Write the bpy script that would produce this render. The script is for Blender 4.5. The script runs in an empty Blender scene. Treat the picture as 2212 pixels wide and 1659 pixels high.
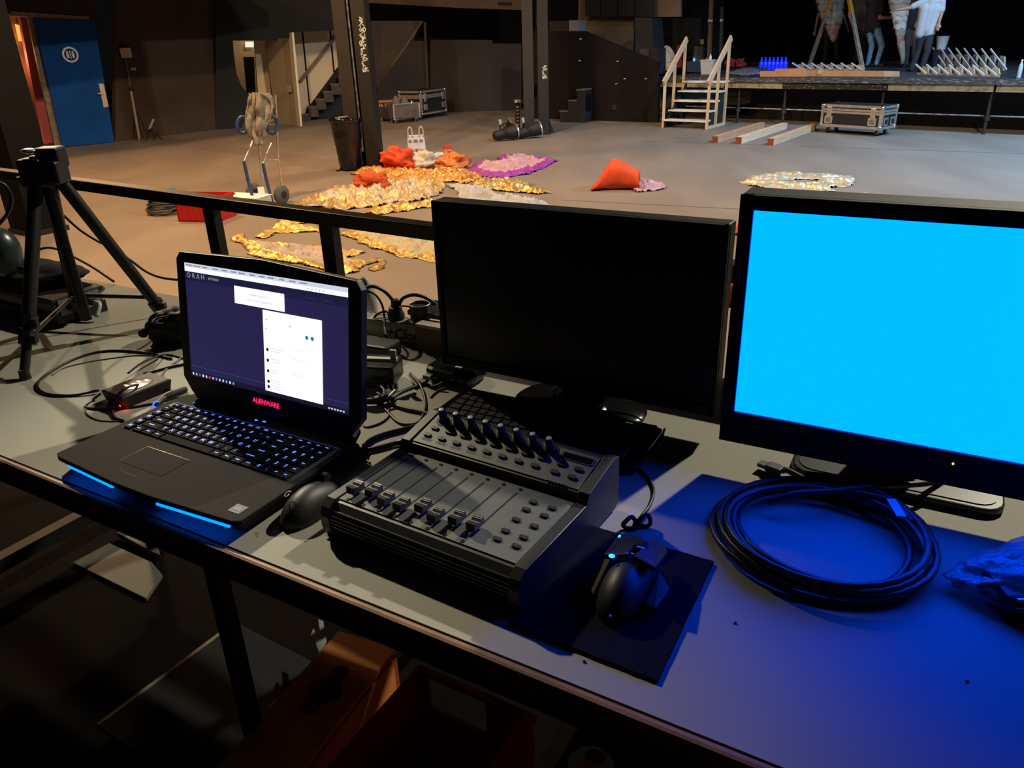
import bpy, bmesh, math, random
import numpy as np
from mathutils import Vector, Matrix

# ---------------------------------------------------------------- camera, world, lights, exposure
scene = bpy.context.scene
COL = scene.collection
FPX, IW, IH, EYE = 1660.0, 2212.0, 1659.0, 2.0
PITCH, ROLL = math.radians(24.3), math.radians(-2.0)
_fw = Vector((0, math.cos(PITCH), -math.sin(PITCH)))
_u0 = Vector((0, math.sin(PITCH), math.cos(PITCH)))
_r0 = Vector((1, 0, 0))
_rt = math.cos(ROLL) * _r0 + math.sin(ROLL) * _u0
_up = math.cos(ROLL) * _u0 - math.sin(ROLL) * _r0
cam_data = bpy.data.cameras.new('camera')
cam_data.sensor_width = 36.0
cam_data.lens = FPX / IW * 36.0
cam_data.clip_start = 0.02
cam_data.clip_end = 200
cam = bpy.data.objects.new('camera', cam_data)
COL.objects.link(cam)
cam.matrix_world = Matrix(((_rt.x, _up.x, -_fw.x, 0), (_rt.y, _up.y, -_fw.y, 0), (_rt.z, _up.z, -_fw.z, EYE), (0, 0, 0, 1)))
scene.camera = cam

world = bpy.data.worlds.new('dark_hall')
scene.world = world
world.use_nodes = True
world.node_tree.nodes['Background'].inputs[0].default_value = (0.5, 0.45, 0.5, 1)
world.node_tree.nodes['Background'].inputs[1].default_value = 0.006

vs = scene.view_settings
vs.view_transform = 'Standard'
vs.look = 'None'
vs.gamma = 1
vs.exposure = 0.0
vs.use_curve_mapping = False
if hasattr(scene, 'cycles'):
    scene.cycles.max_bounces = 8
    scene.cycles.diffuse_bounces = 3
    scene.cycles.glossy_bounces = 3

def lamp(name, kind, loc, target, color, power, size=0.3, spot=None, blend=0.4):
    d = bpy.data.lights.new(name, kind)
    d.color = color
    d.energy = power
    if kind == 'AREA':
        d.shape = 'DISK'
        d.size = size
    else:
        d.shadow_soft_size = size
    if spot:
        d.spot_size = math.radians(spot)
        d.spot_blend = blend
    o = bpy.data.objects.new(name, d)
    COL.objects.link(o)
    o.location = loc
    o.rotation_euler = (Vector(target) - Vector(loc)).to_track_quat('-Z', 'Y').to_euler()
    return o

WARM = (1.0, 0.56, 0.22)
NEUT = (1.0, 0.80, 0.56)
COOL = (0.62, 0.82, 1.0)
lamp('hall_lamp_warm', 'SPOT', (-4.1, 7.5, 6.6), (-4.3, 9.0, 0), (1.0, 0.63, 0.32), 2350, 0.10, 130, 0.25)
lamp('desk_fill_beam', 'SPOT', (-4.1, 7.5, 6.6), (-0.40, 1.02, 1.37), (1.0, 0.86, 0.60), 2900, 0.10, 8.0, 1.0)  # added narrow beam, shaped so the desk light fades towards the right
lamp('hall_lamp_centre', 'SPOT', (5.4, 6.2, 7.4), (3.2, 7.4, 0), (1.0, 0.92, 0.70), 3000, 0.14, 150, 0.5)
lamp('hall_lamp_far', 'SPOT', (-6.3, 12.5, 6.8), (-5.8, 13.0, 0), (1.0, 0.54, 0.22), 1900, 0.3, 150, 0.6)
lamp('hall_lamp_mid', 'SPOT', (-0.5, 15.0, 7.0), (-0.2, 16.5, 0), (1.0, 0.70, 0.42), 1100, 0.4, 150, 0.6)
lamp('stage_flood_lamp', 'SPOT', (10.5, 11.0, 6.5), (8.2, 13.5, 0.0), (0.25, 0.57, 1.0), 5700, 0.4, 112, 0.8)
lamp('stage_fill', 'SPOT', (8.6, 14.2, 6.6), (11.6, 20.0, 1.6), (0.82, 0.92, 1.0), 620, 0.3, 60, 0.8)  # added fill light, only there to brighten the people on stage

# ---------------------------------------------------------------- helpers
Z = Vector((0, 0, 1))

def ray(px, py):
    return _fw * FPX + _rt * (px - IW / 2) - _up * (py - IH / 2)

def at(px, py, z):
    d = ray(px, py)
    t = (z - EYE) / d.z
    return Vector((d.x * t, d.y * t, z))

def over(px, py, base):
    """height of a point that stands plumb over (or as far away as) base"""
    d = ray(px, py)
    t = math.hypot(base[0], base[1]) / math.hypot(d.x, d.y)
    return Vector((d.x * t, d.y * t, EYE + d.z * t))

class Plumb:
    """a vertical plane through two points of the ground plan"""
    def __init__(s, p0, p1):
        s.p = Vector((p0[0], p0[1], 0))
        s.u = (Vector((p1[0], p1[1], 0)) - s.p).normalized()
        s.n = Vector((-s.u.y, s.u.x, 0))
        if s.n.dot(s.p) < 0:
            s.n = -s.n
    def __call__(s, px, py):
        d = ray(px, py)
        t = (s.p - Vector((0, 0, EYE))).dot(s.n) / d.dot(s.n)
        return Vector((0, 0, EYE)) + d * t
    def back(s, dist):
        q = Plumb(s.p + s.n * dist, s.p + s.n * dist + s.u)
        return q

def lin(r, g, b):
    f = lambda c: (c / 255 / 12.92) if c / 255 <= 0.04045 else ((c / 255 + 0.055) / 1.055) ** 2.4
    return (f(r), f(g), f(b), 1.0)

MATS = {}
def mat(name, col, rough=0.6, metal=0.0, var=0.0, scale=8.0, bump=0.0, bscale=60.0, emit=None, estr=0.0, col2=None, stretch=None, spec=0.5, trans=0.0, sheen=0.0, lo=0.35, hi=0.65, alpha=1.0, coat=0.0):
    if name in MATS:
        return MATS[name]
    m = bpy.data.materials.new(name)
    m.use_nodes = True
    nt = m.node_tree
    N, L = nt.nodes, nt.links
    b = N['Principled BSDF']
    col = tuple(col[:3]) + (1,)
    b.inputs['Base Color'].default_value = col
    b.inputs['Roughness'].default_value = rough
    b.inputs['Metallic'].default_value = metal
    b.inputs['Specular IOR Level'].default_value = spec
    b.inputs['Transmission Weight'].default_value = trans
    b.inputs['Alpha'].default_value = alpha
    b.inputs['Coat Weight'].default_value = coat
    if sheen:
        b.inputs['Sheen Weight'].default_value = sheen
    if emit is not None:
        b.inputs['Emission Color'].default_value = tuple(emit[:3]) + (1,)
        b.inputs['Emission Strength'].default_value = estr
    if var or col2 is not None or bump:
        tc = N.new('ShaderNodeTexCoord')
        mp = N.new('ShaderNodeMapping')
        L.new(tc.outputs['Object'], mp.inputs['Vector'])
        if stretch:
            mp.inputs['Scale'].default_value = stretch
    if var or col2 is not None:
        nz = N.new('ShaderNodeTexNoise')
        nz.inputs['Scale'].default_value = scale
        nz.inputs['Detail'].default_value = 5
        L.new(mp.outputs[0], nz.inputs['Vector'])
        cr = N.new('ShaderNodeValToRGB')
        c2 = tuple(col2[:3]) + (1,) if col2 is not None else tuple(min(1, c * (1 + var)) for c in col[:3]) + (1,)
        c1 = col if col2 is not None else tuple(c * (1 - var) for c in col[:3]) + (1,)
        cr.color_ramp.elements[0].position = lo
        cr.color_ramp.elements[0].color = c1
        cr.color_ramp.elements[1].position = hi
        cr.color_ramp.elements[1].color = c2
        L.new(nz.outputs['Fac'], cr.inputs[0])
        L.new(cr.outputs[0], b.inputs['Base Color'])
    if bump:
        nb = N.new('ShaderNodeTexNoise')
        nb.inputs['Scale'].default_value = bscale
        nb.inputs['Detail'].default_value = 4
        L.new(mp.outputs[0], nb.inputs['Vector'])
        bp = N.new('ShaderNodeBump')
        bp.inputs['Strength'].default_value = bump
        bp.inputs['Distance'].default_value = 0.01
        L.new(nb.outputs['Fac'], bp.inputs['Height'])
        L.new(bp.outputs[0], b.inputs['Normal'])
    MATS[name] = m
    return m

def glow(name, col, strength):
    return mat(name, (0.01, 0.01, 0.01), 0.5, emit=col, estr=strength)

def smooth_path(pts, sub=8, closed=False):
    P = [Vector(p) for p in pts]
    n = len(P)
    out = []
    rng = range(n) if closed else range(n - 1)
    for i in rng:
        p1, p2 = P[i], P[(i + 1) % n]
        p0 = P[i - 1] if (i > 0 or closed) else p1 * 2 - p2
        p3 = P[(i + 2) % n] if (i + 2 < n or closed) else p2 * 2 - p1
        for k in range(sub):
            t = k / sub
            out.append(0.5 * ((2 * p1) + (p2 - p0) * t + (2 * p0 - 5 * p1 + 4 * p2 - p3) * t * t + (3 * p1 - p0 - 3 * p2 + p3) * t ** 3))
    if not closed:
        out.append(P[-1])
    return out

class MB:
    def __init__(s, M=None):
        s.v, s.f, s.M = [], [], M
    def add(s, vs, fs):
        b = len(s.v)
        s.v += [(s.M @ Vector(p)) if s.M else Vector(p) for p in vs]
        s.f += [tuple(i + b for i in f) for f in fs]
        return s
    def box(s, c, d, R=None):
        hx, hy, hz = d[0] / 2, d[1] / 2, d[2] / 2
        vs = [Vector((x, y, z)) for z in (-hz, hz) for x, y in ((-hx, -hy), (hx, -hy), (hx, hy), (-hx, hy))]
        if R is not None:
            vs = [R @ v for v in vs]
        vs = [v + Vector(c) for v in vs]
        return s.add(vs, [(3, 2, 1, 0), (4, 5, 6, 7), (0, 1, 5, 4), (1, 2, 6, 5), (2, 3, 7, 6), (3, 0, 4, 7)])
    def bar(s, p0, p1, w, h, up=Z):
        p0, p1 = Vector(p0), Vector(p1)
        d = (p1 - p0).normalized()
        up = Vector(up)
        if abs(d.dot(up)) > 0.98:
            up = Vector((0, 1, 0))
        x = d.cross(up).normalized()
        y = x.cross(d)
        vs = [p + x * a * w / 2 + y * b * h / 2 for p in (p0, p1) for a, b in ((-1, -1), (1, -1), (1, 1), (-1, 1))]
        return s.add(vs, [(3, 2, 1, 0), (4, 5, 6, 7), (0, 1, 5, 4), (1, 2, 6, 5), (2, 3, 7, 6), (3, 0, 4, 7)])
    def rings(s, rings, cap=True, closed=False):
        n = len(rings[0])
        vs = [p for r in rings for p in r]
        fs = []
        m = len(rings)
        for i in range(m if closed else m - 1):
            j = (i + 1) % m
            for k in range(n):
                k2 = (k + 1) % n
                fs.append((i * n + k, i * n + k2, j * n + k2, j * n + k))
        if cap and not closed:
            fs.append(tuple(range(n - 1, -1, -1)))
            fs.append(tuple((m - 1) * n + k for k in range(n)))
        return s.add(vs, fs)
    def tube(s, pts, r, n=7, closed=False, cap=True):
        pts = [Vector(p) for p in pts]
        m = len(pts)
        rr = r if isinstance(r, (list, tuple)) else [r] * m
        ref = None
        R = []
        for i, p in enumerate(pts):
            a = pts[i - 1] if (i or closed) else p
            b = pts[(i + 1) % m] if (i < m - 1 or closed) else p
            d = (b - a)
            d = d.normalized() if d.length > 1e-9 else Vector((0, 0, 1))
            if ref is None:
                ref = Vector((0, 0, 1)) if abs(d.z) < 0.9 else Vector((1, 0, 0))
            x = d.cross(ref).normalized()
            ref = x.cross(d).normalized()
            R.append([p + (x * math.cos(2 * math.pi * k / n) + ref * math.sin(2 * math.pi * k / n)) * rr[i] for k in range(n)])
        return s.rings(R, cap, closed)
    def cyl(s, p0, p1, r0, r1=None, n=16, cap=True):
        return s.tube([p0, p1], [r0, r0 if r1 is None else r1], n, cap=cap)
    def lathe(s, prof, n=24, c=(0, 0, 0), cap=True, sx=1, sy=1):
        c = Vector(c)
        R = [[c + Vector((r * math.cos(2 * math.pi * k / n) * sx, r * math.sin(2 * math.pi * k / n) * sy, z)) for k in range(n)] for r, z in prof]
        return s.rings(R, cap)
    def prism(s, poly, a, b):
        """poly: list of 3D points, extruded from +a to +b (vectors)"""
        a, b = Vector(a), Vector(b)
        P = [Vector(p) for p in poly]
        n = len(P)
        vs = [p + a for p in P] + [p + b for p in P]
        fs = [tuple(range(n)), tuple(range(2 * n - 1, n - 1, -1))] + [(i, i + n, (i + 1) % n + n, (i + 1) % n) for i in range(n)]
        return s.add(vs, fs)
    def flat(s, poly, z0, z1):
        return s.prism([(p[0], p[1], 0) for p in poly], (0, 0, z0), (0, 0, z1))
    def ball(s, c, r, n=12, m=8):
        c = Vector(c)
        r = (r, r, r) if isinstance(r, (int, float)) else r
        vs = [c + Vector((0, 0, -r[2]))]
        for i in range(1, m):
            t = -math.pi / 2 + math.pi * i / m
            vs += [c + Vector((math.cos(t) * math.cos(2 * math.pi * k / n) * r[0], math.cos(t) * math.sin(2 * math.pi * k / n) * r[1], math.sin(t) * r[2])) for k in range(n)]
        vs.append(c + Vector((0, 0, r[2])))
        fs = [(0, 1 + (k + 1) % n, 1 + k) for k in range(n)]
        for i in range(m - 2):
            for k in range(n):
                a = 1 + i * n
                fs.append((a + k, a + (k + 1) % n, a + n + (k + 1) % n, a + n + k))
        top = len(vs) - 1
        a = 1 + (m - 2) * n
        fs += [(a + k, a + (k + 1) % n, top) for k in range(n)]
        return s.add(vs, fs)
    def quad(s, a, b, c, d):
        return s.add([a, b, c, d], [(0, 1, 2, 3)])
    def rrect(s, w, d, r, z0, z1, c=(0, 0), n=4, rz=0.0):
        pts = []
        for cx, cy, a0 in ((w / 2 - r, d / 2 - r, 0), (-w / 2 + r, d / 2 - r, 90), (-w / 2 + r, -d / 2 + r, 180), (w / 2 - r, -d / 2 + r, 270)):
            for k in range(n + 1):
                a = math.radians(a0 + 90 * k / n)
                x, y = cx + r * math.cos(a), cy + r * math.sin(a)
                pts.append((c[0] + x * math.cos(rz) - y * math.sin(rz), c[1] + x * math.sin(rz) + y * math.cos(rz)))
        return s.flat(pts, z0, z1)
    def data(s, name, recalc=True):
        me = bpy.data.meshes.new(name)
        me.from_pydata([tuple(v) for v in s.v], [], s.f)
        if recalc:
            bm = bmesh.new()
            bm.from_mesh(me)
            bmesh.ops.recalc_face_normals(bm, faces=bm.faces)
            bm.to_mesh(me)
            bm.free()
        me.update()
        return me
    def build(s, name, material, parent=None, smooth=None, bevel=0.0, recalc=True, at_base=True):
        off = Vector((0, 0, 0))
        if parent is None and at_base and s.v:
            xs, ys, zs = zip(*[tuple(v) for v in s.v])
            off = Vector(((min(xs) + max(xs)) / 2, (min(ys) + max(ys)) / 2, min(zs)))
            s.v = [v - off for v in s.v]
        me = s.data(name, recalc)
        if material:
            me.materials.append(material)
        if smooth is not None:
            me.shade_smooth()
            if smooth < 180:
                me.set_sharp_from_angle(angle=math.radians(smooth))
        o = bpy.data.objects.new(name, me)
        COL.objects.link(o)
        o.location = off
        if parent is not None:
            o.parent = parent
        if bevel:
            md = o.modifiers.new('bevel', 'BEVEL')
            md.width = bevel
            md.segments = 2
            md.limit_method = 'ANGLE'
            md.angle_limit = math.radians(40)
        return o

def tag(o, label, cat, group=None):
    o['label'] = label
    o['category'] = cat
    if group:
        o['group'] = group
    return o

def thing(name, label, cat, loc=(0, 0, 0), rotz=0.0, group=None):
    o = bpy.data.objects.new(name, None)
    o.empty_display_size = 0.05
    COL.objects.link(o)
    o.location = loc
    o.rotation_euler = (0, 0, rotz)
    return tag(o, label, cat, group)

def struct(o):
    o['kind'] = 'structure'
    return o

def share(name, me, parent, loc=(0, 0, 0), rot=(0, 0, 0), scale=(1, 1, 1)):
    o = bpy.data.objects.new(name, me)
    COL.objects.link(o)
    o.parent = parent
    o.location = loc
    o.rotation_euler = rot
    o.scale = scale
    return o

def words_mesh(text, size, M, mb, shear=0.0, spacing=1.0, thick=0.0):
    """flat lettering: the glyph outlines of text added to mb, mapped by M from the xy plane"""
    cu = bpy.data.curves.new('lettering', 'FONT')
    cu.body = text
    cu.size = size
    cu.align_x = 'CENTER'
    cu.align_y = 'CENTER'
    cu.shear = shear
    cu.space_character = spacing
    cu.resolution_u = 2
    if thick:
        cu.offset = thick
    ob = bpy.data.objects.new('lettering', cu)
    COL.objects.link(ob)
    dg = bpy.context.evaluated_depsgraph_get()
    me = bpy.data.meshes.new_from_object(ob.evaluated_get(dg))
    mb.add([M @ v.co for v in me.vertices], [tuple(p.vertices) for p in me.polygons])
    COL.objects.unlink(ob)
    bpy.data.objects.remove(ob)
    bpy.data.curves.remove(cu)
    bpy.data.meshes.remove(me)

def frame(o, x, y):
    """matrix with origin o, x and y axes"""
    x = Vector(x).normalized()
    y = Vector(y)
    z = x.cross(y).normalized()
    y = z.cross(x)
    return Matrix(((x.x, y.x, z.x, o[0]), (x.y, y.y, z.y, o[1]), (x.z, y.z, z.z, o[2]), (0, 0, 0, 1)))

def yawmat(o, a):
    return Matrix.Translation(Vector(o)) @ Matrix.Rotation(a, 4, 'Z')
# ---------------------------------------------------------------- materials
M_floor = mat('hall_vinyl', (0.175, 0.138, 0.108), 0.6, col2=(0.215, 0.172, 0.138), scale=1.3, bump=0.03, bscale=14, stretch=(1.0, 0.35, 1))
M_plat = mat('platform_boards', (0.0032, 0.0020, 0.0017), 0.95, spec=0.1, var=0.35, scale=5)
M_black = mat('black_paint', (0.010, 0.009, 0.009), 0.7, var=0.2, scale=3)
M_brownwall = mat('dark_brown_paint', (0.019, 0.0138, 0.0115), 0.75, var=0.18, scale=1.6)
M_brownwall2 = mat('brown_board', (0.060, 0.043, 0.031), 0.75, var=0.15, scale=1.2)
M_tan = mat('tan_board', (0.17, 0.11, 0.065), 0.75, var=0.10, scale=1.5)
M_cream = mat('cream_panel', (0.62, 0.50, 0.34), 0.7, var=0.05, scale=2)
M_iron = mat('black_iron', (0.0035, 0.0032, 0.0035), 0.65, var=0.3, scale=6, bump=0.05, bscale=30)
M_iron2 = mat('brown_iron', (0.014, 0.0095, 0.0075), 0.65, var=0.2, scale=4)
M_pine = mat('pine_wood', (0.56, 0.36, 0.19), 0.6, col2=(0.66, 0.45, 0.26), scale=5, stretch=(6, 6, 0.6))
M_pinewhite = mat('pale_tread', (0.62, 0.60, 0.56), 0.6, var=0.08, scale=6)
M_alu = mat('brushed_aluminium', (0.70, 0.66, 0.60), 0.38, 0.9, var=0.1, scale=20)
M_chrome = mat('chrome', (0.75, 0.75, 0.76), 0.18, 1.0)
M_blackplastic = mat('black_plastic', (0.008, 0.008, 0.009), 0.45)
M_mattblack = mat('matt_black', (0.006, 0.006, 0.007), 0.8)
M_glossblack = mat('gloss_black', (0.006, 0.006, 0.008), 0.12)
M_rubber = mat('black_rubber', (0.010, 0.010, 0.011), 0.55)
M_white = mat('white_paint', (0.80, 0.78, 0.74), 0.6)

# ---------------------------------------------------------------- the setting
mb = MB(); mb.box((0, 17, -0.05), (70, 60, 0.1))
fl_o = struct(mb.build('floor', M_floor))
for a_, b_ in ((at(1390, 305, 0), at(2260, 334, 0)), (at(1210, 432, 0), at(1600, 452, 0))):
    MB().bar(a_ - fl_o.location + Vector((0, 0, 0.0012)), b_ - fl_o.location + Vector((0, 0, 0.0012)), 0.02, 0.0024).build('floor_seam', mat('seam_dark', (0.09, 0.075, 0.062), 0.7), fl_o)

ra, rb = at(0, 365, 1.55), at(937, 484, 1.55)          # the railing line
ru = (rb - ra); ru.z = 0; ru.normalize()
rn = Vector((-ru.y, ru.x, 0))                            # towards the hall
ZP = 0.62
def rp(s, d, z):
    p = ra + ru * s + rn * d
    return Vector((p.x, p.y, z))
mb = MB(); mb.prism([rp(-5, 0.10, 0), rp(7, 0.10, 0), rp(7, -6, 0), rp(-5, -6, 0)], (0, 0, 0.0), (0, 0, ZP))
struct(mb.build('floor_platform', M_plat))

def slab(name, plane, px, thick, m, parent=None, smooth=None, bevel=0.0):
    P = [plane(*p) for p in px]
    for p in P:
        if p.z < 0.03 and p.z > -0.6 and parent is None:
            p.z = 0.0
    return MB().prism(P, (0, 0, 0), plane.n * thick).build(name, m, parent, smooth, bevel)

# walls on the far left
LW = Plumb(at(247, 307, 0), at(466, 280, 0))
DW = Plumb(at(134, 318, 0), at(247, 307, 0))
NB = Plumb(at(466, 280, 0), at(735, 262, 0))
struct(slab('wall_left', LW, [(249, -220), (470, -220), (470, 279.5), (249, 306.5)], 0.15, mat('left_wall_brown', (0.060, 0.040, 0.028), 0.8, var=0.15, scale=1.5, spec=0.2)))
struct(slab('wall_left_doorway', DW, [(-420, -220), (247, -220), (210, 44), (24, 30), (-420, 10)], 0.12, M_black))
w = struct(slab('wall_back_left', NB, [(466, -220), (760, -220), (760, 62), (722, 66), (624, 70), (622, 87), (503, 88), (505, 115), (511, 160), (522, 186), (540, 207), (535, 235), (522, 276), (466, 280)], 0.10, M_mattblack))

# doorway on the far left, with the blue door
dr = struct(slab('trim_doorway', DW, [(58, 30), (76, 32), (137, 317.5), (119, 319)], 0.14, mat('worn_jamb', (0.20, 0.15, 0.11), 0.7, var=0.3, scale=12)))
slab('lintel', DW.back(-0.03), [(22, 24), (192, 36), (194, 45), (24, 34)], 0.16, mat('worn_jamb', (0, 0, 0)), None)
lt = bpy.data.objects['lintel']; lt.parent = dr; lt.matrix_parent_inverse = Matrix.Translation(-dr.location)
pinkw = struct(slab('wall_corridor_pink', DW.back(0.5), [(40, 20), (62, 20), (128, 305), (94, 312)], 0.3, mat('pink_paint', (0.55, 0.13, 0.14), 0.7, var=0.1, scale=2)))
struct(slab('wall_corridor_back', DW.back(1.4), [(-320, -20), (66, -20), (110, 300), (-320, 330)], 0.1, mat('corridor_brown', (0.30, 0.13, 0.07), 0.7, var=0.5, scale=2.5)))
wl = tag(slab('wall_lamp', DW.back(1.30), [(33, 52), (48, 56), (54, 89), (41, 89)], 0.06, glow('amber_glass', (1.0, 0.38, 0.06), 1.4)), 'glowing amber wall lamp in the corridor behind the blue door', 'lamp')
p = DW.back(0.95)(20, 120)
lamp('corridor_bulb', 'POINT', p, p + Vector((0, 0, -1)), (1, 0.45, 0.2), 22, 0.15)

bp0, bp1 = at(134, 318, 0), at(247, 307, 0)
bd = struct(bpy.data.objects.new('door_1', None)); COL.objects.link(bd); bd.location = bp0
dwv = DW.back(-0.10)
def dpart(name, px, thick, m, bevel=0, pl=dwv):
    P = [pl(*q) - bp0 for q in px]
    return MB().prism(P, (0, 0, 0), pl.n * thick).build(name, m, bd, None, bevel)
dpart('door_leaf', [(73, 40), (203, 46), (247.5, 307), (134.5, 317)], 0.06, mat('blue_paint', (0.0018, 0.060, 0.26), 0.7, spec=0.15, var=0.12, scale=2))
hpl = dwv.back(-0.02)
dpart('handle_plate', [(213, 180), (224, 181), (235, 231), (224, 232)], 0.02, M_cream, 0.004, hpl)
hh = hpl.back(-0.05)
MB().bar(hh(221, 202) - bp0, hh(211, 202) - bp0, 0.04, 0.03).bar(hh(222, 202) - bp0, hpl(222, 202) - bp0, 0.03, 0.03).build('door_lever', M_cream, bd)
sc_ = hpl(152, 118); F = frame(sc_ - bp0, -DW.u if DW.u.x < 0 else DW.u, Z)
m = MB(F); r1, r0 = 0.165, 0.125
m.add([Vector((r * math.cos(2 * math.pi * k / 32), r * math.sin(2 * math.pi * k / 32), 0.002)) for k in range(32) for r in (r1, r0)], [(2 * k, 2 * k + 1, (2 * k + 3) % 64, (2 * k + 2) % 64) for k in range(32)])
for sx in (-0.055, 0.055):
    m.add([Vector((sx + 0.022 * math.cos(k * math.pi / 5), 0.055 + 0.022 * math.sin(k * math.pi / 5), 0.002)) for k in range(10)], [tuple(range(10))])
    m.quad((sx - 0.03, 0.025, 0.002), (sx + 0.03, 0.025, 0.002), (sx + 0.02, -0.07, 0.002), (sx - 0.02, -0.07, 0.002))
m.quad((-0.008, -0.08, 0.002), (0.008, -0.08, 0.002), (0.008, 0.08, 0.002), (-0.008, 0.08, 0.002))
m.build('sign', M_white, bd, recalc=False)

# lit stairwell behind the back wall
struct(slab('wall_stairwell_far', NB.back(4.0), [(470, 60), (575, 60), (590, 262), (470, 262)], 0.1, M_cream))
sb = Plumb(at(655, 266, 0), at(770, 259, 0)).back(0.9)
wn = struct(slab('wall_stairwell', sb.back(0.06), [(545, 40), (790, 30), (790, 262), (560, 262)], 0.06, M_mattblack))
wo = wn.location
def wpart(name, px, m, pl=sb, th=0.05):
    P = [pl(*q) - wo for q in px]
    return MB().prism(P, (0, 0, 0), pl.n * th).build(name, m, wn)
for q in ([(548, 70), (569, 70), (594, 264), (562, 264)], [(632, 66), (651, 66), (667, 228), (650, 262), (642, 262)], [(655, 66), (711, 66), (720, 158), (670, 226)], [(715, 66), (770, 66), (770, 100), (723, 152)]):
    wpart('panel', q, M_cream)
lp = NB.back(0.6)
d2 = struct(slab('door_2', Plumb(at(597, 266, 0), at(641, 271, 0)), [(571, 84), (624, 82), (642, 271), (597, 266)], 0.05, M_cream))
d2o = d2.location
q = Plumb(at(597, 266, 0), at(641, 271, 0)).back(-0.06)
MB().prism([q(624, 70) - d2o, q(630, 70) - d2o, q(649, 274) - d2o, q(642, 274) - d2o], (0, 0, 0), q.n * 0.06).build('door_edge', mat('pale_edge', (0.75, 0.66, 0.5), 0.6), d2)
MB().box(q(626, 190) - d2o, (0.16, 0.04, 0.2)).build('lock_case', mat('worn_jamb', (0, 0, 0)), d2)

# stairs going up inside the stairwell
st0 = Plumb(at(655, 266, 0), at(770, 259, 0))
su, sn = st0.u.copy(), st0.n.copy()
if su.x < 0: su = -su
s0 = at(652, 262, 0) + sn * 0.05
stw = struct(bpy.data.objects.new('trim_stairwell_steps', None)); COL.objects.link(stw); stw.location = s0
M_step = mat('stair_step_brown', (0.055, 0.034, 0.024), 0.65, var=0.3, scale=6)
M_nose = mat('stair_nosing', (0.12, 0.08, 0.055), 0.6)
for k in range(8):
    o_ = su * (0.235 * k)
    MB().prism([o_, o_ + su * 0.26, o_ + su * 0.26 + sn * 0.8, o_ + sn * 0.8], (0, 0, max(0, 0.19 * k - 0.1)), (0, 0, 0.19 * (k + 1) - 0.03)).build('step', M_step, stw)
    MB().prism([o_ - su * 0.02, o_ + su * 0.26, o_ + su * 0.26 + sn * 0.8, o_ - su * 0.02 + sn * 0.8], (0, 0, 0.19 * (k + 1) - 0.03), (0, 0, 0.19 * (k + 1))).build('tread', M_nose, stw)
MB().bar(sb.back(-0.08)(648, 176) - s0, sb.back(-0.08)(728, 76) - s0, 0.05, 0.09).build('handrail', M_tan, stw)
p = (at(600, 262, 0) + at(680, 258, 0)) / 2 + sn * -0.2
lamp('stairwell_lamp', 'POINT', (p.x - 0.6, p.y + 0.9, 3.0), p, (1, 0.66, 0.34), 62, 0.25)
lf = NB.back(3.8)
tag(slab('strip_light', lf, [(530, 90), (548, 90), (548, 102), (530, 102)], 0.06, glow('strip_tube', (1.0, 0.85, 0.6), 1.0)), 'short bright ceiling light in the lit stairwell room', 'light')
tag(slab('tall_black_locker', NB.back(2.2), [(527, 123), (549, 123), (555, 262), (540, 262)], 0.4, M_black), 'tall narrow black locker standing in the lit stairwell room', 'locker')

# middle walls
MIDP = Plumb(at(965, 243, 0), at(1120, 238, 0))
struct(slab('wall_back', MIDP.back(5.0), [(660, -260), (1330, -260), (1330, 222), (660, 222)], 0.1, M_mattblack))
wm = struct(slab('wall_middle', MIDP, [(930, 86), (1064, 86), (1064, 94), (1126, 94), (1126, 238.5), (930, 245)], 0.08, M_brownwall))
struct(slab('wall_middle_crates', MIDP, [(818, 182), (889, 88), (917, 88), (927, 245), (812, 249)], 0.08, M_brownwall))
struct(slab('wall_middle_stair', MIDP.back(0.5), [(795, 45), (913, 45), (890, 92), (818, 192), (800, 192)], 0.06, M_brownwall2))
struct(slab('trim_handrail_middle', MIDP.back(0.42), [(911, 45), (914, 46), (820, 190), (816, 186)], 0.05, M_tan))
tag(slab('steel_post', MIDP.back(-0.05), [(915, 48), (920, 48), (926, 190), (921, 190)], 0.06, M_brownwall2), 'thin grey steel post against the dark middle wall', 'post')
struct(slab('trim_balcony', MIDP.back(1.6), [(440, -70), (1130, -70), (1130, 21.5), (1000, 17.5), (803, 6.5), (560, -3), (440, -3)], 0.25, M_tan))
struct(slab('trim_balcony_plate', MIDP.back(1.55), [(1076, 4), (1106, 5), (1106, 11), (1076, 10)], 0.05, M_black))
# left balcony: the deck that keeps the light off the upper left wall
bl = [LW.p + LW.u * -6, LW.p + LW.u * 3.3]
if LW.u.x < 0: bl.reverse()
mb = MB(); mb.prism([bl[0], bl[1], bl[1] - LW.n * 4.2, bl[0] - LW.n * 4.2], (0, 0, 3.3), (0, 0, 3.6))
struct(mb.build('ceiling_balcony_left', M_black))

# sloping partition with its small wall plates
SLP = Plumb(at(1182, 257, 0), at(1420, 265, 0))
ws = struct(slab('wall_partition', SLP, [(1150, 67), (1262, 67), (1350, 104), (1421, 134), (1421, 265), (1182, 257), (1150, 256)], 0.1, mat('partition_brown', (0.0075, 0.0055, 0.005), 0.85, spec=0.2, var=0.15, scale=2)))
for x, y in ((1255, 84), (1253, 131), (1335, 132), (1350, 170), (1396, 170), (1332, 181)):
    MB().box(SLP(x, y) - ws.location, (0.07, 0.02, 0.02)).build('wall_plate', M_alu, ws)
MB().box(SLP(1328, 232) - ws.location, (0.15, 0.05, 0.12)).box(SLP(1330, 233) - ws.location - SLP.n * 0.03, (0.05, 0.03, 0.05)).build('socket', M_glossblack, ws)
struct(slab('wall_tan', SLP.back(3.0), [(1250, -220), (1470, -220), (1470, 36), (1368, 37), (1364, 112), (1249, 112)], 0.1, M_tan))
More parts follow.
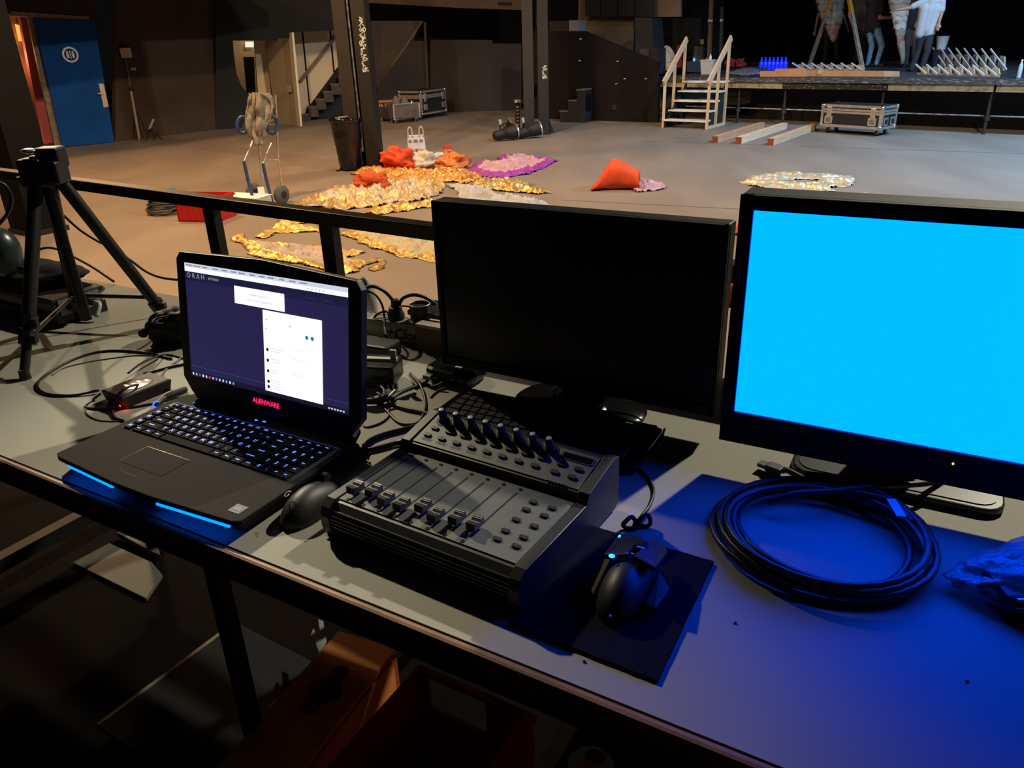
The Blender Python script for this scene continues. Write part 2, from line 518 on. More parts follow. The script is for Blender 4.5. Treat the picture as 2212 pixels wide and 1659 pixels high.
wb_ = struct(slab('wall_dark_panels', SLP.back(2.7), [(1264, -220), (1296, -220), (1296, 34), (1264, 34)], 0.06, M_black))
for a, b in ((1298, 1333), (1335, 1370), (1372, 1412)):
    P = [SLP.back(2.7)(*q_) - wb_.location for q_ in ((a, -220), (b, -220), (b, 35.5), (a, 35))]
    MB().prism(P, (0, 0, 0), SLP.n * 0.06).build('panel', M_black, wb_)
tag(slab('black_flight_box', SLP.back(1.2), [(1372, 38), (1408, 40), (1416, 150), (1372, 150)], 0.6, M_black), 'tall black box behind the sloping partition beside the tan wall', 'box')
tag(slab('grey_box', SLP.back(1.6), [(1229, 44), (1249, 44), (1249, 90), (1229, 90)], 0.4, mat('grey_card', (0.20, 0.20, 0.21), 0.7)), 'small grey box on the ledge behind the partition beside tan wall', 'box')
tag(slab('brown_cabinet', SLP.back(1.6), [(1186, 45), (1227, 46), (1227, 90), (1186, 90)], 0.4, M_brownwall), 'dark brown cabinet top behind the partition between column and grey box', 'cabinet')
tag(slab('speaker_cabinet', SLP.back(0.6), [(1383, 106), (1403, 106), (1404, 160), (1383, 160)], 0.4, M_brownwall2), 'low brown cabinet behind the lowest end of the partition', 'cabinet')
tag(slab('black_monitor_wedge', SLP.back(0.5), [(1404, 104), (1423, 104), (1423, 160), (1404, 160)], 0.4, M_black), 'black loudspeaker box beside the brown cabinet at the stage corner', 'speaker')

# ---------------------------------------------------------------- stage
SP = Plumb(at(1570, 266, 0), at(2130, 292, 0))
spu = SP.u if SP.u.x > 0 else -SP.u
spn = SP.n
ZS = 1.0
sL = SP(1424, 163); sL.z = 0
def stp(s, d, z):
    p = sL + spu * s + spn * d
    return Vector((p.x, p.y, z))
M_stage = mat('stage_boards', (0.030, 0.028, 0.030), 0.5, var=0.4, scale=2.5)
M_stageedge = mat('stage_edge', (0.05, 0.048, 0.048), 0.45, col2=(0.30, 0.28, 0.25), scale=9, lo=0.52, hi=0.72, stretch=(1, 1, 6))
fs = struct(MB().prism([stp(0, 0, 0), stp(15, 0, 0), stp(15, 9, 0), stp(0, 9, 0)], (0, 0, ZS - 0.09), (0, 0, ZS)).build('floor_stage', M_stage))
fo = fs.location
MB().prism([stp(0, -0.03, 0) - fo, stp(15, -0.03, 0) - fo, stp(15, 0, 0) - fo, stp(0, 0, 0) - fo], (0, 0, ZS - 0.10), (0, 0, ZS - 0.005)).build('stage_lip', M_stageedge, fs)
M_creamb = mat('cream_fascia', (0.36, 0.31, 0.22), 0.7, col2=(0.10, 0.085, 0.07), scale=10, lo=0.5, hi=0.75)
sdist = lambda px, y: (SP(px, y) - sL).dot(spu)
for a, b in ((0.02, sdist(1690, 180)), (sdist(1918, 185), sdist(2146, 190)), (sdist(2152, 190), 9.5)):
    MB().prism([stp(a, 0.02, 0) - fo, stp(b, 0.02, 0) - fo, stp(b, 0.05, 0) - fo, stp(a, 0.05, 0) - fo], (0, 0, ZS - 0.23), (0, 0, ZS - 0.09)).build('fascia_board', M_creamb, fs)
a, b = sdist(1692, 180), sdist(1916, 185)
MB().prism([stp(a, 0.02, 0) - fo, stp(b, 0.02, 0) - fo, stp(b, 0.05, 0) - fo, stp(a, 0.05, 0) - fo], (0, 0, ZS - 0.23), (0, 0, ZS - 0.09)).build('fascia_board', mat('chipped_black', (0.02, 0.018, 0.016), 0.6, col2=(0.30, 0.26, 0.19), scale=14, lo=0.60, hi=0.66, stretch=(1, 1, 2)), fs)
for k, x in enumerate((1592, 1692, 1905, 2140, 2330)):
    s_ = sdist(x, 200)
    MB().cyl(stp(s_, 0.12, 0) - fo, stp(s_, 0.12, ZS - 0.09) - fo, 0.03, n=10).build('stage_leg', M_iron2, fs, 40)
    MB().box(stp(s_, 0.12, 0.30) - fo, (0.08, 0.08, 0.10)).box(stp(s_, 0.12, ZS - 0.16) - fo, (0.10, 0.10, 0.10)).build('clamp', M_iron2, fs)
MB().cyl(stp(0.6, 0.16, 0.33) - fo, stp(13, 0.16, 0.33) - fo, 0.016, n=8).build('brace_pipe', mat('grey_pipe', (0.22, 0.22, 0.23), 0.4, 0.6, var=0.5, scale=12), fs, 40)
struct(MB().prism([stp(1.9, 1.1, 0), stp(15, 1.1, 0), stp(15, 1.15, 0), stp(1.9, 1.15, 0)], (0, 0, 0), (0, 0, ZS - 0.09)).build('trim_stage_skirt', mat('stage_skirt', (0.014, 0.013, 0.014), 0.8)))
# backdrop curtain with folds
cv, cf, NX = [], [], 360
for i in range(NX + 1):
    s_ = -3.0 + 22.0 * i / NX
    dd = 8.2 + 0.10 * math.sin(i * 0.9) + 0.05 * math.sin(i * 2.3 + 1)
    cv += [stp(s_, dd, ZS), stp(s_, dd, 6.5)]
    if i:
        cf.append((2 * i - 2, 2 * i, 2 * i + 1, 2 * i - 1))
struct(MB().add(cv, cf).build('wall_backdrop_curtain', mat('backdrop_velvet', (0.0035, 0.0035, 0.006), 0.95, sheen=0.0, spec=0.1), smooth=180, recalc=False))

# dark set pieces at the left end of the stage
gp = SP.back(5.0)
bs = struct(slab('wall_stage_left', SP.back(6.5), [(1405, -220), (1560, -220), (1560, 150), (1405, 150)], 0.1, mat('set_black', (0.02, 0.018, 0.016), 0.8, var=0.3, scale=1)))
pan = tag(slab('board_panel', gp, [(1453, 40), (1513, 38), (1513, 141), (1452, 141)], 0.05, M_brownwall2), 'brown double board leaning at the back left of stage', 'board')
tag(slab('set_post', SP.back(4.2), [(1535, -60), (1541, -60), (1533, 145), (1526, 145)], 0.08, M_tan), 'pale wooden post with tape beside the brown double board', 'post')
tag(slab('set_post', SP.back(4.2), [(1557, 15), (1561, 15), (1557, 147), (1552, 147)], 0.08, M_brownwall2), 'dark post with a bright tape band nearest the black backdrop', 'post')
for q_, m_ in (([(1529, 42), (1539, 42), (1538, 48), (1529, 48)], M_white), ([(1555, 41), (1561, 41), (1560, 47), (1555, 47)], M_white)):
    q2 = slab('tape_band', SP.back(4.15), q_, 0.03, M_cream)
    par = bpy.data.objects['set_post' if q_[0][0] < 1540 else 'set_post.001']
    q2.parent = par; q2.matrix_parent_inverse = Matrix.Translation(-par.location)

# ---------------------------------------------------------------- steel columns
def column(base, ang, label, graffiti=False, conduit=False):
    t = thing('steel_column', label, 'column', base, ang, 'twin steel columns of the hall')
    for sx, m_ in ((-0.19, M_iron2), (0.19, M_iron)):
        b_ = MB()
        b_.box((sx, -0.13, 3.0), (0.27, 0.025, 6.0)).box((sx, 0.13, 3.0), (0.27, 0.025, 6.0)).box((sx - 0.12 if sx < 0 else sx + 0.12, 0, 3.0), (0.025, 0.25, 6.0))
        b_.build('column_post', m_, t)
        MB().box((sx, 0, 0.015), (0.34, 0.36, 0.03)).build('base_plate', M_iron, t)
        MB().prism([(sx + math.copysign(0.13, sx), 0, 0.03), (sx + math.copysign(0.27, sx), 0, 0.03), (sx + math.copysign(0.13, sx), 0, 0.34)], (0, -0.02, 0), (0, 0.02, 0)).build('gusset', M_iron, t)
    for z in (0.9, 2.3, 3.7, 5.0):
        MB().box((0, 0.10, z), (0.14, 0.02, 0.25)).build('batten_plate', M_iron, t)
    if conduit:
        MB().cyl((-0.02, -0.10, 0.3), (-0.02, -0.10, 6), 0.022, n=8).build('conduit', mat('grey_pipe', (0, 0, 0)), t, 40)
    if graffiti:
        g = MB()
        rnd = random.Random(5)
        sc = graffiti
        z = sc[0]
        while z < sc[1]:
            pts = [Vector((0.23 + rnd.uniform(-0.06, 0.075), -0.1445, z + rnd.uniform(-0.05, 0.07))) for _ in range(5)]
            pts = smooth_path(pts, 4)
            for a_, b_ in zip(pts, pts[1:]):
                d_ = (b_ - a_)
                n_ = Vector((-d_.z, 0, d_.x)).normalized() * 0.005 if d_.length > 1e-6 else Vector((0.01, 0, 0))
                g.quad(a_ - n_, b_ - n_, b_ + n_, a_ + n_)
            z += 0.05
        g.build('graffiti', mat('chalk_paint', (0.6, 0.62, 0.6), 0.8), t, recalc=False)
    t.scale = (0.84, 0.84, 1)
    return t
c1 = at(792, 366, 0)
column((c1.x, c1.y + 0.1, 0), math.radians(-12), 'black twin steel column with white graffiti beside the rubbish bin', (1.55, 2.30), True)
c2 = at(1160, 291, 0)
column((c2.x, c2.y + 0.1, 0), math.radians(-3), 'black twin steel column farther off with stage lamps at its foot', (1.15, 1.45))
nc = at(66, 508, 0)
t = thing('near_column', 'thick black square column at the edge of the raised desk area', 'column', (nc.x, nc.y + 0.2, 0), math.radians(-33))
MB().box((0, 0, 3), (0.50, 0.42, 6)).build('column_shaft', mat('column_black', (0.004, 0.004, 0.004), 0.8, spec=0.15), t, bevel=0.01)
MB().box((0, 0, 0.03), (0.54, 0.46, 0.06)).build('base_plate', M_iron, t)
MB().box((-0.27, 0, 1.5), (0.03, 0.30, 3)).build('side_rail', M_iron, t)
# ---------------------------------------------------------------- cloths and bundles on the hall floor
from mathutils import noise as mnoise

def inside(p, poly):
    x, y = p
    c = False
    n = len(poly)
    for i in range(n):
        x1, y1 = poly[i]; x2, y2 = poly[(i + 1) % n]
        if (y1 > y) != (y2 > y) and x < (x2 - x1) * (y - y1) / (y2 - y1) + x1:
            c = not c
    return c

def edge_dist(p, poly):
    best = 9.0
    px_, py_ = p
    n = len(poly)
    for i in range(n):
        x1, y1 = poly[i]; x2, y2 = poly[(i + 1) % n]
        dx, dy = x2 - x1, y2 - y1
        L2 = dx * dx + dy * dy
        t = 0 if L2 == 0 else max(0, min(1, ((px_ - x1) * dx + (py_ - y1) * dy) / L2))
        d = math.hypot(px_ - x1 - t * dx, py_ - y1 - t * dy)
        best = min(best, d)
    return best

def fold(x, y, seed, sc):
    a = mnoise.noise((x * sc, y * sc * 0.55, seed * 7.3))
    b = mnoise.noise((x * sc * 2.3, y * sc * 1.5, seed * 3.1 + 5))
    c = mnoise.noise((x * sc * 5.1, y * sc * 4.0, seed * 1.7 + 9))
    return (1 - abs(a) * 1.8) * 0.55 + (1 - abs(b) * 1.8) * 0.30 + (1 - abs(c) * 1.8) * 0.15

def cloth(name, label, px, thick, mats, seed, cell=0.020, sc=6.0, rim=0.12, hole=None, cat='cloth', z0=0.0, turn=0.6):
    poly = [tuple(at(x, y, z0)[:2]) for x, y in px]
    # soften the outline with small ragged bays
    ring = []
    for i, p in enumerate(poly):
        q = poly[(i + 1) % len(poly)]
        L = math.dist(p, q)
        k = max(1, int(L / 0.06))
        for j in range(k):
            t = j / k
            x, y = p[0] + (q[0] - p[0]) * t, p[1] + (q[1] - p[1]) * t
            a = mnoise.noise((x * 6, y * 6, seed)) * 0.07
            nx, ny = (q[1] - p[1]) / max(L, 1e-6), -(q[0] - p[0]) / max(L, 1e-6)
            ring.append((x + nx * a, y + ny * a))
    hol = [tuple(at(x, y, z0)[:2]) for x, y in hole] if hole else None
    xs = [p[0] for p in ring]; ys = [p[1] for p in ring]
    x0, y0 = min(xs), min(ys)
    nx_, ny_ = int((max(xs) - x0) / cell) + 2, int((max(ys) - y0) / cell) + 2
    idx, V_, F_, D_ = {}, [], [], []
    ca, sa = math.cos(turn + seed), math.sin(turn + seed)
    cx, cy = sum(xs) / len(xs), sum(ys) / len(ys)
    for j in range(ny_):
        for i in range(nx_):
            x, y = x0 + i * cell, y0 + j * cell
            if not inside((x, y), ring) or (hol and inside((x, y), hol)):
                continue
            d = edge_dist((x, y), ring)
            if hol:
                d = min(d, edge_dist((x, y), hol))
            e = min(1, d / (2.0 * thick + 0.02))
            u_, w_ = (x - cx) * ca - (y - cy) * sa, (x - cx) * sa + (y - cy) * ca
            h = 0.006 + thick * 1.25 * (e ** 0.5) * max(0.03, fold(u_, w_, seed, sc) * 1.5 - 0.45)
            idx[(i, j)] = len(V_)
            jx = mnoise.noise((x * 30, y * 30, seed)) * cell * 0.4
            V_.append((x - cx + jx, y - cy, h))
            D_.append(d)
    mi = []
    for (i, j) in idx:
        q = [(i, j), (i + 1, j), (i + 1, j + 1), (i, j + 1)]
        if all(k in idx for k in q):
            ids = [idx[k] for k in q]
            F_.append(tuple(ids))
            mi.append(1 if len(mats) > 1 and min(D_[k] for k in ids) > rim else 0)
    b = MB().add(V_, F_)
    o = b.build(name, mats[0], None, 180, recalc=False, at_base=False)
    for m_ in mats[1:]:
        o.data.materials.append(m_)
    if len(mats) > 1:
        o.data.polygons.foreach_set('material_index', mi)
    o.location = (cx, cy, z0)
    md = o.modifiers.new('thickness', 'SOLIDIFY'); md.thickness = 0.004
    return tag(o, label, cat)

def bundle(name, label, px, w, h, m, seed, depth=None, cat='cloth bundle', z0=0.0, rug=0.22):
    c = at(px[0], px[1], z0)
    b = MB().ball((0, 0, 0), 1.0, 56, 34)
    out = []
    for v in b.v:
        n1 = mnoise.noise((v.x * 1.6, v.y * 1.6, v.z * 1.6 + seed * 5))
        n2 = abs(mnoise.noise((v.x * 3.1 + 3, v.y * 3.1, v.z * 4 + seed * 3)))
        n3 = abs(mnoise.noise((v.x * 7 + 3, v.y * 7, v.z * 9 + seed)))
        k = 1 + rug * 2.4 * n1 - rug * 2.2 * n2 - rug * 0.5 * n3 + rug * 0.6
        z = v.z * k * h * 0.62 + h * 0.42
        if z < 0.0:
            k *= 1.08
            z = 0.002
        out.append(Vector((v.x * k * w / 2, v.y * k * (depth or w * 0.8) / 2, z)))
    b.v = out
    o = b.build(name, m, None, 180, at_base=False)
    o.location = c + Vector((0, (depth or w * 0.8) * 0.35, 0))
    return tag(o, label, cat)

M_gold = mat('gold_lame', (0.46, 0.27, 0.06), 0.36, 0.55, col2=(0.66, 0.46, 0.18), scale=14, bump=0.35, bscale=70)
M_gold2 = mat('pale_gold_cloth', (0.48, 0.36, 0.16), 0.42, 0.35, col2=(0.50, 0.42, 0.34), scale=7, bump=0.35, bscale=60)
M_goldpink = mat('gold_pink_cloth', (0.44, 0.30, 0.09), 0.40, 0.4, col2=(0.46, 0.35, 0.27), scale=3.2, bump=0.35, bscale=60)
M_copper = mat('copper_lame', (0.48, 0.15, 0.025), 0.34, 0.5, col2=(0.66, 0.36, 0.11), scale=16, bump=0.4, bscale=70)
M_orange = mat('orange_cotton', (0.62, 0.060, 0.010), 0.85, var=0.12, scale=6, bump=0.25, bscale=40)
M_orange2 = mat('rust_orange_cotton', (0.46, 0.060, 0.010), 0.85, var=0.2, scale=8, bump=0.25, bscale=40)
M_orangegold = mat('orange_gold_cloth', (0.55, 0.080, 0.010), 0.6, 0.2, col2=(0.55, 0.22, 0.05), scale=9, bump=0.3, bscale=50)
M_offwhite = mat('off_white_cotton', (0.48, 0.44, 0.38), 0.85, var=0.08, scale=5, bump=0.3, bscale=40)
M_greywhite = mat('grey_white_cotton', (0.36, 0.36, 0.37), 0.85, var=0.10, scale=5, bump=0.3, bscale=40)
M_purple = mat('magenta_cloth', (0.26, 0.025, 0.28), 0.7, var=0.3, scale=9, bump=0.3, bscale=50)
M_pink = mat('pale_pink_cloth', (0.50, 0.30, 0.32), 0.8, col2=(0.36, 0.20, 0.28), scale=6, bump=0.3, bscale=50)
M_green = mat('pale_green_silk', (0.36, 0.37, 0.22), 0.55, 0.1, col2=(0.42, 0.30, 0.20), scale=3.0, bump=0.3, bscale=40)
M_greypink = mat('grey_pink_silk', (0.22, 0.23, 0.20), 0.6, 0.1, col2=(0.40, 0.30, 0.27), scale=5, bump=0.3, bscale=40)
M_silver = mat('silver_gold_foil', (0.66, 0.58, 0.44), 0.36, 0.55, col2=(0.44, 0.28, 0.11), scale=12, bump=0.4, bscale=60, lo=0.5, hi=0.8)
M_brown = mat('brown_gold_cloth', (0.30, 0.17, 0.05), 0.45, 0.4, var=0.3, scale=10, bump=0.3)

cloth('gold_orange_strip', 'crumpled coppery gold cloth strip in front of the cloth bundles', [(759, 378), (772, 370), (800, 366), (840, 368), (900, 371), (1000, 371), (1036, 378), (1046, 385), (1010, 397), (960, 395), (900, 393), (830, 391), (800, 384)], 0.10, [M_copper], 1)
cloth('spread_skirt', 'spread pink skirt with bright purple hem on the hall floor', [(1012, 367), (1026, 355), (1072, 349), (1078, 338), (1120, 334), (1160, 342), (1205, 347), (1182, 362), (1140, 378), (1085, 386), (1040, 384), (1015, 375)], 0.075, [M_purple, M_pink], 2, rim=0.17, cat='skirt')
cloth('gold_cloth', 'small pointed gold cloth lying beyond the black monitor', [(1018, 393), (1060, 391), (1110, 392), (1150, 400), (1197, 419), (1160, 421), (1110, 416), (1060, 413), (1030, 406)], 0.09, [M_gold], 3)
cloth('white_cloth', 'crumpled white cloth trail behind the top edge of black monitor', [(963, 403), (990, 399), (1010, 404), (1020, 411), (1060, 414), (1080, 426), (1150, 434), (1192, 446), (1194, 458), (1120, 462), (1040, 442), (985, 430), (990, 418)], 0.12, [M_greywhite], 4)
cloth('gold_spread_cloth', 'largest spread gold and pink cloth in the middle of the floor', [(628, 443), (655, 436), (681, 427), (707, 413), (758, 407), (781, 399), (895, 393), (962, 393), (965, 404), (955, 418), (932, 431), (848, 443), (764, 453), (728, 455), (687, 449), (660, 449)], 0.11, [M_goldpink, M_gold2], 5, rim=0.25, cell=0.025)
cloth('gold_strip', 'narrow gold cloth strip just above the railing beside monitor', [(783, 462), (801, 452), (848, 445), (935, 436), (960, 436), (960, 446), (881, 456), (815, 467)], 0.07, [M_gold], 6)
cloth('gold_trousers', 'gold trousers with two spread legs seen under the railing', [(548, 514), (566, 502), (590, 494), (612, 472), (647, 470), (694, 474), (750, 482), (748, 490), (700, 484), (660, 484), (640, 489), (690, 493), (694, 503), (647, 503), (590, 505), (574, 517)], 0.06, [M_gold], 7, cell=0.018, cat='trousers')
cloth('gold_shirt', 'gold shirt with grey pink front lying nearest behind the laptop', [(500, 516), (520, 505), (557, 524), (694, 534), (793, 546), (745, 560), (801, 570), (781, 588), (748, 592), (701, 588), (667, 576), (564, 561), (525, 550), (543, 541), (513, 526)], 0.055, [M_gold, M_greypink], 8, rim=0.13, cell=0.016, cat='shirt')
cloth('green_gold_shirt', 'pale green silk shirt with gold border partly behind black monitor', [(732, 509), (781, 490), (860, 496), (940, 506), (1010, 514), (1010, 572), (945, 570), (881, 557), (865, 559), (798, 535), (758, 515)], 0.045, [M_gold, M_green], 9, rim=0.14, cell=0.016, cat='shirt')
cloth('brown_twist', 'short twisted brown cloth end beside the gold shirt', [(778, 573), (798, 563), (820, 557), (834, 566), (829, 579), (803, 588), (797, 580), (815, 573), (815, 567), (795, 574)], 0.05, [M_brown], 10, cell=0.012)
cloth('foil_ring_cloth', 'silvery gold foil cloth ring on the grey floor before flight case', [(1591, 395), (1640, 381), (1696, 377), (1760, 379), (1785, 374), (1770, 382), (1851, 387), (1842, 402), (1790, 408), (1808, 416), (1704, 416), (1640, 406)], 0.075, [M_silver], 11, hole=[(1684, 394), (1705, 389), (1740, 389), (1768, 392), (1772, 396), (1740, 400), (1700, 399)], cell=0.02)
cloth('foil_scrap', 'small foil scrap just above the top edge of blue screen', [(1845, 424), (1870, 419), (1908, 425), (1900, 433), (1860, 432)], 0.05, [M_silver], 12)
cloth('foil_strip', 'thin foil strip under the foil ring at the top edge of blue screen', [(1738, 424), (1770, 416), (1835, 421), (1830, 428), (1780, 429)], 0.04, [M_silver], 17)
cloth('white_scrap', 'little white scrap above the far corner of the blue screen', [(2138, 447), (2160, 443), (2195, 449), (2190, 456), (2150, 454)], 0.05, [M_greywhite], 13)
cloth('red_cloth', 'red orange cloth strip behind the gap between the two monitors', [(1440, 476), (1500, 478), (1600, 488), (1640, 496), (1640, 512), (1580, 509), (1450, 498)], 0.07, [M_orange2], 14)
cloth('pink_grey_cloth', 'pale pink and grey cloth spilling out of the orange sack', [(1360, 396), (1390, 394), (1420, 400), (1440, 402), (1437, 410), (1405, 414), (1372, 418), (1360, 410)], 0.10, [M_pink], 15, cell=0.018)
bundle('orange_bundle', 'bright orange cloth bundle beside the column foot', (862, 371), 0.66, 0.36, M_orange, 1)
bundle('white_bundle', 'white cloth bundle between the two orange bundles', (920, 369), 0.56, 0.29, M_offwhite, 2)
bundle('orange_gold_bundle', 'orange and gold cloth bundle beside the small drink carton', (978, 369), 0.52, 0.25, M_orangegold, 3)
bundle('rust_bundle', 'rust orange cloth lump lying on the large gold cloth', (803, 415), 0.52, 0.26, M_orange2, 4)
sk = MB(); R_ = []
for s_, h_, w_, zo in ((0.0, 0.012, 0.50, 0.006), (0.06, 0.10, 0.50, 0.0), (0.16, 0.26, 0.47, 0.0), (0.28, 0.40, 0.42, 0.0), (0.40, 0.37, 0.40, 0.0), (0.52, 0.30, 0.40, 0.0), (0.62, 0.24, 0.38, 0.0), (0.66, 0.25, 0.40, -0.005), (0.63, 0.17, 0.30, 0.03), (0.50, 0.10, 0.20, 0.05)):
    R_.append([Vector((s_ * 1.0 + 0.03 * mnoise.noise((a * 1.3, s_ * 6, 2)), w_ / 2 * math.cos(a) * (1 + 0.10 * mnoise.noise((math.cos(a) * 2, math.sin(a) * 2, s_ * 7))), zo + max(0.0, h_ / 2 + h_ / 2 * math.copysign(abs(math.sin(a)) ** 0.7, math.sin(a)) * (1 + 0.14 * mnoise.noise((math.cos(a) * 3, math.sin(a) * 3, s_ * 9)))))) for a in [2 * math.pi * k / 36 for k in range(36)]])
sk.rings(R_, cap=True)
o = sk.build('orange_sack', M_orange, None, 180, at_base=False)
o.location = at(1283, 412, 0) + Vector((0, 0.2, 0)); o.rotation_euler = (0, 0, math.radians(-12))
tag(o, 'lone orange cloth sack on the open floor behind black monitor', 'sack')
bundle('orange_bag', 'orange cloth bag seen through the gap between both monitors', (1582, 660), 0.34, 0.26, M_orange2, 6, cat='bag')

# ---------------------------------------------------------------- flight cases
M_caseply = mat('case_black_ply', (0.012, 0.011, 0.012), 0.5, var=0.2, scale=10)
M_casealu = mat('case_alu', (0.62, 0.54, 0.46), 0.35, 0.75, var=0.15, scale=14)
def castor(parent, x, y, h, r):
    c = MB().box((x, y, h - 0.012), (0.09, 0.09, 0.02)).box((x - 0.025, y, h - 0.05), (0.008, 0.05, 0.08)).box((x + 0.025, y, h - 0.05), (0.008, 0.05, 0.08)).build('castor', M_alu, parent)
    MB().cyl((x - 0.02, y, r), (x + 0.02, y, r), r, n=14).build('wheel', M_rubber, c, 40)
def flight_case(label, pl, pr, depth, height, zw, lid=0.28, name='flight_case'):
    pl, pr = Vector(pl), Vector(pr)
    L = (pr - pl).length
    yaw = math.atan2(pr.y - pl.y, pr.x - pl.x)
    c = (pl + pr) / 2
    t = thing(name, label, 'flight case', (c.x, c.y, 0), yaw)
    lh = height * lid
    MB().box((0, depth / 2, zw + (height - lh) / 2), (L, depth, height - lh - 0.01)).build('case_body', M_caseply, t)
    MB().box((0, depth / 2, zw + height - lh / 2), (L, depth, lh)).build('case_lid', M_caseply, t)
    e = 0.05
    for z, hh in ((zw + e / 2, e), (zw + height - lh - e / 2, e * 0.8), (zw + height - lh + e / 2, e * 0.8), (zw + height - e / 2, e)):
        for y in (0, depth):
            MB().box((0, y, z), (L + 0.012, 0.012, hh)).build('edge_profile', M_casealu, t)
        for x in (-L / 2, L / 2):
            MB().box((x, depth / 2, z), (0.012, depth, hh)).build('edge_profile', M_casealu, t)
    for x in (-1, 1):
        for y in (0, depth):
            MB().box((x * (L / 2 - e / 2), y, zw + height / 2), (e, 0.014, height)).build('edge_profile', M_casealu, t)
            MB().box((x * L / 2, abs(y - e / 2), zw + height / 2), (0.014, e, height)).build('edge_profile', M_casealu, t)
            for z in (zw + 0.03, zw + height - 0.03):
                MB().ball((x * (L / 2 - 0.015), y + (0.015 if y == 0 else -0.015), z), 0.05, 10, 6).build('corner_ball', M_chrome, t, 40)
            castor(t, x * (L / 2 - 0.12), 0.12 if y == 0 else depth - 0.12, zw, 0.05)
        lt_ = MB().box((x * L * 0.36, -0.018, zw + height - lh - 0.02), (0.10, 0.02, lh * 0.9 + 0.08)).build('latch', M_casealu, t, bevel=0.006)
        MB().rrect(0.075, lh * 0.5 + 0.05, 0.02, 0, 0.006).v
        ds = MB(frame((x * L * 0.36, -0.012, zw + height * 0.32), (1, 0, 0), (0, 0, 1)))
        ds.rrect(0.17, 0.15, 0.025, 0, 0.012).build('handle_dish', M_casealu, t)
        ds2 = MB(frame((x * L * 0.36, -0.024, zw + height * 0.32), (1, 0, 0), (0, 0, 1)))
        ds2.rrect(0.10, 0.08, 0.015, 0, 0.012).build('handle_grip', mat('grip_grey', (0.20, 0.18, 0.16), 0.5, 0.3), t)
        for y in (depth * 0.28, depth * 0.72):
            s3 = MB(frame((x * (L / 2 + 0.002), y, zw + height * 0.32), (0, x, 0), (0, 0, 1)))
            s3.rrect(0.15, 0.15, 0.025, 0, 0.012).build('handle_dish', M_casealu, t)
            s4 = MB(frame((x * (L / 2 + 0.012), y, zw + height * 0.32), (0, x, 0), (0, 0, 1)))
            s4.rrect(0.10, 0.09, 0.015, 0, 0.006).build('handle_grip', M_caseply, t)
    return t
flight_case('black flight case with aluminium edges on castors before the stage', at(1771, 272, 0.13), at(1901, 281, 0.13), 0.56, 0.43, 0.13)
flight_case('black flight case with aluminium edges against the dark middle wall', at(912, 249, 0.12), at(965, 240, 0.12), 0.75, 0.62, 0.12, 0.25)

# low open crate on castors with lamps, and the small black box next to it
pl, pr = at(852, 259, 0.1), at(907, 254, 0.1)
L = (pr - pl).length; yaw = math.atan2(pr.y - pl.y, pr.x - pl.x); c = (pl + pr) / 2
t = thing('low_crate', 'low open dark crate on castors beside the far flight case', 'crate', (c.x, c.y, 0), yaw)
M_crate = mat('crate_brown', (0.10, 0.075, 0.055), 0.7, var=0.3, scale=6)
MB().box((0, 0.18, 0.12), (L, 0.36, 0.03)).build('crate_floor', M_crate, t)
for y in (0.01, 0.35): MB().box((0, y, 0.30), (L, 0.02, 0.36)).build('side_panel', M_crate, t)
for x in (-1, 1):
    MB().box((x * (L / 2 - 0.01), 0.18, 0.30), (0.02, 0.36, 0.36)).build('end_panel', M_crate, t)
    MB().box((x * L / 2, -0.004, 0.29), (0.04, 0.02, 0.38)).build('corner_angle', M_casealu, t)
    for y in (0.08, 0.28): castor(t, x * (L / 2 - 0.08), y, 0.105, 0.05)
MB().box((0, -0.004, 0.48), (L, 0.012, 0.02)).build('top_angle', M_casealu, t)
for i, (dx, w_, h_, m_) in enumerate(((-0.20, 0.22, 0.30, 'grey_sack'), (0.05, 0.24, 0.26, 'grey_sack'), (0.26, 0.14, 0.18, 'bright_metal'))):
    cc = Vector((c.x, c.y, 0)) + Matrix.Rotation(yaw, 3, 'Z') @ Vector((dx, 0.18, 0.14))
    b = MB().lathe([(w_ / 2 * 0.8, 0), (w_ / 2, 0.08), (w_ / 2, 0.24 + h_ * 0.4), (w_ / 2 * 0.7, 0.24 + h_ * 0.75), (w_ / 2 * 0.25, 0.24 + h_)], 14, cc)
    tag(b.build('stage_lantern', mat('grey_sack', (0.12, 0.10, 0.09), 0.8) if i < 2 else M_chrome, None, 50), ['dark round lantern standing in the crate end away from the case', 'dark round lantern in the middle of the low crate', 'shiny metal lantern in the low crate next to the flight case'][i], 'lantern')
pl, pr = at(818, 256, 0.09), at(850, 255, 0.09)
L = (pr - pl).length; yaw = math.atan2(pr.y - pl.y, pr.x - pl.x); c = (pl + pr) / 2
t = thing('tool_box', 'small black box with lettered orange rim beside the column', 'box', (c.x, c.y, 0), yaw)
MB().box((0, 0.25, 0.30), (L, 0.5, 0.40)).build('box_body', M_black, t)
MB().box((0, 0.25, 0.515), (L + 0.02, 0.52, 0.03)).build('box_rim', mat('orange_rim', (0.42, 0.16, 0.06), 0.6), t)
wm_ = MB(); words_mesh('MA 1308', 0.12, frame((0, -0.003, 0.42), (1, 0, 0), (0, 0, 1)), wm_); wm_.build('lettering', M_offwhite, t, recalc=False)
for x in (-1, 1):
    for y in (0.1, 0.4): castor(t, x * (L / 2 - 0.06), y, 0.10, 0.045)

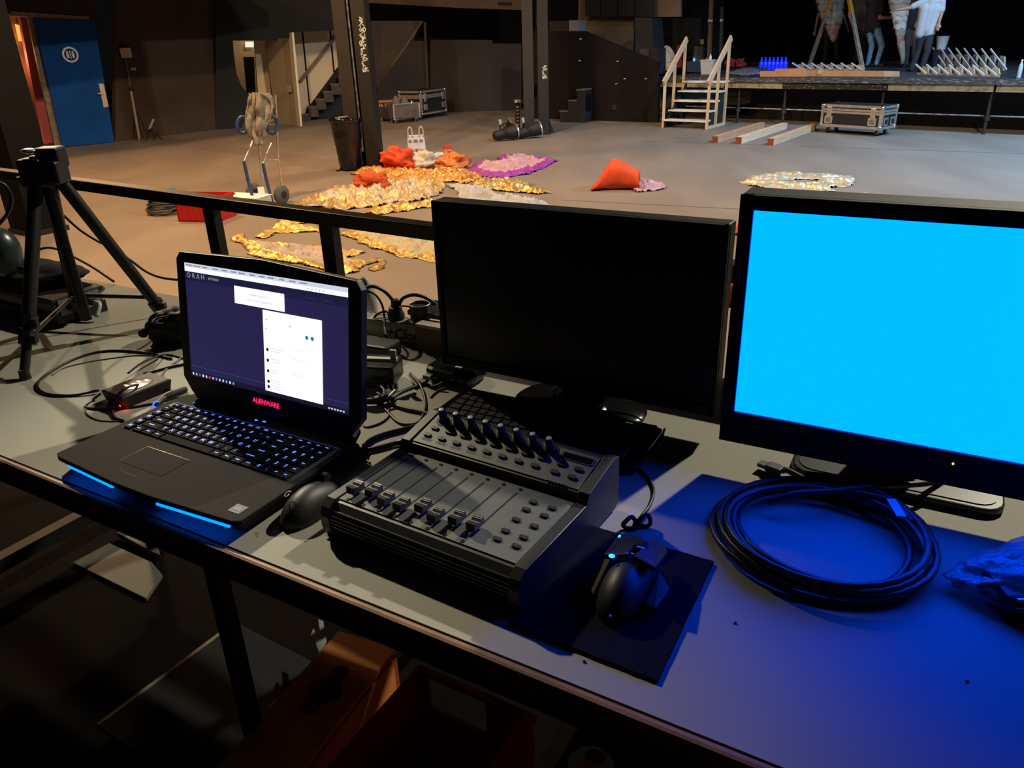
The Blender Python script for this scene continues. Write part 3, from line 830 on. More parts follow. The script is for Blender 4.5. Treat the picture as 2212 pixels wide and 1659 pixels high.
# ---------------------------------------------------------------- timber beams
for i, (n0, n1, f0, lab) in enumerate((((1538, 309), (1549, 309), (1645, 277), 'reddish timber beam on the floor closest to the wooden steps'), ((1589, 311), (1600, 311), (1694, 278), 'palest timber beam, the middle one of three on floor'), ((1657.5, 314.5), (1669, 314.5), (1756, 281), 'timber beam on the floor closest to the flight case'))):
    a, b, c = at(*n0, 0), at(*n1, 0), at(*f0, 0)
    mid = (a + b) / 2
    d = c - mid; Lb = d.length; yaw = math.atan2(d.y, d.x)
    t = thing('timber_beam', lab, 'beam', mid, yaw, 'timber beams on the hall floor')
    prof = [(-0.06, 0), (-0.06, 0.125), (0.06, 0.125), (0.06, 0.085), (0.045, 0.07), (0.045, 0.055), (0.06, 0.04), (0.06, 0)]
    mc = (mat('beam_red', (0.50, 0.25, 0.13), 0.6, var=0.15, scale=4, stretch=(0.5, 6, 6)), mat('beam_pale', (0.66, 0.44, 0.26), 0.6, var=0.12, scale=4, stretch=(0.5, 6, 6)), mat('beam_mid', (0.58, 0.33, 0.19), 0.6, var=0.12, scale=4, stretch=(0.5, 6, 6)))[i]
    MB().prism([(0, p[0], p[1]) for p in prof], (0.004, 0, 0), (Lb, 0, 0)).build('beam_body', mc, t)
    MB().prism([(0, p[0], p[1]) for p in prof], (0, 0, 0), (0.004, 0, 0)).build('end_grain', mat('end_grain_red', (0.20, 0.05, 0.025), 0.8), t)

# ---------------------------------------------------------------- wooden steps to the stage
fl, fr = at(1430, 276, 0), at(1524, 280, 0)
u = (fr - fl); Wd = u.length; u.normalize(); v = Vector((-u.y, u.x, 0))
if v.y < 0: v = -v
t = thing('wooden_steps', 'pale wooden steps with two handrails leading up to the stage', 'steps', (fl + fr) / 2, math.atan2(u.y, u.x))
run = 0.225
for k in range(5):
    z = 0.165 + 0.19 * k
    MB().box((0, 0.13 + run * k, z), (Wd - 0.02, 0.25, 0.035)).build('tread', M_pinewhite, t)
for sx in (-1, 1):
    x = sx * (Wd / 2)
    for j, (y, zt) in enumerate(((0.05, 0.98), (0.50, 1.36), (0.98, 1.76))):
        MB().box((x, y, zt / 2), (0.05, 0.05, zt)).build('post', M_pine, t)
    MB().bar((x - sx * 0.0, -0.02, 0.95), (x, 1.04, 1.83), 0.045, 0.13).build('handrail', M_pine, t)
    MB().box((x, 0.52, 0.03), (0.045, 0.95, 0.06)).build('floor_rail', M_pine, t)
    MB().prism([(x - sx * 0.04, 0.02, 0.0), (x - sx * 0.04, 1.06, 0.0), (x - sx * 0.04, 1.06, 0.90), (x - sx * 0.04, 0.02, 0.12)], (0, 0, 0), (-sx * 0.02, 0, 0)).build('side_board', M_black, t)

# black mobile step block by the partition
fl, fr, br = at(1210, 264, 0), at(1263, 265, 0), at(1295, 260, 0)
u = (fr - fl); Lw = u.length; u.normalize(); v = Vector((-u.y, u.x, 0))
t = thing('step_block', 'black three-step block against the sloping partition', 'steps', fl, math.atan2(u.y, u.x))
for k in range(3):
    x0, x1 = Lw * 0.34 * k, (Lw * 0.34 * (k + 1) if k < 2 else Lw * 1.0)
    zt = 0.25 * (k + 1)
    MB().box(((x0 + x1) / 2, 0.22, zt / 2), (x1 - x0, 0.44, zt)).build('step_body', M_black, t)
    MB().box(((x0 + x1) / 2 - 0.01, 0.22, zt + 0.012), (x1 - x0 + 0.01, 0.46, 0.024)).build('tread', M_tan, t)
MB().box((Lw + 0.004, 0.22, 0.45), (0.012, 0.34, 0.4)).build('side_recess', M_glossblack, t)

# ---------------------------------------------------------------- rubbish bin by the column
bc = at(760, 368, 0) + Vector((-0.02, 0.08, 0))
t = thing('rubbish_bin', 'tall rubbish bin lined with a shiny black bag by column', 'bin', bc)
b = MB()
R_ = []
rnd = random.Random(3)
for i in range(15):
    z = 0.02 + 0.80 * i / 14
    r = 0.19 + 0.075 * i / 14
    R_.append([Vector(((r + 0.022 * mnoise.noise((math.cos(a) * 2.2, math.sin(a) * 2.2, z * 5)) + 0.012 * mnoise.noise((math.cos(a) * 6, math.sin(a) * 6, z * 11))) * math.cos(a), (r + 0.022 * mnoise.noise((math.cos(a) * 2.2, math.sin(a) * 2.2, z * 5))) * math.sin(a), z)) for a in [2 * math.pi * k / 40 for k in range(40)]])
b.rings(R_)
b.build('bin_bag', mat('black_bag_plastic', (0.004, 0.004, 0.004), 0.25, bump=0.5, bscale=18), t, 180)
b = MB()
b.rings([[Vector((r * math.cos(2 * math.pi * k / 36), r * math.sin(2 * math.pi * k / 36), z)) for k in range(36)] for r, z in ((0.275, 0.78), (0.29, 0.83), (0.285, 0.855), (0.265, 0.85), (0.25, 0.70), (0.24, 0.69))], cap=False)
b.build('bin_rim', M_glossblack, t, 180)
MB().bar((-0.12, -0.22, 0.87), (0.16, 0.2, 0.875), 0.035, 0.015).build('rim_bar', mat('grey_plastic', (0.35, 0.30, 0.25), 0.5), t)
tag(MB().bar(at(728, 369, 0.012), at(752, 362, 0.012), 0.04, 0.022).build('black_stick', M_black), 'short black stick on the floor at the foot of bin', 'stick')

# ---------------------------------------------------------------- sack truck with towel
ba, bb = at(549, 434, 0), at(612, 440, 0)
t = thing('sack_truck', 'folding metal sack truck with blue handles in the open hall', 'sack truck', (ba + bb) / 2)
O = (ba + bb) / 2
def T(px, py, base): return over(px, py, base) - O
near = O + Vector((-0.05, -0.38, 0))
M_bluep = mat('blue_plastic', (0.02, 0.055, 0.17), 0.4)
for (x, y, bse) in ((549, 421, ba), (609, 426, bb)):
    c = over(x, y, bse) - O
    ax = (bb - ba).normalized() * 0.045
    c.z = 0.125
    MB().tube([c - ax, c - ax * 0.5, c + ax * 0.5, c + ax], [0.09, 0.125, 0.125, 0.09], 22).build('wheel', mat('tyre_grey', (0.09, 0.085, 0.07), 0.7), t, 50)
    MB().cyl(c - ax * 1.15, c + ax * 1.15, 0.05, n=14).build('hub', M_blackplastic, t, 50)
for pts in ([(558, 300), (562, 345), (568, 408)], [(595, 205), (601, 345), (610, 412)]):
    MB().tube([T(x, y, O) for x, y in pts], 0.014, 8).build('frame_rail', M_alu, t, 50)
MB().tube([T(562, 345, O), T(602, 346, O)], 0.012, 8).build('cross_bar', M_alu, t, 50)
MB().tube([T(556, 268, O), T(598, 268, O)], 0.012, 8).build('cross_bar', M_alu, t, 50)
for pts in ([(546, 305), (528, 349)], [(586, 310), (568, 354)]):
    MB().tube([T(pts[0][0], pts[0][1], O), T(pts[1][0], pts[1][1], near)], 0.014, 8).build('folding_arm', M_alu, t, 50)
for pts in ([(527, 349), (536, 390), (546, 428)], [(568, 354), (577, 395), (588, 437)]):
    MB().tube([T(x, y, near) for x, y in pts], 0.022, 6).build('blue_leg', M_bluep, t, 50)
for cx_, cy_, rx, ry in ((524, 270, 12, 18), (588, 270, 11, 19)):
    ring = [T(cx_ + rx * math.cos(a), cy_ + ry * math.sin(a), O + Vector((0, -0.06, 0))) for a in [2 * math.pi * k / 20 for k in range(20)]]
    MB().tube(ring, 0.024, 8, closed=True).build('blue_handle', M_bluep, t, 180)
pq = [T(556, 404, near), T(570, 404, near), T(572, 418, near), T(558, 420, near)]
MB().prism(pq, (0, 0, 0), (0, 0.012, 0)).build('toe_plate', M_white, t)
# towel draped over the handles
tv, tf = [], []
NU, NV = 26, 34
for j in range(NV + 1):
    y = 198 + (310 - 198) * j / NV
    half = 20 + 9 * math.sin(min(1, j / NV * 1.3) * math.pi) - (8 if j > NV * 0.85 else 0)
    cx_ = 564 + 4 * math.sin(j * 0.2)
    for i in range(NU + 1):
        s_ = i / NU * 2 - 1
        q = over(cx_ + s_ * half, y + (3 if abs(s_) > 0.6 and j < 3 else 0), O)
        f_ = mnoise.noise((s_ * 3.2, j * 0.07, 2.0))
        g_ = mnoise.noise((s_ * 7, j * 0.16, 7.0))
        q.y += -0.10 - 0.09 * math.cos(s_ * 1.4) + 0.10 * f_ + 0.035 * g_
        tv.append(q)
for j in range(NV):
    for i in range(NU):
        a = j * (NU + 1) + i
        tf.append((a, a + 1, a + NU + 2, a + NU + 1))
o = MB().add(tv, tf).build('draped_towel', mat('grey_towel', (0.24, 0.20, 0.155), 0.95, var=0.2, scale=20, bump=0.4, bscale=90), None, 180, recalc=False)
md = o.modifiers.new('thickness', 'SOLIDIFY'); md.thickness = 0.02
tag(o, 'grey beige towel draped over the sack truck handles', 'towel')

# ---------------------------------------------------------------- paper bag and drink carton
pb = at(901, 345, 0) + Vector((0, 0.08, 0))
t = thing('paper_carrier_bag', 'white printed paper carrier bag with two loop handles', 'bag', pb, math.radians(8))
b = MB()
b.rings([[Vector((x * w_, y * d_, z)) for x, y in ((-1, -1), (1, -1), (1, 1), (-1, 1))] for w_, d_, z in ((0.155, 0.08, 0), (0.16, 0.085, 0.2), (0.15, 0.07, 0.42))])
b.build('bag_body', mat('white_paper', (0.66, 0.65, 0.68), 0.7, col2=(0.55, 0.50, 0.50), scale=12), t)
for sx in (-0.10, 0.10):
    pts = smooth_path([(sx - 0.035, -0.07, 0.40), (sx - 0.035, -0.075, 0.52), (sx, -0.075, 0.575), (sx + 0.035, -0.075, 0.52), (sx + 0.035, -0.07, 0.40)], 5)
    MB().tube(pts, 0.012, 6).build('loop_handle', M_offwhite, t, 180)
pr_ = MB()
for x, w_ in ((-0.11, 0.05), (0.09, 0.06)):
    pr_.box((x, -0.083, 0.33), (w_, 0.004, 0.045))
pr_.build('printed_letters', mat('print_blue', (0.16, 0.18, 0.26), 0.7), t)
MB().box((-0.01, -0.083, 0.33), (0.07, 0.004, 0.05)).box((-0.09, -0.088, 0.1), (0.06, 0.006, 0.12)).box((0.08, -0.089, 0.13), (0.07, 0.006, 0.09)).box((0.0, -0.09, 0.17), (0.05, 0.006, 0.05)).build('printed_figures', mat('print_brown', (0.30, 0.12, 0.06), 0.7), t)
jc = at(968, 345, 0) + Vector((0, 0.05, 0))
t = thing('drink_carton', 'small orange drink carton with red top behind the bundles', 'carton', jc, math.radians(15))
MB().box((0, 0, 0.09), (0.14, 0.10, 0.18)).build('carton_body', mat('orange_card', (0.80, 0.30, 0.05), 0.6), t)
MB().box((0, 0, 0.215), (0.142, 0.102, 0.07)).build('carton_top', mat('red_card', (0.60, 0.05, 0.02), 0.6), t)
MB().box((0.02, -0.052, 0.10), (0.07, 0.004, 0.11)).build('printed_label', mat('print_brown', (0, 0, 0)), t)

# ---------------------------------------------------------------- stage lamps at the foot of the far column
def par_can(label, c, yaw, pitch, s=1.0, m=None):
    t = thing('stage_lamp', label, 'stage lamp', c, yaw, 'stage lamps at the column foot')
    R = Matrix.Rotation(pitch, 4, 'Y')
    h = Matrix.Translation((0, 0, 0.14 * s)) @ R
    MB(h).tube([(-0.26 * s, 0, 0), (-0.22 * s, 0, 0), (-0.05 * s, 0, 0), (0.16 * s, 0, 0), (0.24 * s, 0, 0)], [0.05 * s, 0.09 * s, 0.10 * s, 0.135 * s, 0.14 * s], 22).build('lamp_can', m or M_iron, t, 40)
    MB(h).tube([(0.225 * s, 0, 0), (0.25 * s, 0, 0)], [0.15 * s, 0.145 * s], 22).build('front_ring', M_casealu, t, 40)
    y = smooth_path([(0, -0.14 * s, 0), (-0.03 * s, -0.16 * s, 0.10 * s), (-0.05 * s, 0, 0.20 * s), (-0.03 * s, 0.16 * s, 0.10 * s), (0, 0.14 * s, 0)], 5)
    MB(h).tube(y, 0.012 * s, 6).build('yoke', M_iron, t, 50)
    MB(h).box((-0.07 * s, 0, 0.24 * s), (0.05 * s, 0.04 * s, 0.10 * s)).build('hook_clamp', M_alu, t)
    return t
par_can('stage lamp lying nearest the bin side of column foot', at(1092, 304, 0), math.radians(20), math.radians(-8), 1.05)
par_can('stage lamp lying in front of the column with bright ring', at(1143, 299, 0), math.radians(15), math.radians(-12), 1.05)
par_can('smaller stage lamp tipped up behind the other two', at(1100, 285, 0), math.radians(-40), math.radians(-50), 0.8)
kb = at(1119, 288, 0)
t = thing('lamp_bar', 'upright black lamp bar with clamp leaning by the column', 'lamp bar', kb, 0.2)
MB().box((0, 0, 0.33), (0.10, 0.06, 0.66)).build('bar_body', M_iron, t)
MB().box((0, -0.02, 0.69), (0.13, 0.10, 0.06)).build('end_clamp', M_alu, t)
for k in range(7): MB().box((0.0, -0.032, 0.12 + 0.075 * k), (0.06, 0.006, 0.03)).build('slot', M_alu, t)

# ---------------------------------------------------------------- red crate, cable coil, white board
ca_, cb_ = at(386, 479, 0), at(432, 480, 0)
yaw = math.atan2(cb_.y - ca_.y, cb_.x - ca_.x)
t = thing('red_crate', 'red plastic crate on the hall floor behind the railing', 'crate', ca_, yaw)
M_redp = mat('red_plastic', (0.55, 0.012, 0.012), 0.45)
Wc, Dc, Hc = 0.56, 0.42, 0.30
for y in (0.01, Dc): MB().box((Wc / 2, y, Hc / 2), (Wc, 0.02, Hc)).build('side_wall', M_redp, t)
for x in (0.01, Wc): MB().box((x, Dc / 2, Hc / 2), (0.02, Dc, Hc)).build('end_wall', M_redp, t)
MB().box((Wc / 2, Dc / 2, 0.01), (Wc, Dc, 0.02)).build('crate_floor', M_redp, t)
for y in (-0.008, Dc + 0.012): MB().box((Wc / 2, y, Hc - 0.02), (Wc + 0.04, 0.03, 0.03)).build('rim', M_redp, t)
for k in range(6): MB().box((0.06 + k * 0.088, -0.006, Hc / 2 - 0.02), (0.012, 0.012, Hc - 0.08)).build('rib', M_redp, t)
cc = at(352, 464, 0) + Vector((0, 0.1, 0))
b = MB()
rnd = random.Random(8)
for k in range(11):
    rr = 0.17 + rnd.uniform(-0.02, 0.025)
    dx, dy = rnd.uniform(-0.02, 0.02), rnd.uniform(-0.02, 0.02)
    b.tube([(cc.x + dx + rr * math.cos(a) * 1.15, cc.y + dy + rr * math.sin(a), 0.015 + k * 0.024 + 0.012 * math.sin(2 * a + k)) for a in [2 * math.pi * i / 28 for i in range(28)]], 0.014, 6, closed=True)
tag(b.build('cable_coil', mat('grey_cable', (0.055, 0.05, 0.045), 0.6), None, 180), 'thick coil of dark cable beside the red crate', 'cable')
tag(MB().bar(cc + Vector((0.08, 0.0, 0.30)), cc + Vector((0.18, -0.02, 0.30)), 0.05, 0.05).build('blue_tape_roll', mat('blue_tape', (0.03, 0.16, 0.30), 0.5)), 'bit of blue tape on top of the cable coil', 'tape')
wa, wb2, wc = at(466, 452, 0), at(545, 456, 0), at(540, 420, 0)
t = thing('white_board', 'long low white board lying behind the red crate', 'board', wa, math.atan2((wb2 - wa).y, (wb2 - wa).x))
MB().box(((wb2 - wa).length / 2, 0.16, 0.08), ((wb2 - wa).length + 0.2, 0.32, 0.16)).build('board_body', mat('white_laminate', (0.62, 0.57, 0.50), 0.5), t)
MB().box(((wb2 - wa).length / 2, 0.16, 0.165), ((wb2 - wa).length + 0.22, 0.34, 0.012)).build('top_edge', M_white, t)

# ---------------------------------------------------------------- light stands by the left wall
def stand(label, foot, top, legs, head, sag=0.02):
    O = at(*foot, 0)
    t = thing('light_stand', label, 'light stand', O)
    P = lambda x, y: over(x, y, O) - O
    a, b = Vector((0, 0, 0.0)), P(*top)
    MB().cyl(a, a + (b - a) * 0.62, 0.032, n=10).build('lower_tube', mat('stand_grey', (0.42, 0.35, 0.27), 0.5, 0.2), t, 50)
    MB().cyl(a + (b - a) * 0.6, b, 0.024, n=10).build('upper_tube', mat('stand_dark', (0.10, 0.09, 0.09), 0.5, 0.3), t, 50)
    MB().ball(a + (b - a) * 0.62, 0.05, 10, 6).build('clamp_collar', M_black, t, 50)
    for l in legs:
        MB().cyl(a + (b - a) * 0.45, P(*l), 0.014, n=8).build('leg', M_iron2, t, 50)
    head(t, P)
    return t
def head1(t, P):
    MB().box(P(272, 114), (0.20, 0.16, 0.22)).build('lamp_head', M_cream, t, bevel=0.01)
    MB().box(P(288, 149), (0.10, 0.07, 0.06)).build('side_clamp', M_cream, t)
def head2(t, P):
    MB().bar(P(352, 112), P(370, 113), 0.04, 0.04).build('top_bar', M_alu, t)
stand('light stand with pale square head beside the blue door', (301, 301), (271, 124), [(322, 297), (290, 299)], head1)
stand('thin light stand with flat top bar against the dark wall', (375, 289), (349, 112), [(415, 298), (356, 291)], head2)
O = at(327, 303, 0)
t = thing('floor_tripod', 'small folded black tripod base lying between the light stands', 'tripod', O)
P = lambda x, y: over(x, y, O) - O
MB().cyl(P(322, 280), P(332, 257), 0.03, n=8).build('stub_tube', mat('stand_grey', (0, 0, 0)), t, 50)
for l in ((315, 303), (337, 305), (350, 301)):
    MB().cyl(P(325, 280), P(*l), 0.016, n=8).build('leg', M_iron2, t, 50)
MB().ball(P(325, 281), 0.05, 10, 6).build('hub', M_blackplastic, t, 50)
# ---------------------------------------------------------------- people on the stage
M_skin = mat('skin', (0.42, 0.21, 0.14), 0.6)
M_hair = mat('dark_hair', (0.02, 0.014, 0.01), 0.7)

def capsule(b, p0, p1, r0, r1, n=12):
    p0, p1 = Vector(p0), Vector(p1)
    b.ball(p0, r0, n, 8).ball(p1, r1, n, 8).cyl(p0, p1, r0, r1, n)

def remesh(o, voxel, it=4):
    md = o.modifiers.new('skin', 'REMESH'); md.mode = 'VOXEL'; md.voxel_size = voxel; md.use_smooth_shade = True
    ms = o.modifiers.new('soften', 'SMOOTH'); ms.factor = 0.5; ms.iterations = it

def person(label, foot, J, shirt, trousers, shoes, sleeve=0.8, shirt_len=1.0, face=(0, -1, 0)):
    """J: joints in world space; one continuous body with clothes as children"""
    O = Vector(foot)
    J = {k: Vector(v) - O for k, v in J.items()}
    t = thing('person', label, 'person', O)
    across = (J['shR'] - J['shL']).normalized()
    pel, che, nek, hed = J['pelvis'], J['chest'], J['neck'], J['head']
    def torso(b, k):
        for s in (-1, 0, 1):
            capsule(b, pel + across * 0.085 * s, che + across * 0.10 * s, 0.105 + k, 0.115 + k)
        capsule(b, J['shL'], J['shR'], 0.062 + k, 0.062 + k)
        capsule(b, che, nek - (nek - che) * 0.25, 0.10 + k, 0.07 + k)
    def legs(b, k):
        for s in 'LR':
            capsule(b, J['hip' + s], J['kn' + s], 0.085 + k, 0.058 + k)
            capsule(b, J['kn' + s], J['an' + s], 0.056 + k, 0.040 + k)
    b = MB()
    torso(b, -0.01)
    legs(b, -0.012)
    capsule(b, nek - (nek - che) * 0.3, nek + (hed - nek) * 0.6, 0.058, 0.052)
    b.ball(hed, (0.075, 0.09, 0.115), 16, 12)
    f = Vector(face).normalized(); sd = f.cross(Z).normalized()
    b.ball(hed + f * 0.045 - Z * 0.065, (0.05, 0.05, 0.05), 10, 8)                 # jaw
    capsule(b, hed + f * 0.085 + Z * 0.015, hed + f * 0.108 - Z * 0.022, 0.011, 0.017, 8)  # nose
    for s in (-1, 1):
        b.ball(hed + sd * 0.078 * s - Z * 0.005, (0.016, 0.022, 0.034), 8, 6)       # ears
        b.ball(hed + sd * 0.032 * s + f * 0.078 + Z * 0.03, 0.016, 8, 6)            # brow over the eye
    for s in 'LR':
        sh, el, wr = J['sh' + s], J['el' + s], J['wr' + s]
        capsule(b, sh, el, 0.050, 0.041)
        capsule(b, el, wr, 0.042, 0.027)
        d = (wr - el).normalized()
        side = d.cross(Z)
        side = side.normalized() if side.length > 0.2 else Vector((1, 0, 0))
        palm = wr + d * 0.055
        for q in (-0.024, 0, 0.024):
            capsule(b, wr + side * q * 0.6, palm + side * q + d * 0.025, 0.019, 0.017, 8)
        up_ = side.cross(d)
        for i, L_ in enumerate((0.060, 0.075, 0.070, 0.052)):
            r0_ = palm + d * 0.03 + side * (-0.033 + 0.022 * i)
            k1 = r0_ + d * L_ * 0.55 - up_ * 0.008
            k2 = k1 + d * L_ * 0.45 - up_ * 0.022
            capsule(b, r0_, k1, 0.010, 0.009, 6); capsule(b, k1, k2, 0.009, 0.008, 6)
        t0 = wr + d * 0.03 - side * 0.03
        t1 = t0 + d * 0.032 - side * 0.028
        capsule(b, t0, t1, 0.012, 0.010, 6); capsule(b, t1, t1 + d * 0.03, 0.010, 0.008, 6)
    o = b.build('body', M_skin, t, 180); remesh(o, 0.011, 2)
    c = MB(); torso(c, 0.018)
    low = pel - (che - pel).normalized() * 0.10 * shirt_len
    for s in (-1, 1):
        capsule(c, pel + across * 0.085 * s, low + across * 0.09 * s, 0.125, 0.115)
    for s in 'LR':
        capsule(c, J['sh' + s], J['sh' + s].lerp(J['el' + s], sleeve), 0.075, 0.068)
    o = c.build('shirt', shirt, t, 180); remesh(o, 0.016, 3)
    c = MB(); legs(c, 0.018)
    for s in (-1, 1):
        capsule(c, pel + across * 0.06 * s, J['hipL' if s < 0 else 'hipR'], 0.118, 0.108)
    o = c.build('trousers', trousers, t, 180); remesh(o, 0.016, 3)
    for s in 'LR':
        an, to = J['an' + s], J['to' + s]
        c = MB()
        capsule(c, an + Z * 0.0, an - Z * (an.z - 0.04), 0.048, 0.045)
        capsule(c, Vector((an.x, an.y, 0.045)), Vector((to.x, to.y, 0.035)), 0.044, 0.036)
        o = c.build('shoe', shoes, t, 180); remesh(o, 0.014, 2)
    h = MB().ball(hed + Z * 0.028 - f * 0.018, (0.088, 0.098, 0.105), 14, 10)
    h.v = [v for v in h.v]
    h.build('hair', M_hair, t, 180)
    e = MB()
    for s in (-1, 1):
        e.ball(hed + sd * 0.032 * s + f * 0.083 + Z * 0.008, (0.013, 0.009, 0.008), 8, 6)
    e.build('eyes', mat('eye_white', (0.7, 0.68, 0.65), 0.3), t, 180)
    MB().ball(hed + f * 0.085 - Z * 0.058, (0.024, 0.012, 0.006), 8, 6).build('mouth', mat('lips', (0.30, 0.09, 0.07), 0.5), t, 180)
    return t

def JP(base):
    d = Vector((base.x, base.y, 0)).normalized()
    return lambda px, py, back=0.0: over(px, py, base) + d * back

M_tee_white = mat('white_tee', (0.42, 0.43, 0.45), 0.85, var=0.05, scale=8)
M_tee_black = mat('black_tee', (0.014, 0.011, 0.011), 0.85)
M_tee_brown = mat('brown_shirt', (0.06, 0.036, 0.022), 0.85)
M_navy = mat('dark_trousers', (0.016, 0.017, 0.024), 0.85)
M_jeans = mat('blue_jeans', (0.14, 0.26, 0.37), 0.85, var=0.25, scale=14)
M_browntr = mat('brown_trousers', (0.050, 0.036, 0.030), 0.85)
M_shoe = mat('dark_shoe', (0.012, 0.012, 0.013), 0.6)

b_ = at(1975, 155, ZS); j = JP(b_)
person('person in white t-shirt and dark trousers, back turned, one arm reaching out', b_, dict(
    head=j(2012, -38), neck=j(2014, -14), chest=j(2010, 20), pelvis=j(2000, 62), shL=j(1992, 5), shR=j(2035, 4),
    elL=j(1966, 17, -0.05), wrL=j(1938, 22, -0.1), elR=j(2034, 28, -0.05), wrR=j(2028, 50, -0.12),
    hipL=j(1992, 68), hipR=j(2009, 68), knL=j(1985, 108, 0.06), knR=j(2003, 110, -0.06), anL=j(1969, 149, 0.05), anR=j(1990, 150, -0.05), toL=j(1962, 154, 0.2), toR=j(1985, 156, 0.12)),
    M_tee_white, M_navy, M_shoe, 0.75, 1.0, face=(-0.5, 0.85, -0.1))
b_ = at(1884, 144, ZS); j = JP(b_)
person('person in black t-shirt and light blue jeans bending towards the scaly costume', b_, dict(
    head=j(1905, -36), neck=j(1900, -12), chest=j(1893, 18), pelvis=j(1886, 58), shL=j(1876, 4, 0.1), shR=j(1908, 6, -0.1),
    elL=j(1884, 34, 0.18), wrL=j(1918, 33, 0.16), elR=j(1900, 39, -0.2), wrR=j(1930, 38, -0.16),
    hipL=j(1879, 64, 0.06), hipR=j(1894, 64, -0.06), knL=j(1883, 100, 0.06), knR=j(1905, 100, -0.08), anL=j(1874, 139, 0.06), anR=j(1893, 137, -0.06), toL=j(1885, 144, 0.0), toR=j(1905, 142, -0.1)),
    M_tee_black, M_jeans, M_shoe, 0.7, 0.6, face=(0.9, 0.2, -0.3))
b_ = at(1961, 147, ZS) + Vector((0.1, 0.5, 0)); j = JP(b_)
person('person in dark shirt and brown trousers standing behind the scaly costume', b_, dict(
    head=j(1972, -40), neck=j(1970, -18), chest=j(1969, 12), pelvis=j(1967, 52), shL=j(1952, -2), shR=j(1990, 0),
    elL=j(1944, 20, -0.1), wrL=j(1940, 38, -0.28), elR=j(1990, 24, -0.05), wrR=j(1982, 46, -0.15),
    hipL=j(1960, 58), hipR=j(1975, 58), knL=j(1959, 98, -0.05), knR=j(1976, 98, -0.05), anL=j(1957, 138), anR=j(1974, 139), toL=j(1953, 142, -0.16), toR=j(1975, 143, -0.16)),
    M_tee_black, M_browntr, M_shoe, 0.5, 0.8, face=(-0.4, -0.9, -0.2))
b_ = at(1790, 137, ZS) + Vector((0, 0.3, 0)); j = JP(b_)
person('person in brown shirt half hidden behind the ladder, one arm hanging', b_, dict(
    head=j(1800, -38), neck=j(1797, -16), chest=j(1795, 14), pelvis=j(1793, 54), shL=j(1776, 4), shR=j(1816, 4),
    elL=j(1766, 38, 0.0), wrL=j(1761, 66, -0.05), elR=j(1822, 34, 0.1), wrR=j(1830, 58, 0.05),
    hipL=j(1786, 60), hipR=j(1802, 60), knL=j(1784, 96, -0.05), knR=j(1806, 96, -0.05), anL=j(1780, 132), anR=j(1808, 132), toL=j(1776, 136, -0.15), toR=j(1810, 136, -0.15)),
    M_tee_brown, M_tee_black, M_shoe, 0.6, 0.8, face=(0.3, -0.95, -0.1))
b_ = at(1862, 141, ZS) + Vector((-0.1, 0.7, 0)); j = JP(b_)
person('person in brown shirt and black trousers behind the ladder beside the jeans', b_, dict(
    head=j(1858, -38), neck=j(1858, -16), chest=j(1859, 14), pelvis=j(1860, 54), shL=j(1840, 4), shR=j(1878, 4),
    elL=j(1834, 32, 0.0), wrL=j(1842, 56, -0.1), elR=j(1880, 32, 0.0), wrR=j(1876, 56, -0.1),
    hipL=j(1852, 60), hipR=j(1868, 60), knL=j(1852, 98, -0.05), knR=j(1868, 98, -0.05), anL=j(1850, 134), anR=j(1869, 134), toL=j(1848, 138, -0.15), toR=j(1871, 138, -0.15)),
    M_tee_brown, M_tee_black, M_shoe, 0.6, 0.8, face=(0.2, -0.95, -0.1))

# ---------------------------------------------------------------- hanging scaly costumes
def costume(label, base, tiers, m_list, tail=None, hang=4.6):
    j = JP(base)
    top = j(*tiers[0][:2])
    O = Vector((top.x, top.y, 0))
    t = thing('scaly_costume', label, 'costume', (O.x, O.y, ZS), 0, 'scaly costumes hanging on stage')
    for i in range(len(tiers) - 1):
        x0, y0, w0 = tiers[i]; x1, y1, w1 = tiers[i + 1]
        a, c = j(x0, y0), j(x1, y1)
        ra_ = (j(x0 + w0, y0) - a).length; rc_ = (j(x1 + w1, y1) - c).length
        b = MB(); N = 40; R_ = []
        for q, (tt, grow) in enumerate(((0, 0.80), (0.5, 1.0), (1.0, 1.08), (1.28, 1.05))):
            ctr = a.lerp(c, tt) - Vector((O.x, O.y, ZS))
            r = (ra_ + (rc_ - ra_) * tt) * grow
            R_.append([ctr + Vector((r * math.cos(2 * math.pi * k / N), 0.7 * r * math.sin(2 * math.pi * k / N), (-0.045 * abs(math.sin(math.pi * k / N * 5 + i * 0.8)) if q == 3 else 0))) for k in range(N)])
        b.rings(R_, cap=False)
        b.build('scale_tier', m_list[i % len(m_list)], t, 180)
    MB().cyl((0, 0, top.z - ZS - 0.05), (0, 0, hang - ZS), 0.008, n=6).build('hanging_rope', M_black, t)
    if tail:
        MB().tube([j(*p) - Vector((O.x, O.y, ZS)) for p in tail], [0.09, 0.075, 0.055, 0.045], 10).build('tail', m_list[0], t, 180)
    return t
sc1 = mat('scale_beige', (0.36, 0.30, 0.22), 0.7, var=0.2, scale=9)
sc2 = mat('scale_pinkish', (0.40, 0.22, 0.15), 0.7, var=0.2, scale=9)
sc3 = mat('scale_pale', (0.56, 0.54, 0.46), 0.7, var=0.15, scale=9)
lb = at(1800, 141, ZS) + Vector((0, 0.1, 0))
costume('beige scaly costume hanging to a reddish tip between the ladder legs', lb, [(1793, -45, 26), (1793, -20, 30), (1793, 0, 30), (1794, 16, 28), (1796, 32, 25), (1797, 46, 22), (1798, 58, 17), (1799, 70, 12), (1800, 80, 8), (1800, 86, 4)], [sc1, sc1, sc1, sc1, sc1, sc2, sc2, sc2, sc2])
cb = at(1950, 146, ZS)
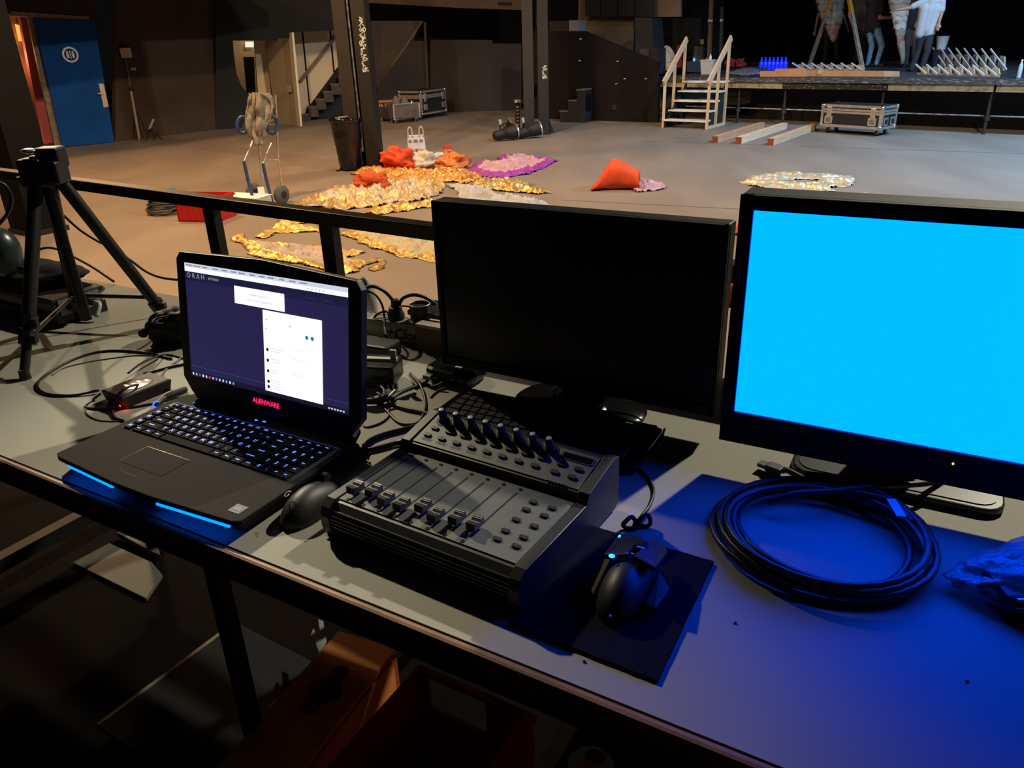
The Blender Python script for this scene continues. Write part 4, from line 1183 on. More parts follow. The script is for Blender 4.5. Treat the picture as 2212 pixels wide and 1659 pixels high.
costume('pale scaly costume with long tail held up by the people', cb, [(1938, -45, 22), (1940, -18, 24), (1943, 0, 24), (1943, 14, 22), (1944, 28, 19), (1944, 42, 16), (1944, 56, 14), (1945, 70, 11), (1945, 84, 8), (1946, 92, 6)], [sc1, sc1, sc1, sc3, sc3, sc3, sc1, sc2, sc2], tail=[(1946, 90), (1948, 108), (1950, 124), (1949, 138)])

# ---------------------------------------------------------------- step ladder
f1, f2 = at(1746, 141, ZS), at(1861, 147, ZS)
dl = (f2 - f1); dl.z = 0; wv = (Vector((f1.x, f1.y, 0)).normalized() * 0.44 + dl.normalized() * 0.11)
apex = over(1818, -62, (f1 + f2) / 2)
O = (f1 + f2) / 2
t = thing('step_ladder', 'tall double step ladder with yellow capped rails standing on stage', 'ladder', O)
M_ladder = mat('ladder_grey', (0.52, 0.46, 0.37), 0.45, 0.3, var=0.15, scale=10)
M_yel = mat('ladder_yellow', (0.75, 0.42, 0.03), 0.5)
for fpt, s in ((f1, 1), (f2, -1)):
    tp = Vector((apex.x, apex.y, apex.z)) + dl.normalized() * (-0.06 if s > 0 else 0.06)
    for w_ in (0, 1):
        a, b = fpt + wv * w_ - O, tp + wv * (0.15 + 0.7 * w_) - O
        MB().bar(a, b, 0.03, 0.085).build('rail', M_ladder, t)
        MB().bar(a + (b - a) * 0.56, a + (b - a) * 0.72, 0.034, 0.09).build('rail_cap', M_yel, t)
        for k in range(1, 9):
            q = a + (b - a) * (k / 9.5)
            MB().ball(q - wv.normalized() * 0.02, 0.014, 8, 6).build('rivet', M_black, t)
    for k in range(1, 9):
        q = k / 9.5
        MB().bar((fpt - O).lerp(tp + wv * 0.15 - O, q), (fpt + wv - O).lerp(tp + wv * 0.85 - O, q), 0.035, 0.025).build('rung', M_ladder, t)
MB().box(apex + wv * 0.5 - O, (0.3, 0.5, 0.05)).build('top_platform', M_yel, t)

# ---------------------------------------------------------------- boards, fins, bottles and boxes on the stage
M_mdf = mat('mdf_brown', (0.50, 0.24, 0.10), 0.7, var=0.1, scale=5)
M_card = mat('pale_card', (0.52, 0.34, 0.20), 0.7, var=0.1, scale=5)
fp = SP.back(0.25)
def on_stage(name, label, cat, pl, px, thick, m, group=None):
    P = [pl(*p) for p in px]
    zmin = min(p.z for p in P)
    for p in P: p.z += ZS - zmin + 0.002
    o = MB().prism(P, (0, 0, 0), pl.n * thick).build(name, m)
    return tag(o, label, cat, group)
on_stage('fibreboard', 'short stepped brown fibreboard lying on the stage edge', 'board', fp, [(1642, 152), (1672, 152), (1676, 147), (1738, 146), (1740, 164), (1642, 164)], 0.05, M_mdf)
lbp = SP.back(0.5)
P0 = lbp(1706, 160)
t = thing('long_board', 'long brown board with pale joints lying on the stage edge', 'board', (P0.x, P0.y, ZS))
def lbpart(name, px, m, off=0.0, th=0.04):
    pl = lbp.back(off)
    P = [pl(*p) - Vector((P0.x, P0.y, ZS)) for p in px]
    for p in P: p.z -= lbp(1706, 163).z - ZS - 0.002
    MB().prism(P, (0, 0, 0), pl.n * th).build(name, m, t)
lbpart('board', [(1706, 150), (1907, 152), (1907, 164), (1706, 163)], M_mdf)
lbpart('board', [(1908, 152), (1942, 153), (1942, 164), (1908, 164)], M_card)
lbpart('joint_block', [(1766, 149), (1775, 149), (1775, 159), (1766, 159)], M_card, -0.02, 0.08)
M_stick = mat('white_stick', (0.70, 0.70, 0.70), 0.5)
def fin_row(label, px0, px1, n, hfin, m, slant=1.0, back=0.0, up0=0.0):
    a, b = at(px0[0], px0[1], ZS), at(px1[0], px1[1], ZS)
    t = thing('fin_row', label, 'fin row', (a + b) / 2, 0, 'rows of cardboard fins on the stage')
    d = (b - a) / n; c0 = (a + b) / 2
    L_ = d.length
    nd = Vector((-d.y, d.x, 0)).normalized()
    MB().bar(a - c0 + Z * 0.02, b - c0 + Z * 0.02, 0.05, 0.04).build('base_strip', m, t)
    for k in range(n):
        q = a + d * (k + 0.3) - c0
        MB().prism([q + Z * 0.04, q + d * 0.75 + Z * 0.04, q + d * 0.55 + Z * hfin * 0.75, q + d * 0.1 + Z * hfin * 0.8], nd * -0.02, nd * 0.02).build('fin', m, t)
        s0 = q - d * 0.45 * slant + Z * (hfin + up0); s1 = q + d * 0.75 * slant + Z * 0.03
        MB().bar(s0 - nd * 0.06, s1 - nd * 0.10, 0.022, 0.03).build('stick', M_stick, t)
    return t
fin_row('row of brown cardboard fins with white sticks behind the long board', (1716, 151), (1866, 153), 7, 0.17, M_card)
fin_row('front row of cardboard fins with white sticks beside the white shirt', (1982, 161), (2158, 166), 7, 0.20, M_card)
fin_row('back row of grey cardboard fins rising beside the white bucket', (2022, 143), (2168, 152), 8, 0.36, mat('grey_fin', (0.34, 0.31, 0.26), 0.7, var=0.2, scale=6), 1.9, 0, 0.06)
# bucket held on a stack
bk = at(2026, 143, ZS); j = JP(bk); bh = j(2029, 107).z - ZS
t = thing('stacked_bin', 'dark blue bin under the white bucket beside the dark trousers', 'bin', bk)
MB().lathe([(0.16, 0), (0.19, bh - 0.02), (0.20, bh), (0.17, bh - 0.005)], 20).build('bin_body', mat('navy_plastic', (0.02, 0.03, 0.07), 0.5), t, 40)
c = j(2029, 107)
o = MB().lathe([(0.10, 0), (0.145, 0.29), (0.155, 0.30), (0.135, 0.29), (0.09, 0.02)], 22).build('white_bucket', mat('white_bucket', (0.62, 0.64, 0.62), 0.5), None, 40, at_base=False)
o.location = (bk.x, bk.y, ZS + bh); tag(o, 'white plastic bucket standing on the dark blue bin', 'bucket')
q = at(2200, 168, ZS)
t = thing('water_bottle', 'clear plastic water bottle on the stage edge by frame border', 'bottle', q)
MB().lathe([(0.035, 0), (0.038, 0.02), (0.038, 0.19), (0.03, 0.23), (0.014, 0.27), (0.014, 0.29)], 14).build('bottle_body', mat('pale_plastic', (0.55, 0.58, 0.60), 0.2, alpha=0.8), t, 50)
MB().cyl((0, 0, 0.29), (0, 0, 0.315), 0.017, n=12).build('cap', M_white, t, 50)

# blue-lit bottles
M_bb = mat('blue_bottle_glass', (0.02, 0.05, 0.80), 0.2, emit=(0.0, 0.02, 1.0), estr=0.0)
proto = None
cb0 = at(1645, 152, ZS); cb1 = at(1703, 152, ZS)
k = 0
for r in range(2):
    for i in range(7):
        p = cb0.lerp(cb1, (i + 0.4 * r) / 6.6) + Vector((0.05, 0.22 + 0.16 * r, 0))
        lab = ('front row' if r == 0 else 'back row') + ' blue bottle in the glowing cluster, ' + ('nearest the steps', 'second from the steps', 'third from the steps', 'fourth from the steps', 'fifth from the steps', 'sixth from the steps', 'farthest from the steps')[i]
        if proto is None:
            proto = thing('blue_bottle', lab, 'bottle', p, 0, 'glowing blue bottles on the stage')
            MB().lathe([(0.055, 0), (0.06, 0.03), (0.06, 0.16), (0.045, 0.20), (0.02, 0.24), (0.02, 0.29)], 14).build('bottle_body', M_bb, proto, 50)
            MB().cyl((0, 0, 0.29), (0, 0, 0.31), 0.024, n=10).build('cap', M_bb, proto, 50)
        else:
            o = proto.copy(); COL.objects.link(o); o.location = p; o['label'] = lab
            for ch in list(proto.children):
                cc_ = ch.copy(); COL.objects.link(cc_); cc_.parent = o
t = thing('blue_spotlight', 'small blue LED spotlight shining on the blue bottles', 'spotlight', at(1650, 156, ZS))
MB().box((0, 0, 0.06), (0.14, 0.08, 0.12)).build('housing', M_blackplastic, t, bevel=0.01)
MB().cyl((0, 0.042, 0.07), (0, 0.05, 0.07), 0.045, n=16).build('lens', glow('blue_led', (0.02, 0.15, 1.0), 6), t)
p = at(1668, 154, ZS) + Vector((0, 0.05, 0.32))
lamp('blue_spot_light', 'POINT', p, p + Vector((0, 0.3, -0.3)), (0.01, 0.06, 1.0), 14, 0.06)

# clutter at the stage's left end
def sbox(name, label, cat, px, py, w_, d_, h_, m, yaw=-0.6, bevel=0.01, group=None):
    o = MB().box((0, d_ / 2, h_ / 2), (w_, d_, h_)).build(name, m, None, None, bevel, at_base=False)
    o.location = at(px, py, ZS); o.rotation_euler = (0, 0, yaw)
    return tag(o, label, cat, group)
q = at(1438, 160, ZS) + Vector((0.1, 1.2, 0))
o = bundle('white_sack', 'lumpy cream sack on the stage corner beside the handrail', (1438, 152), 0.62, 0.55, mat('cream_sack', (0.62, 0.46, 0.28), 0.7, var=0.15, scale=5), 9, z0=ZS, cat='sack', rug=0.12)
t = thing('waste_tub', 'square white plastic tub at the top of the wooden steps', 'tub', at(1528, 160, ZS), -0.5)
MB().rings([[Vector((x * w_, y * w_ * 0.8, z)) for x, y in ((-1, -1), (1, -1), (1, 1), (-1, 1))] for w_, z in ((0.13, 0), (0.16, 0.29), (0.17, 0.30), (0.17, 0.33), (0.14, 0.31))]).build('tub_body', mat('cream_tub', (0.50, 0.44, 0.36), 0.6), t)
MB().lathe([(0.03, 0.30), (0.03, 0.40), (0.012, 0.43), (0.012, 0.46)], 10, (0.05, 0, 0)).build('spray_top', M_white, t, 50)
sbox('blue_storage_box', 'dark blue storage box with a glowing blue dot on stage', 'box', 1500, 156, 0.45, 0.4, 0.26, mat('dark_blue_box', (0.02, 0.035, 0.08), 0.6))
o = MB().ball((0, 0, 0), (0.03, 0.03, 0.05), 10, 8).build('blue_indicator', glow('blue_dot', (0.05, 0.1, 1.0), 5), None, 180, at_base=False)
o.location = at(1500, 156, ZS) + Vector((0.0, 0.12, 0.30)); tag(o, 'tiny bright blue indicator lamp on the dark blue box', 'lamp')
t = thing('work_table', 'small white work table at the back of the stage end', 'table', at(1488, 143, ZS), -0.6)
MB().box((0, 0, 0.50), (0.75, 0.4, 0.035)).build('table_top', M_cream, t)
for x in (-0.34, 0.34):
    for y in (-0.17, 0.17): MB().box((x, y, 0.25), (0.035, 0.035, 0.48)).build('leg', M_cream, t)
tag(MB().box((0, 0, 0.12), (0.26, 0.16, 0.24)).build('amplifier', M_cream, None, at_base=False), 'pale squat device standing on the small white table', 'device').location = at(1488, 143, ZS) + Vector((0, 0, 0.52))
t = thing('black_rack', 'black rack case with an amber box on top, on stage', 'rack', at(1508, 146, ZS), -0.5)
MB().box((0, 0.1, 0.31), (0.36, 0.3, 0.62)).build('rack_body', M_black, t)
MB().box((0, -0.052, 0.35), (0.26, 0.01, 0.45)).build('rack_face', mat('rack_grey', (0.12, 0.12, 0.12), 0.5, var=0.6, scale=18), t)
MB().box((0.05, 0.1, 0.69), (0.10, 0.1, 0.14)).build('amber_box', mat('amber_card', (0.75, 0.42, 0.08), 0.6), t)
sbox('red_box', 'small bright red box behind the wooden handrail on stage', 'box', 1464, 146, 0.16, 0.12, 0.62, mat('red_carton', (0.65, 0.05, 0.03), 0.6))
on_stage('white_tape_stack', 'white and brown bottles by the pale post on stage', 'bottles', SP.back(3.6), [(1526, 100), (1533, 100), (1533, 124), (1526, 124)], 0.1, M_card)
for i, (x, y, m_, lab) in enumerate(((1577, 146, 'red_cloth_a', 'dark red bundle beside the wooden handrail on the stage'), (1600, 145, 'red_cloth_b', 'dark red bundle nearer to the blue bottles on stage'))):
    bundle('red_bundle', lab, (x, y), 0.30, 0.22, mat('maroon_cloth', (0.25, 0.02, 0.02), 0.8), 20 + i, z0=ZS)
cloth('tarpaulin', 'grey plastic sheet on the stage between handrail and blue bottles', [(1566, 160), (1600, 150), (1640, 147), (1642, 162), (1600, 164)], 0.04, [mat('grey_sheet', (0.16, 0.15, 0.17), 0.35)], 21, z0=ZS, cat='sheet')
# ---------------------------------------------------------------- railing of the raised desk area
RP = Plumb(ra, rb)
t = thing('railing', 'black steel railing behind the desk with flat top rail', 'railing', rp(0, 0, ZP))
O = rp(0, 0, ZP)
M_rail = mat('rail_black', (0.016, 0.012, 0.010), 0.4, var=0.3, scale=10)
MB().bar(rp(-4, 0, 1.53) - O, rp(6, 0, 1.53) - O, 0.05, 0.04).build('top_rail', M_rail, t, bevel=0.004)
s1 = (RP(460, 470) - ra).dot(ru); s2 = (RP(712, 500) - ra).dot(ru)
ds = s2 - s1
for s_ in (s1 - 2.4, s1, s2, s2 + 1.35, s2 + 2.6):
    if True:
        MB().box((rp(s_, 0, 0) - Vector((O.x, O.y, 0))) + Vector((0, 0, (1.51 - ZP) / 2)), (0.055, 0.03, 1.51 - ZP), Matrix.Rotation(math.atan2(ru.y, ru.x), 3, 'Z')).build('post', M_rail, t)
MB().bar(rp(-4, 0, ZP + 0.12) - O, rp(6, 0, ZP + 0.12) - O, 0.03, 0.05).build('toe_rail', M_rail, t)

# ---------------------------------------------------------------- the desk
ZD = 1.37
D = lambda px, py, h=0.0: at(px, py, ZD + h)
dA = D(100, 1022)
DY = math.radians(-30.67)
du = Vector((math.cos(DY), math.sin(DY), 0)); dn = Vector((-du.y, du.x, 0))
desk = thing('work_desk', 'long pale laminate desk with worn brown wooden edge', 'desk', (dA.x, dA.y, ZP), DY)
h0 = ZD - ZP
M_lam = mat('pale_laminate', (0.31, 0.30, 0.255), 0.65, spec=0.25, var=0.05, scale=2.5, bump=0.015, bscale=120)
M_edgew = mat('worn_wood_edge', (0.26, 0.13, 0.07), 0.5, var=0.35, scale=14, stretch=(0.6, 5, 5))
M_apron = mat('dark_apron', (0.020, 0.012, 0.010), 0.6, var=0.3, scale=5)
MB().box((0.9, 0.3725, h0 - 0.015), (4.0, 0.745, 0.03)).build('desk_top', M_lam, desk)
MB().box((0.9, -0.006, h0 - 0.0165), (4.0, 0.013, 0.031)).build('front_edge', M_edgew, desk, bevel=0.005)
MB().box((0.9, 0.749, h0 - 0.0165), (4.0, 0.008, 0.031)).build('back_edge', M_edgew, desk)
MB().box((0.9, 0.03, h0 - 0.057), (3.9, 0.025, 0.054)).build('apron', M_apron, desk)
MB().box((0.9, 0.70, h0 - 0.075), (3.9, 0.025, 0.09)).build('apron', M_apron, desk)
for x in (-0.9, 0.27, 2.6):
    for y in (0.08, 0.66):
        MB().box((x, y, (h0 - 0.03) / 2), (0.026, 0.026, h0 - 0.03)).build('leg', M_iron, desk)
    MB().box((x, 0.37, 0.10), (0.04, 0.6, 0.04)).build('foot_bar', M_iron, desk)

# ---------------------------------------------------------------- laptop
LY = math.radians(-30.5)
lo_ = at(122, 978, ZD + 0.03); lap = thing('gaming_laptop', 'open black gaming laptop with blue light bars and glowing keys', 'laptop', (lo_.x, lo_.y, ZD), LY)
M_lapdeck = mat('laptop_soft_black', (0.017, 0.015, 0.014), 0.75, bump=0.02, bscale=400, spec=0.12)
M_laplid = mat('laptop_lid_black', (0.012, 0.012, 0.013), 0.5)
front = [(0.0, 0.0), (0.012, -0.006), (0.17, -0.016), (0.26, -0.016), (0.418, -0.006), (0.43, 0.0)]
rear = [(0.43, 0.246), (0.415, 0.262), (0.40, 0.292), (0.03, 0.292), (0.015, 0.262), (0.0, 0.246)]
b = MB(); P = front + rear
low = [(x + (0.008 if x < 0.2 else -0.008), y + (0.012 if y < 0.1 else -0.004)) for x, y in P]
n = len(P)
b.rings([[Vector((x, y, 0.006)) for x, y in low], [Vector((x, y, 0.022)) for x, y in P], [Vector((x, y, 0.0295)) for x, y in P]])
b.build('base', M_lapdeck, lap, bevel=0.0015)
for x, y in ((0.03, 0.02), (0.40, 0.02), (0.03, 0.27), (0.40, 0.27)):
    MB().cyl((x, y, 0), (x, y, 0.007), 0.01, n=10).build('rubber_foot', M_rubber, lap)
M_bar = glow('cyan_light_bar', (0.0, 0.50, 5.0), 1.0)
for pts in ([(0.040, -0.0085), (0.165, -0.0165)], [(0.268, -0.0165), (0.412, -0.0075)]):
    (x0, y0), (x1, y1) = pts
    MB().bar((x0, y0 + 0.002, 0.019), (x1, y1 + 0.002, 0.019), 0.004, 0.0035).build('light_bar', M_bar, lap)
# keyboard deck
kw = MB().box((0.217, 0.164, 0.0292), (0.404, 0.109, 0.0016)).build('keyboard', mat('keyboard_well', (0.006, 0.006, 0.007), 0.6), lap)
M_key = mat('laptop_key', (0.010, 0.009, 0.009), 0.8, spec=0.12)
key_mesh = {}
def key_of(w, d):
    k = (round(w, 4), round(d, 4))
    if k not in key_mesh:
        m_ = MB().rings([[Vector((x * w / 2 * s, y * d / 2 * s, z)) for x, y in ((-1, -1), (1, -1), (1, 1), (-1, 1))] for s, z in ((1, 0), (1, 0.0018), (0.93, 0.0026))])
        me = m_.data('key'); me.materials.append(M_key); key_mesh[k] = me
    return key_mesh[k]
leg = MB()
pit = 0.0194
rows = [(['7', '8', '9'], 0, 0.0, None)]
X0, Y0 = 0.0195, 0.2105
def put_key(xc, yc, w, d, txt):
    share('key', key_of(w - 0.0026, d - 0.0026), kw, (xc, yc, 0.030))
    if txt is None: return
    if txt == '-':
        leg.quad((xc - w * 0.2, yc - 0.001, 0.0329), (xc + w * 0.12, yc - 0.001, 0.0329), (xc + w * 0.12, yc + 0.0012, 0.0329), (xc - w * 0.2, yc + 0.0012, 0.0329))
    else:
        words_mesh(txt, 0.0098 if len(txt) == 1 else 0.0062, Matrix.Translation((xc - 0.001, yc + 0.001, 0.0329)), leg, thick=0.0003)
fr_d = 0.0125
y = Y0
for i in range(16):
    put_key(X0 + 0.0095 + i * 0.0189 + 0.006, y, 0.0189, fr_d, 'F%d' % i if 1 <= i <= 12 else '-')
for i in range(4): put_key(0.3415 + i * 0.0194, y, 0.0194, fr_d, '-')
main = [
    (list('^1234567890\'') + ['~'], [1] * 13 + [2], None),
    (['-'] + list('QWERTZUIOP') + ['U', '!'], [1.5] + [1] * 12 + [1.5], None),
    (['-'] + list('ASDFGHJKL') + ['O', 'A'], [1.75] + [1] * 11 + [2.25], None),
    (['-'] + list('YXCVBNM') + [',', '.', '/'], [2.25] + [1] * 10 + [2.75], None),
    (['-', '-', '-', None, '-', '-', '-', '-'], [1.25, 1.25, 1.25, 6.25, 1.25, 1.25, 1.25, 1.25], None)]
nump = [['-', '/', '*', '-'], ['7', '8', '9', '+'], ['4', '5', '6', '-'], ['1', '2', '3', '-'], ['0', '.', '-', '-']]
for r, (tx, ws, _) in enumerate(main):
    y = Y0 - fr_d / 2 - 0.0095 - r * 0.0190 - 0.001
    put_key(X0 + 0.0085, y, 0.0180, 0.019, 'M' if r else '-')
    x = X0 + 0.0215
    for i, w_ in enumerate(ws):
        put_key(x + w_ * pit / 2, y, w_ * pit, 0.019, tx[i] if i < len(tx) else '-')
        x += w_ * pit
    for i in range(4):
        put_key(0.3415 + i * 0.0194, y, 0.0194, 0.019, nump[r][i])
leg.build('key_legends', glow('key_blue', (0.10, 0.22, 1.0), 1.5), kw, recalc=False)
# touchpad, buttons line, sticker, power button, hinge step
MB().box((0.172, 0.056, 0.0297), (0.104, 0.052, 0.0006)).build('touchpad', mat('touchpad_black', (0.014, 0.012, 0.011), 0.75, spec=0.12), lap)
MB().box((0.172, 0.0835, 0.0297), (0.106, 0.0016, 0.0008)).box((0.12, 0.056, 0.0297), (0.0014, 0.052, 0.0008)).box((0.145, 0.012, 0.0296), (0.09, 0.0006, 0.0005)).build('touchpad_groove', M_glossblack, lap)
st = MB().box((0.403, 0.020, 0.0298), (0.022, 0.019, 0.0005)).build('chip_sticker', mat('sticker_blue', (0.06, 0.11, 0.14), 0.6, 0.0), lap)
MB().box((0.403, 0.020, 0.0302), (0.014, 0.008, 0.0003)).build('sticker_print', mat('sticker_pale', (0.14, 0.18, 0.2), 0.6), st)
pb_ = MB().ball((0.222, 0.2345, 0.030), (0.014, 0.009, 0.0012), 14, 6).build('power_button', M_glossblack, lap, 60)
e = MB()
for s in (-1, 1):
    e.ball((0.222 + s * 0.0085, 0.2345 + s * 0.0012, 0.0312), (0.0042, 0.0020, 0.0006), 10, 6)
e.build('button_eyes', glow('button_blue', (0.02, 0.12, 1.0), 4), pb_, recalc=False)
MB().box((0.215, 0.2215, 0.0299), (0.40, 0.0008, 0.0006)).build('deck_line', glow('deck_line_blue', (0.02, 0.05, 0.3), 0.5), lap)
e = MB().ball((0.05, 0.235, 0.0302), 0.0012, 8, 6); e.build('status_led', glow('button_blue', (0, 0, 0), 1), lap)
# lid
tl = 0.1692
HX, HYd, HZ = 0.2215, 0.2545, 0.0566
LM = Matrix.Translation((HX, HYd, HZ)) @ Matrix.Rotation(-tl, 4, 'X')      # local x right, z up the lid, y away
lid_o = [(-0.182, -0.026), (0.182, -0.026), (0.196, -0.012), (0.215, 0.012), (0.215, 0.226), (0.205, 0.240), (0.0, 0.2515), (-0.205, 0.245), (-0.215, 0.232), (-0.215, 0.012), (-0.196, -0.012)]
b = MB(LM); b.prism([(x, 0, z) for x, z in lid_o], (0, 0, 0), (0, 0.016, 0))
lid = b.build('lid', M_laplid, lap, bevel=0.002)
for x in (-0.15, 0.15):
    MB().cyl((HX + x - 0.03, HYd + 0.006, 0.034), (HX + x + 0.03, HYd + 0.006, 0.034), 0.007, n=12).build('hinge', M_laplid, lap, 50)
SX0, SX1, SZ0, SZ1 = -0.1915, 0.190, 0.0172, 0.2272
def scr(name, x0, x1, z0, z1, m, dz, parent):
    """rectangle on the screen, in fractions of its width and height from the top edge"""
    X = lambda f_: SX0 + (SX1 - SX0) * f_
    Zf = lambda f_: SZ1 - (SZ1 - SZ0) * f_
    q = MB(LM).quad((X(x0), -dz, Zf(z1)), (X(x1), -dz, Zf(z1)), (X(x1), -dz, Zf(z0)), (X(x0), -dz, Zf(z0)))
    return q.build(name, m, parent, recalc=False)
screen = scr('screen', 0, 1, 0, 1, glow('screen_violet', lin(38, 34, 74), 1.0), 0.0006, lap)
M_sw = glow('screen_white', lin(250, 250, 255), 1.15)
M_sg = glow('screen_grey', lin(206, 212, 232), 1.0)
M_sk = glow('screen_dark', lin(24, 22, 44), 1.0)
M_st = glow('screen_text', lin(120, 130, 160), 1.0)
scr('browser_tabs', 0, 1, 0, 0.035, M_sg, 0.0009, screen)
scr('browser_bar', 0, 1, 0.035, 0.072, M_sw, 0.0009, screen)
scr('header_band', 0, 1, 0.072, 0.15, glow('screen_header', lin(30, 28, 60), 1.0), 0.0009, screen)
scr('notice_box', 0.33, 0.64, 0.128, 0.272, M_sw, 0.0012, screen)
scr('chat_window', 0.505, 0.855, 0.285, 0.965, M_sw, 0.0012, screen)
scr('taskbar', 0, 1, 0.955, 1.0, M_sk, 0.0010, screen)
scr('divider_line', 0, 1, 0.905, 0.9085, glow('screen_line', lin(70, 66, 120), 1.0), 0.0010, screen)
tx = MB()
def screen_text(s, fx, fz, size, mb_, sp=1.0, th=0.0):
    p = LM @ Vector((SX0 + (SX1 - SX0) * fx, -0.0016, SZ1 - (SZ1 - SZ0) * fz))
    words_mesh(s, size, frame(p, (LM.to_3x3() @ Vector((1, 0, 0))), (LM.to_3x3() @ Vector((0, 0, 1)))), mb_, spacing=sp, thick=th)
screen_text('ORAH', 0.075, 0.105, 0.0125, tx, 1.6)
screen_text('SETTINGS', 0.195, 0.107, 0.0062, tx, 1.0, 0.0001)
tx.build('page_title', glow('screen_title', lin(150, 150, 165), 1.0), screen, recalc=False)
tx = MB()
screen_text('CONNECTION LOST', 0.485, 0.182, 0.0048, tx)
screen_text('DON\'T KNOW THE ERROR? OK', 0.485, 0.228, 0.0042, tx)
tx.build('notice_text', M_st, screen, recalc=False)
tx = MB()
screen_text('BROADCAST     INSERT SD', 0.84, 0.128, 0.0055, tx)
tx.build('faint_buttons', glow('screen_faint', lin(52, 48, 84), 1.0), screen, recalc=False)
rnd = random.Random(2)
for i in range(13):
    scr('tab_title', 0.012 + i * 0.06, 0.012 + i * 0.06 + rnd.uniform(0.025, 0.042), 0.013, 0.023, glow('screen_red', lin(200, 40, 60), 1.0) if i in (2, 6, 9) and rnd.random() < 2 and False else M_st, 0.0012, screen)
for i in (1, 2, 6, 9):
    scr('tab_icon', 0.004 + i * 0.06, 0.010 + i * 0.06, 0.011, 0.024, glow('screen_red', lin(220, 50, 60), 1.0), 0.0012, screen)
for i in range(5):
    scr('tool_icon', 0.78 + i * 0.021, 0.785 + i * 0.021, 0.048, 0.058, M_st, 0.0012, screen)
cols = [lin(235, 235, 245), lin(200, 200, 220), lin(60, 120, 220), lin(230, 230, 230), lin(220, 220, 235), lin(235, 70, 70), lin(190, 190, 210), lin(120, 140, 230), lin(210, 210, 220), lin(210, 210, 220), lin(150, 160, 230), lin(235, 235, 240), lin(60, 190, 230)]
for i, c in enumerate(cols):
    scr('task_icon', 0.012 + i * 0.0232, 0.022 + i * 0.0232, 0.967, 0.988, glow('task_%d' % i, c, 1.0), 0.0014, screen)
for i in range(6):
    scr('tray_icon', 0.885 + i * 0.0165, 0.895 + i * 0.0165, 0.972, 0.986, glow('screen_tray', lin(200, 200, 215), 1.0), 0.0014, screen)
def scr_disc(name, fx, fz, r, m):
    N = 16
    c = Vector((SX0 + (SX1 - SX0) * fx, -0.0017, SZ1 - (SZ1 - SZ0) * fz))
    MB(LM).add([c + Vector((r * math.cos(2 * math.pi * k / N), 0, r * math.sin(2 * math.pi * k / N))) for k in range(N)], [tuple(range(N))]).build(name, m, screen, recalc=False)
for fx in (0.768, 0.80): scr_disc('call_button', fx, 0.445, 0.0036, glow('call_teal', lin(0, 140, 170), 1.0))
for i, fz in enumerate((0.61, 0.70, 0.79, 0.88, 0.925)):
    scr_disc('contact_dot', 0.528, fz, 0.0030, M_sk)
    for kk in range(2):
        scr('chat_line', 0.55, 0.55 + rnd.uniform(0.04, 0.08), fz - 0.018 + kk * 0.022, fz - 0.013 + kk * 0.022, glow('chat_grey', lin(205, 210, 222), 1.0), 0.0016, screen)
for fz in (0.56, 0.64, 0.75, 0.765, 0.78):
    scr('chat_line', 0.68, 0.68 + rnd.uniform(0.06, 0.12), fz, fz + 0.004, glow('chat_teal', lin(205, 225, 230), 1.0), 0.0016, screen)
for fx, fz in ((0.524, 0.355), (0.665, 0.375), (0.52, 0.43)): scr('chat_mark', fx, fx + 0.008, fz, fz + 0.009, M_st, 0.0016, screen)
br = MB()
p = LM @ Vector((0.0005, -0.001, 0.0005))
words_mesh('ALIENWARE', 0.0125, frame(p, LM.to_3x3() @ Vector((1, 0, 0)), LM.to_3x3() @ Vector((0, 0, 1))), br, spacing=0.92, thick=0.0004)
br.build('brand_letters', glow('brand_red', (1.0, 0.015, 0.12), 1.3), lid, recalc=False)

# ---------------------------------------------------------------- black monitor (switched off)
M_bezel = mat('monitor_bezel', (0.008, 0.008, 0.010), 0.55, spec=0.25)
BY = math.radians(-30.5)
bm_ = thing('dark_monitor', 'black switched-off monitor on an oval glossy stand', 'monitor', (0.101, 1.274, ZD), BY)
def mon(t, w, h, z0, bl, bb, bt, depth, m_screen, ox=0.0):
    MB().box((ox, depth / 2 + 0.001, z0 + h / 2), (w, depth, h)).build('housing', M_bezel, t, bevel=0.004)
    for nm, c, d in (('bezel_bottom', (ox, -0.003, z0 + bb / 2), (w, 0.008, bb)), ('bezel_top', (ox, -0.003, z0 + h - bt / 2), (w, 0.008, bt)), ('bezel_side', (ox - w / 2 + bl / 2, -0.003, z0 + h / 2), (bl, 0.008, h)), ('bezel_side', (ox + w / 2 - bl / 2, -0.003, z0 + h / 2), (bl, 0.008, h))):
        MB().box(c, d).build(nm, M_bezel, t, bevel=0.001)
    MB().box((ox, -0.0005, z0 + (bb + h - bt) / 2), (w - 2 * bl, 0.003, h - bb - bt)).build('screen', m_screen, t)
mon(bm_, 0.541, 0.319, 0.046, 0.009, 0.018, 0.009, 0.035, mat('dark_screen', (0.004, 0.004, 0.006), 0.30, spec=0.4))
MB().box((0, 0.045, 0.20), (0.26, 0.05, 0.20)).build('rear_hump', M_bezel, bm_, bevel=0.01)
MB().box((0.02, 0.035, 0.06), (0.085, 0.035, 0.12)).build('neck', M_glossblack, bm_, bevel=0.006)
MB().lathe([(0.125, 0), (0.128, 0.004), (0.12, 0.009), (0.05, 0.017)], 40, (0.015, 0.02, 0), sx=1.0, sy=0.72).build('stand_foot', M_glossblack, bm_, 40)
MB().box((0.12, -0.004, 0.046), (0.016, 0.003, 0.001)).build('status_led', glow('led_green', (0.08, 0.5, 0.02), 0.35), bm_)

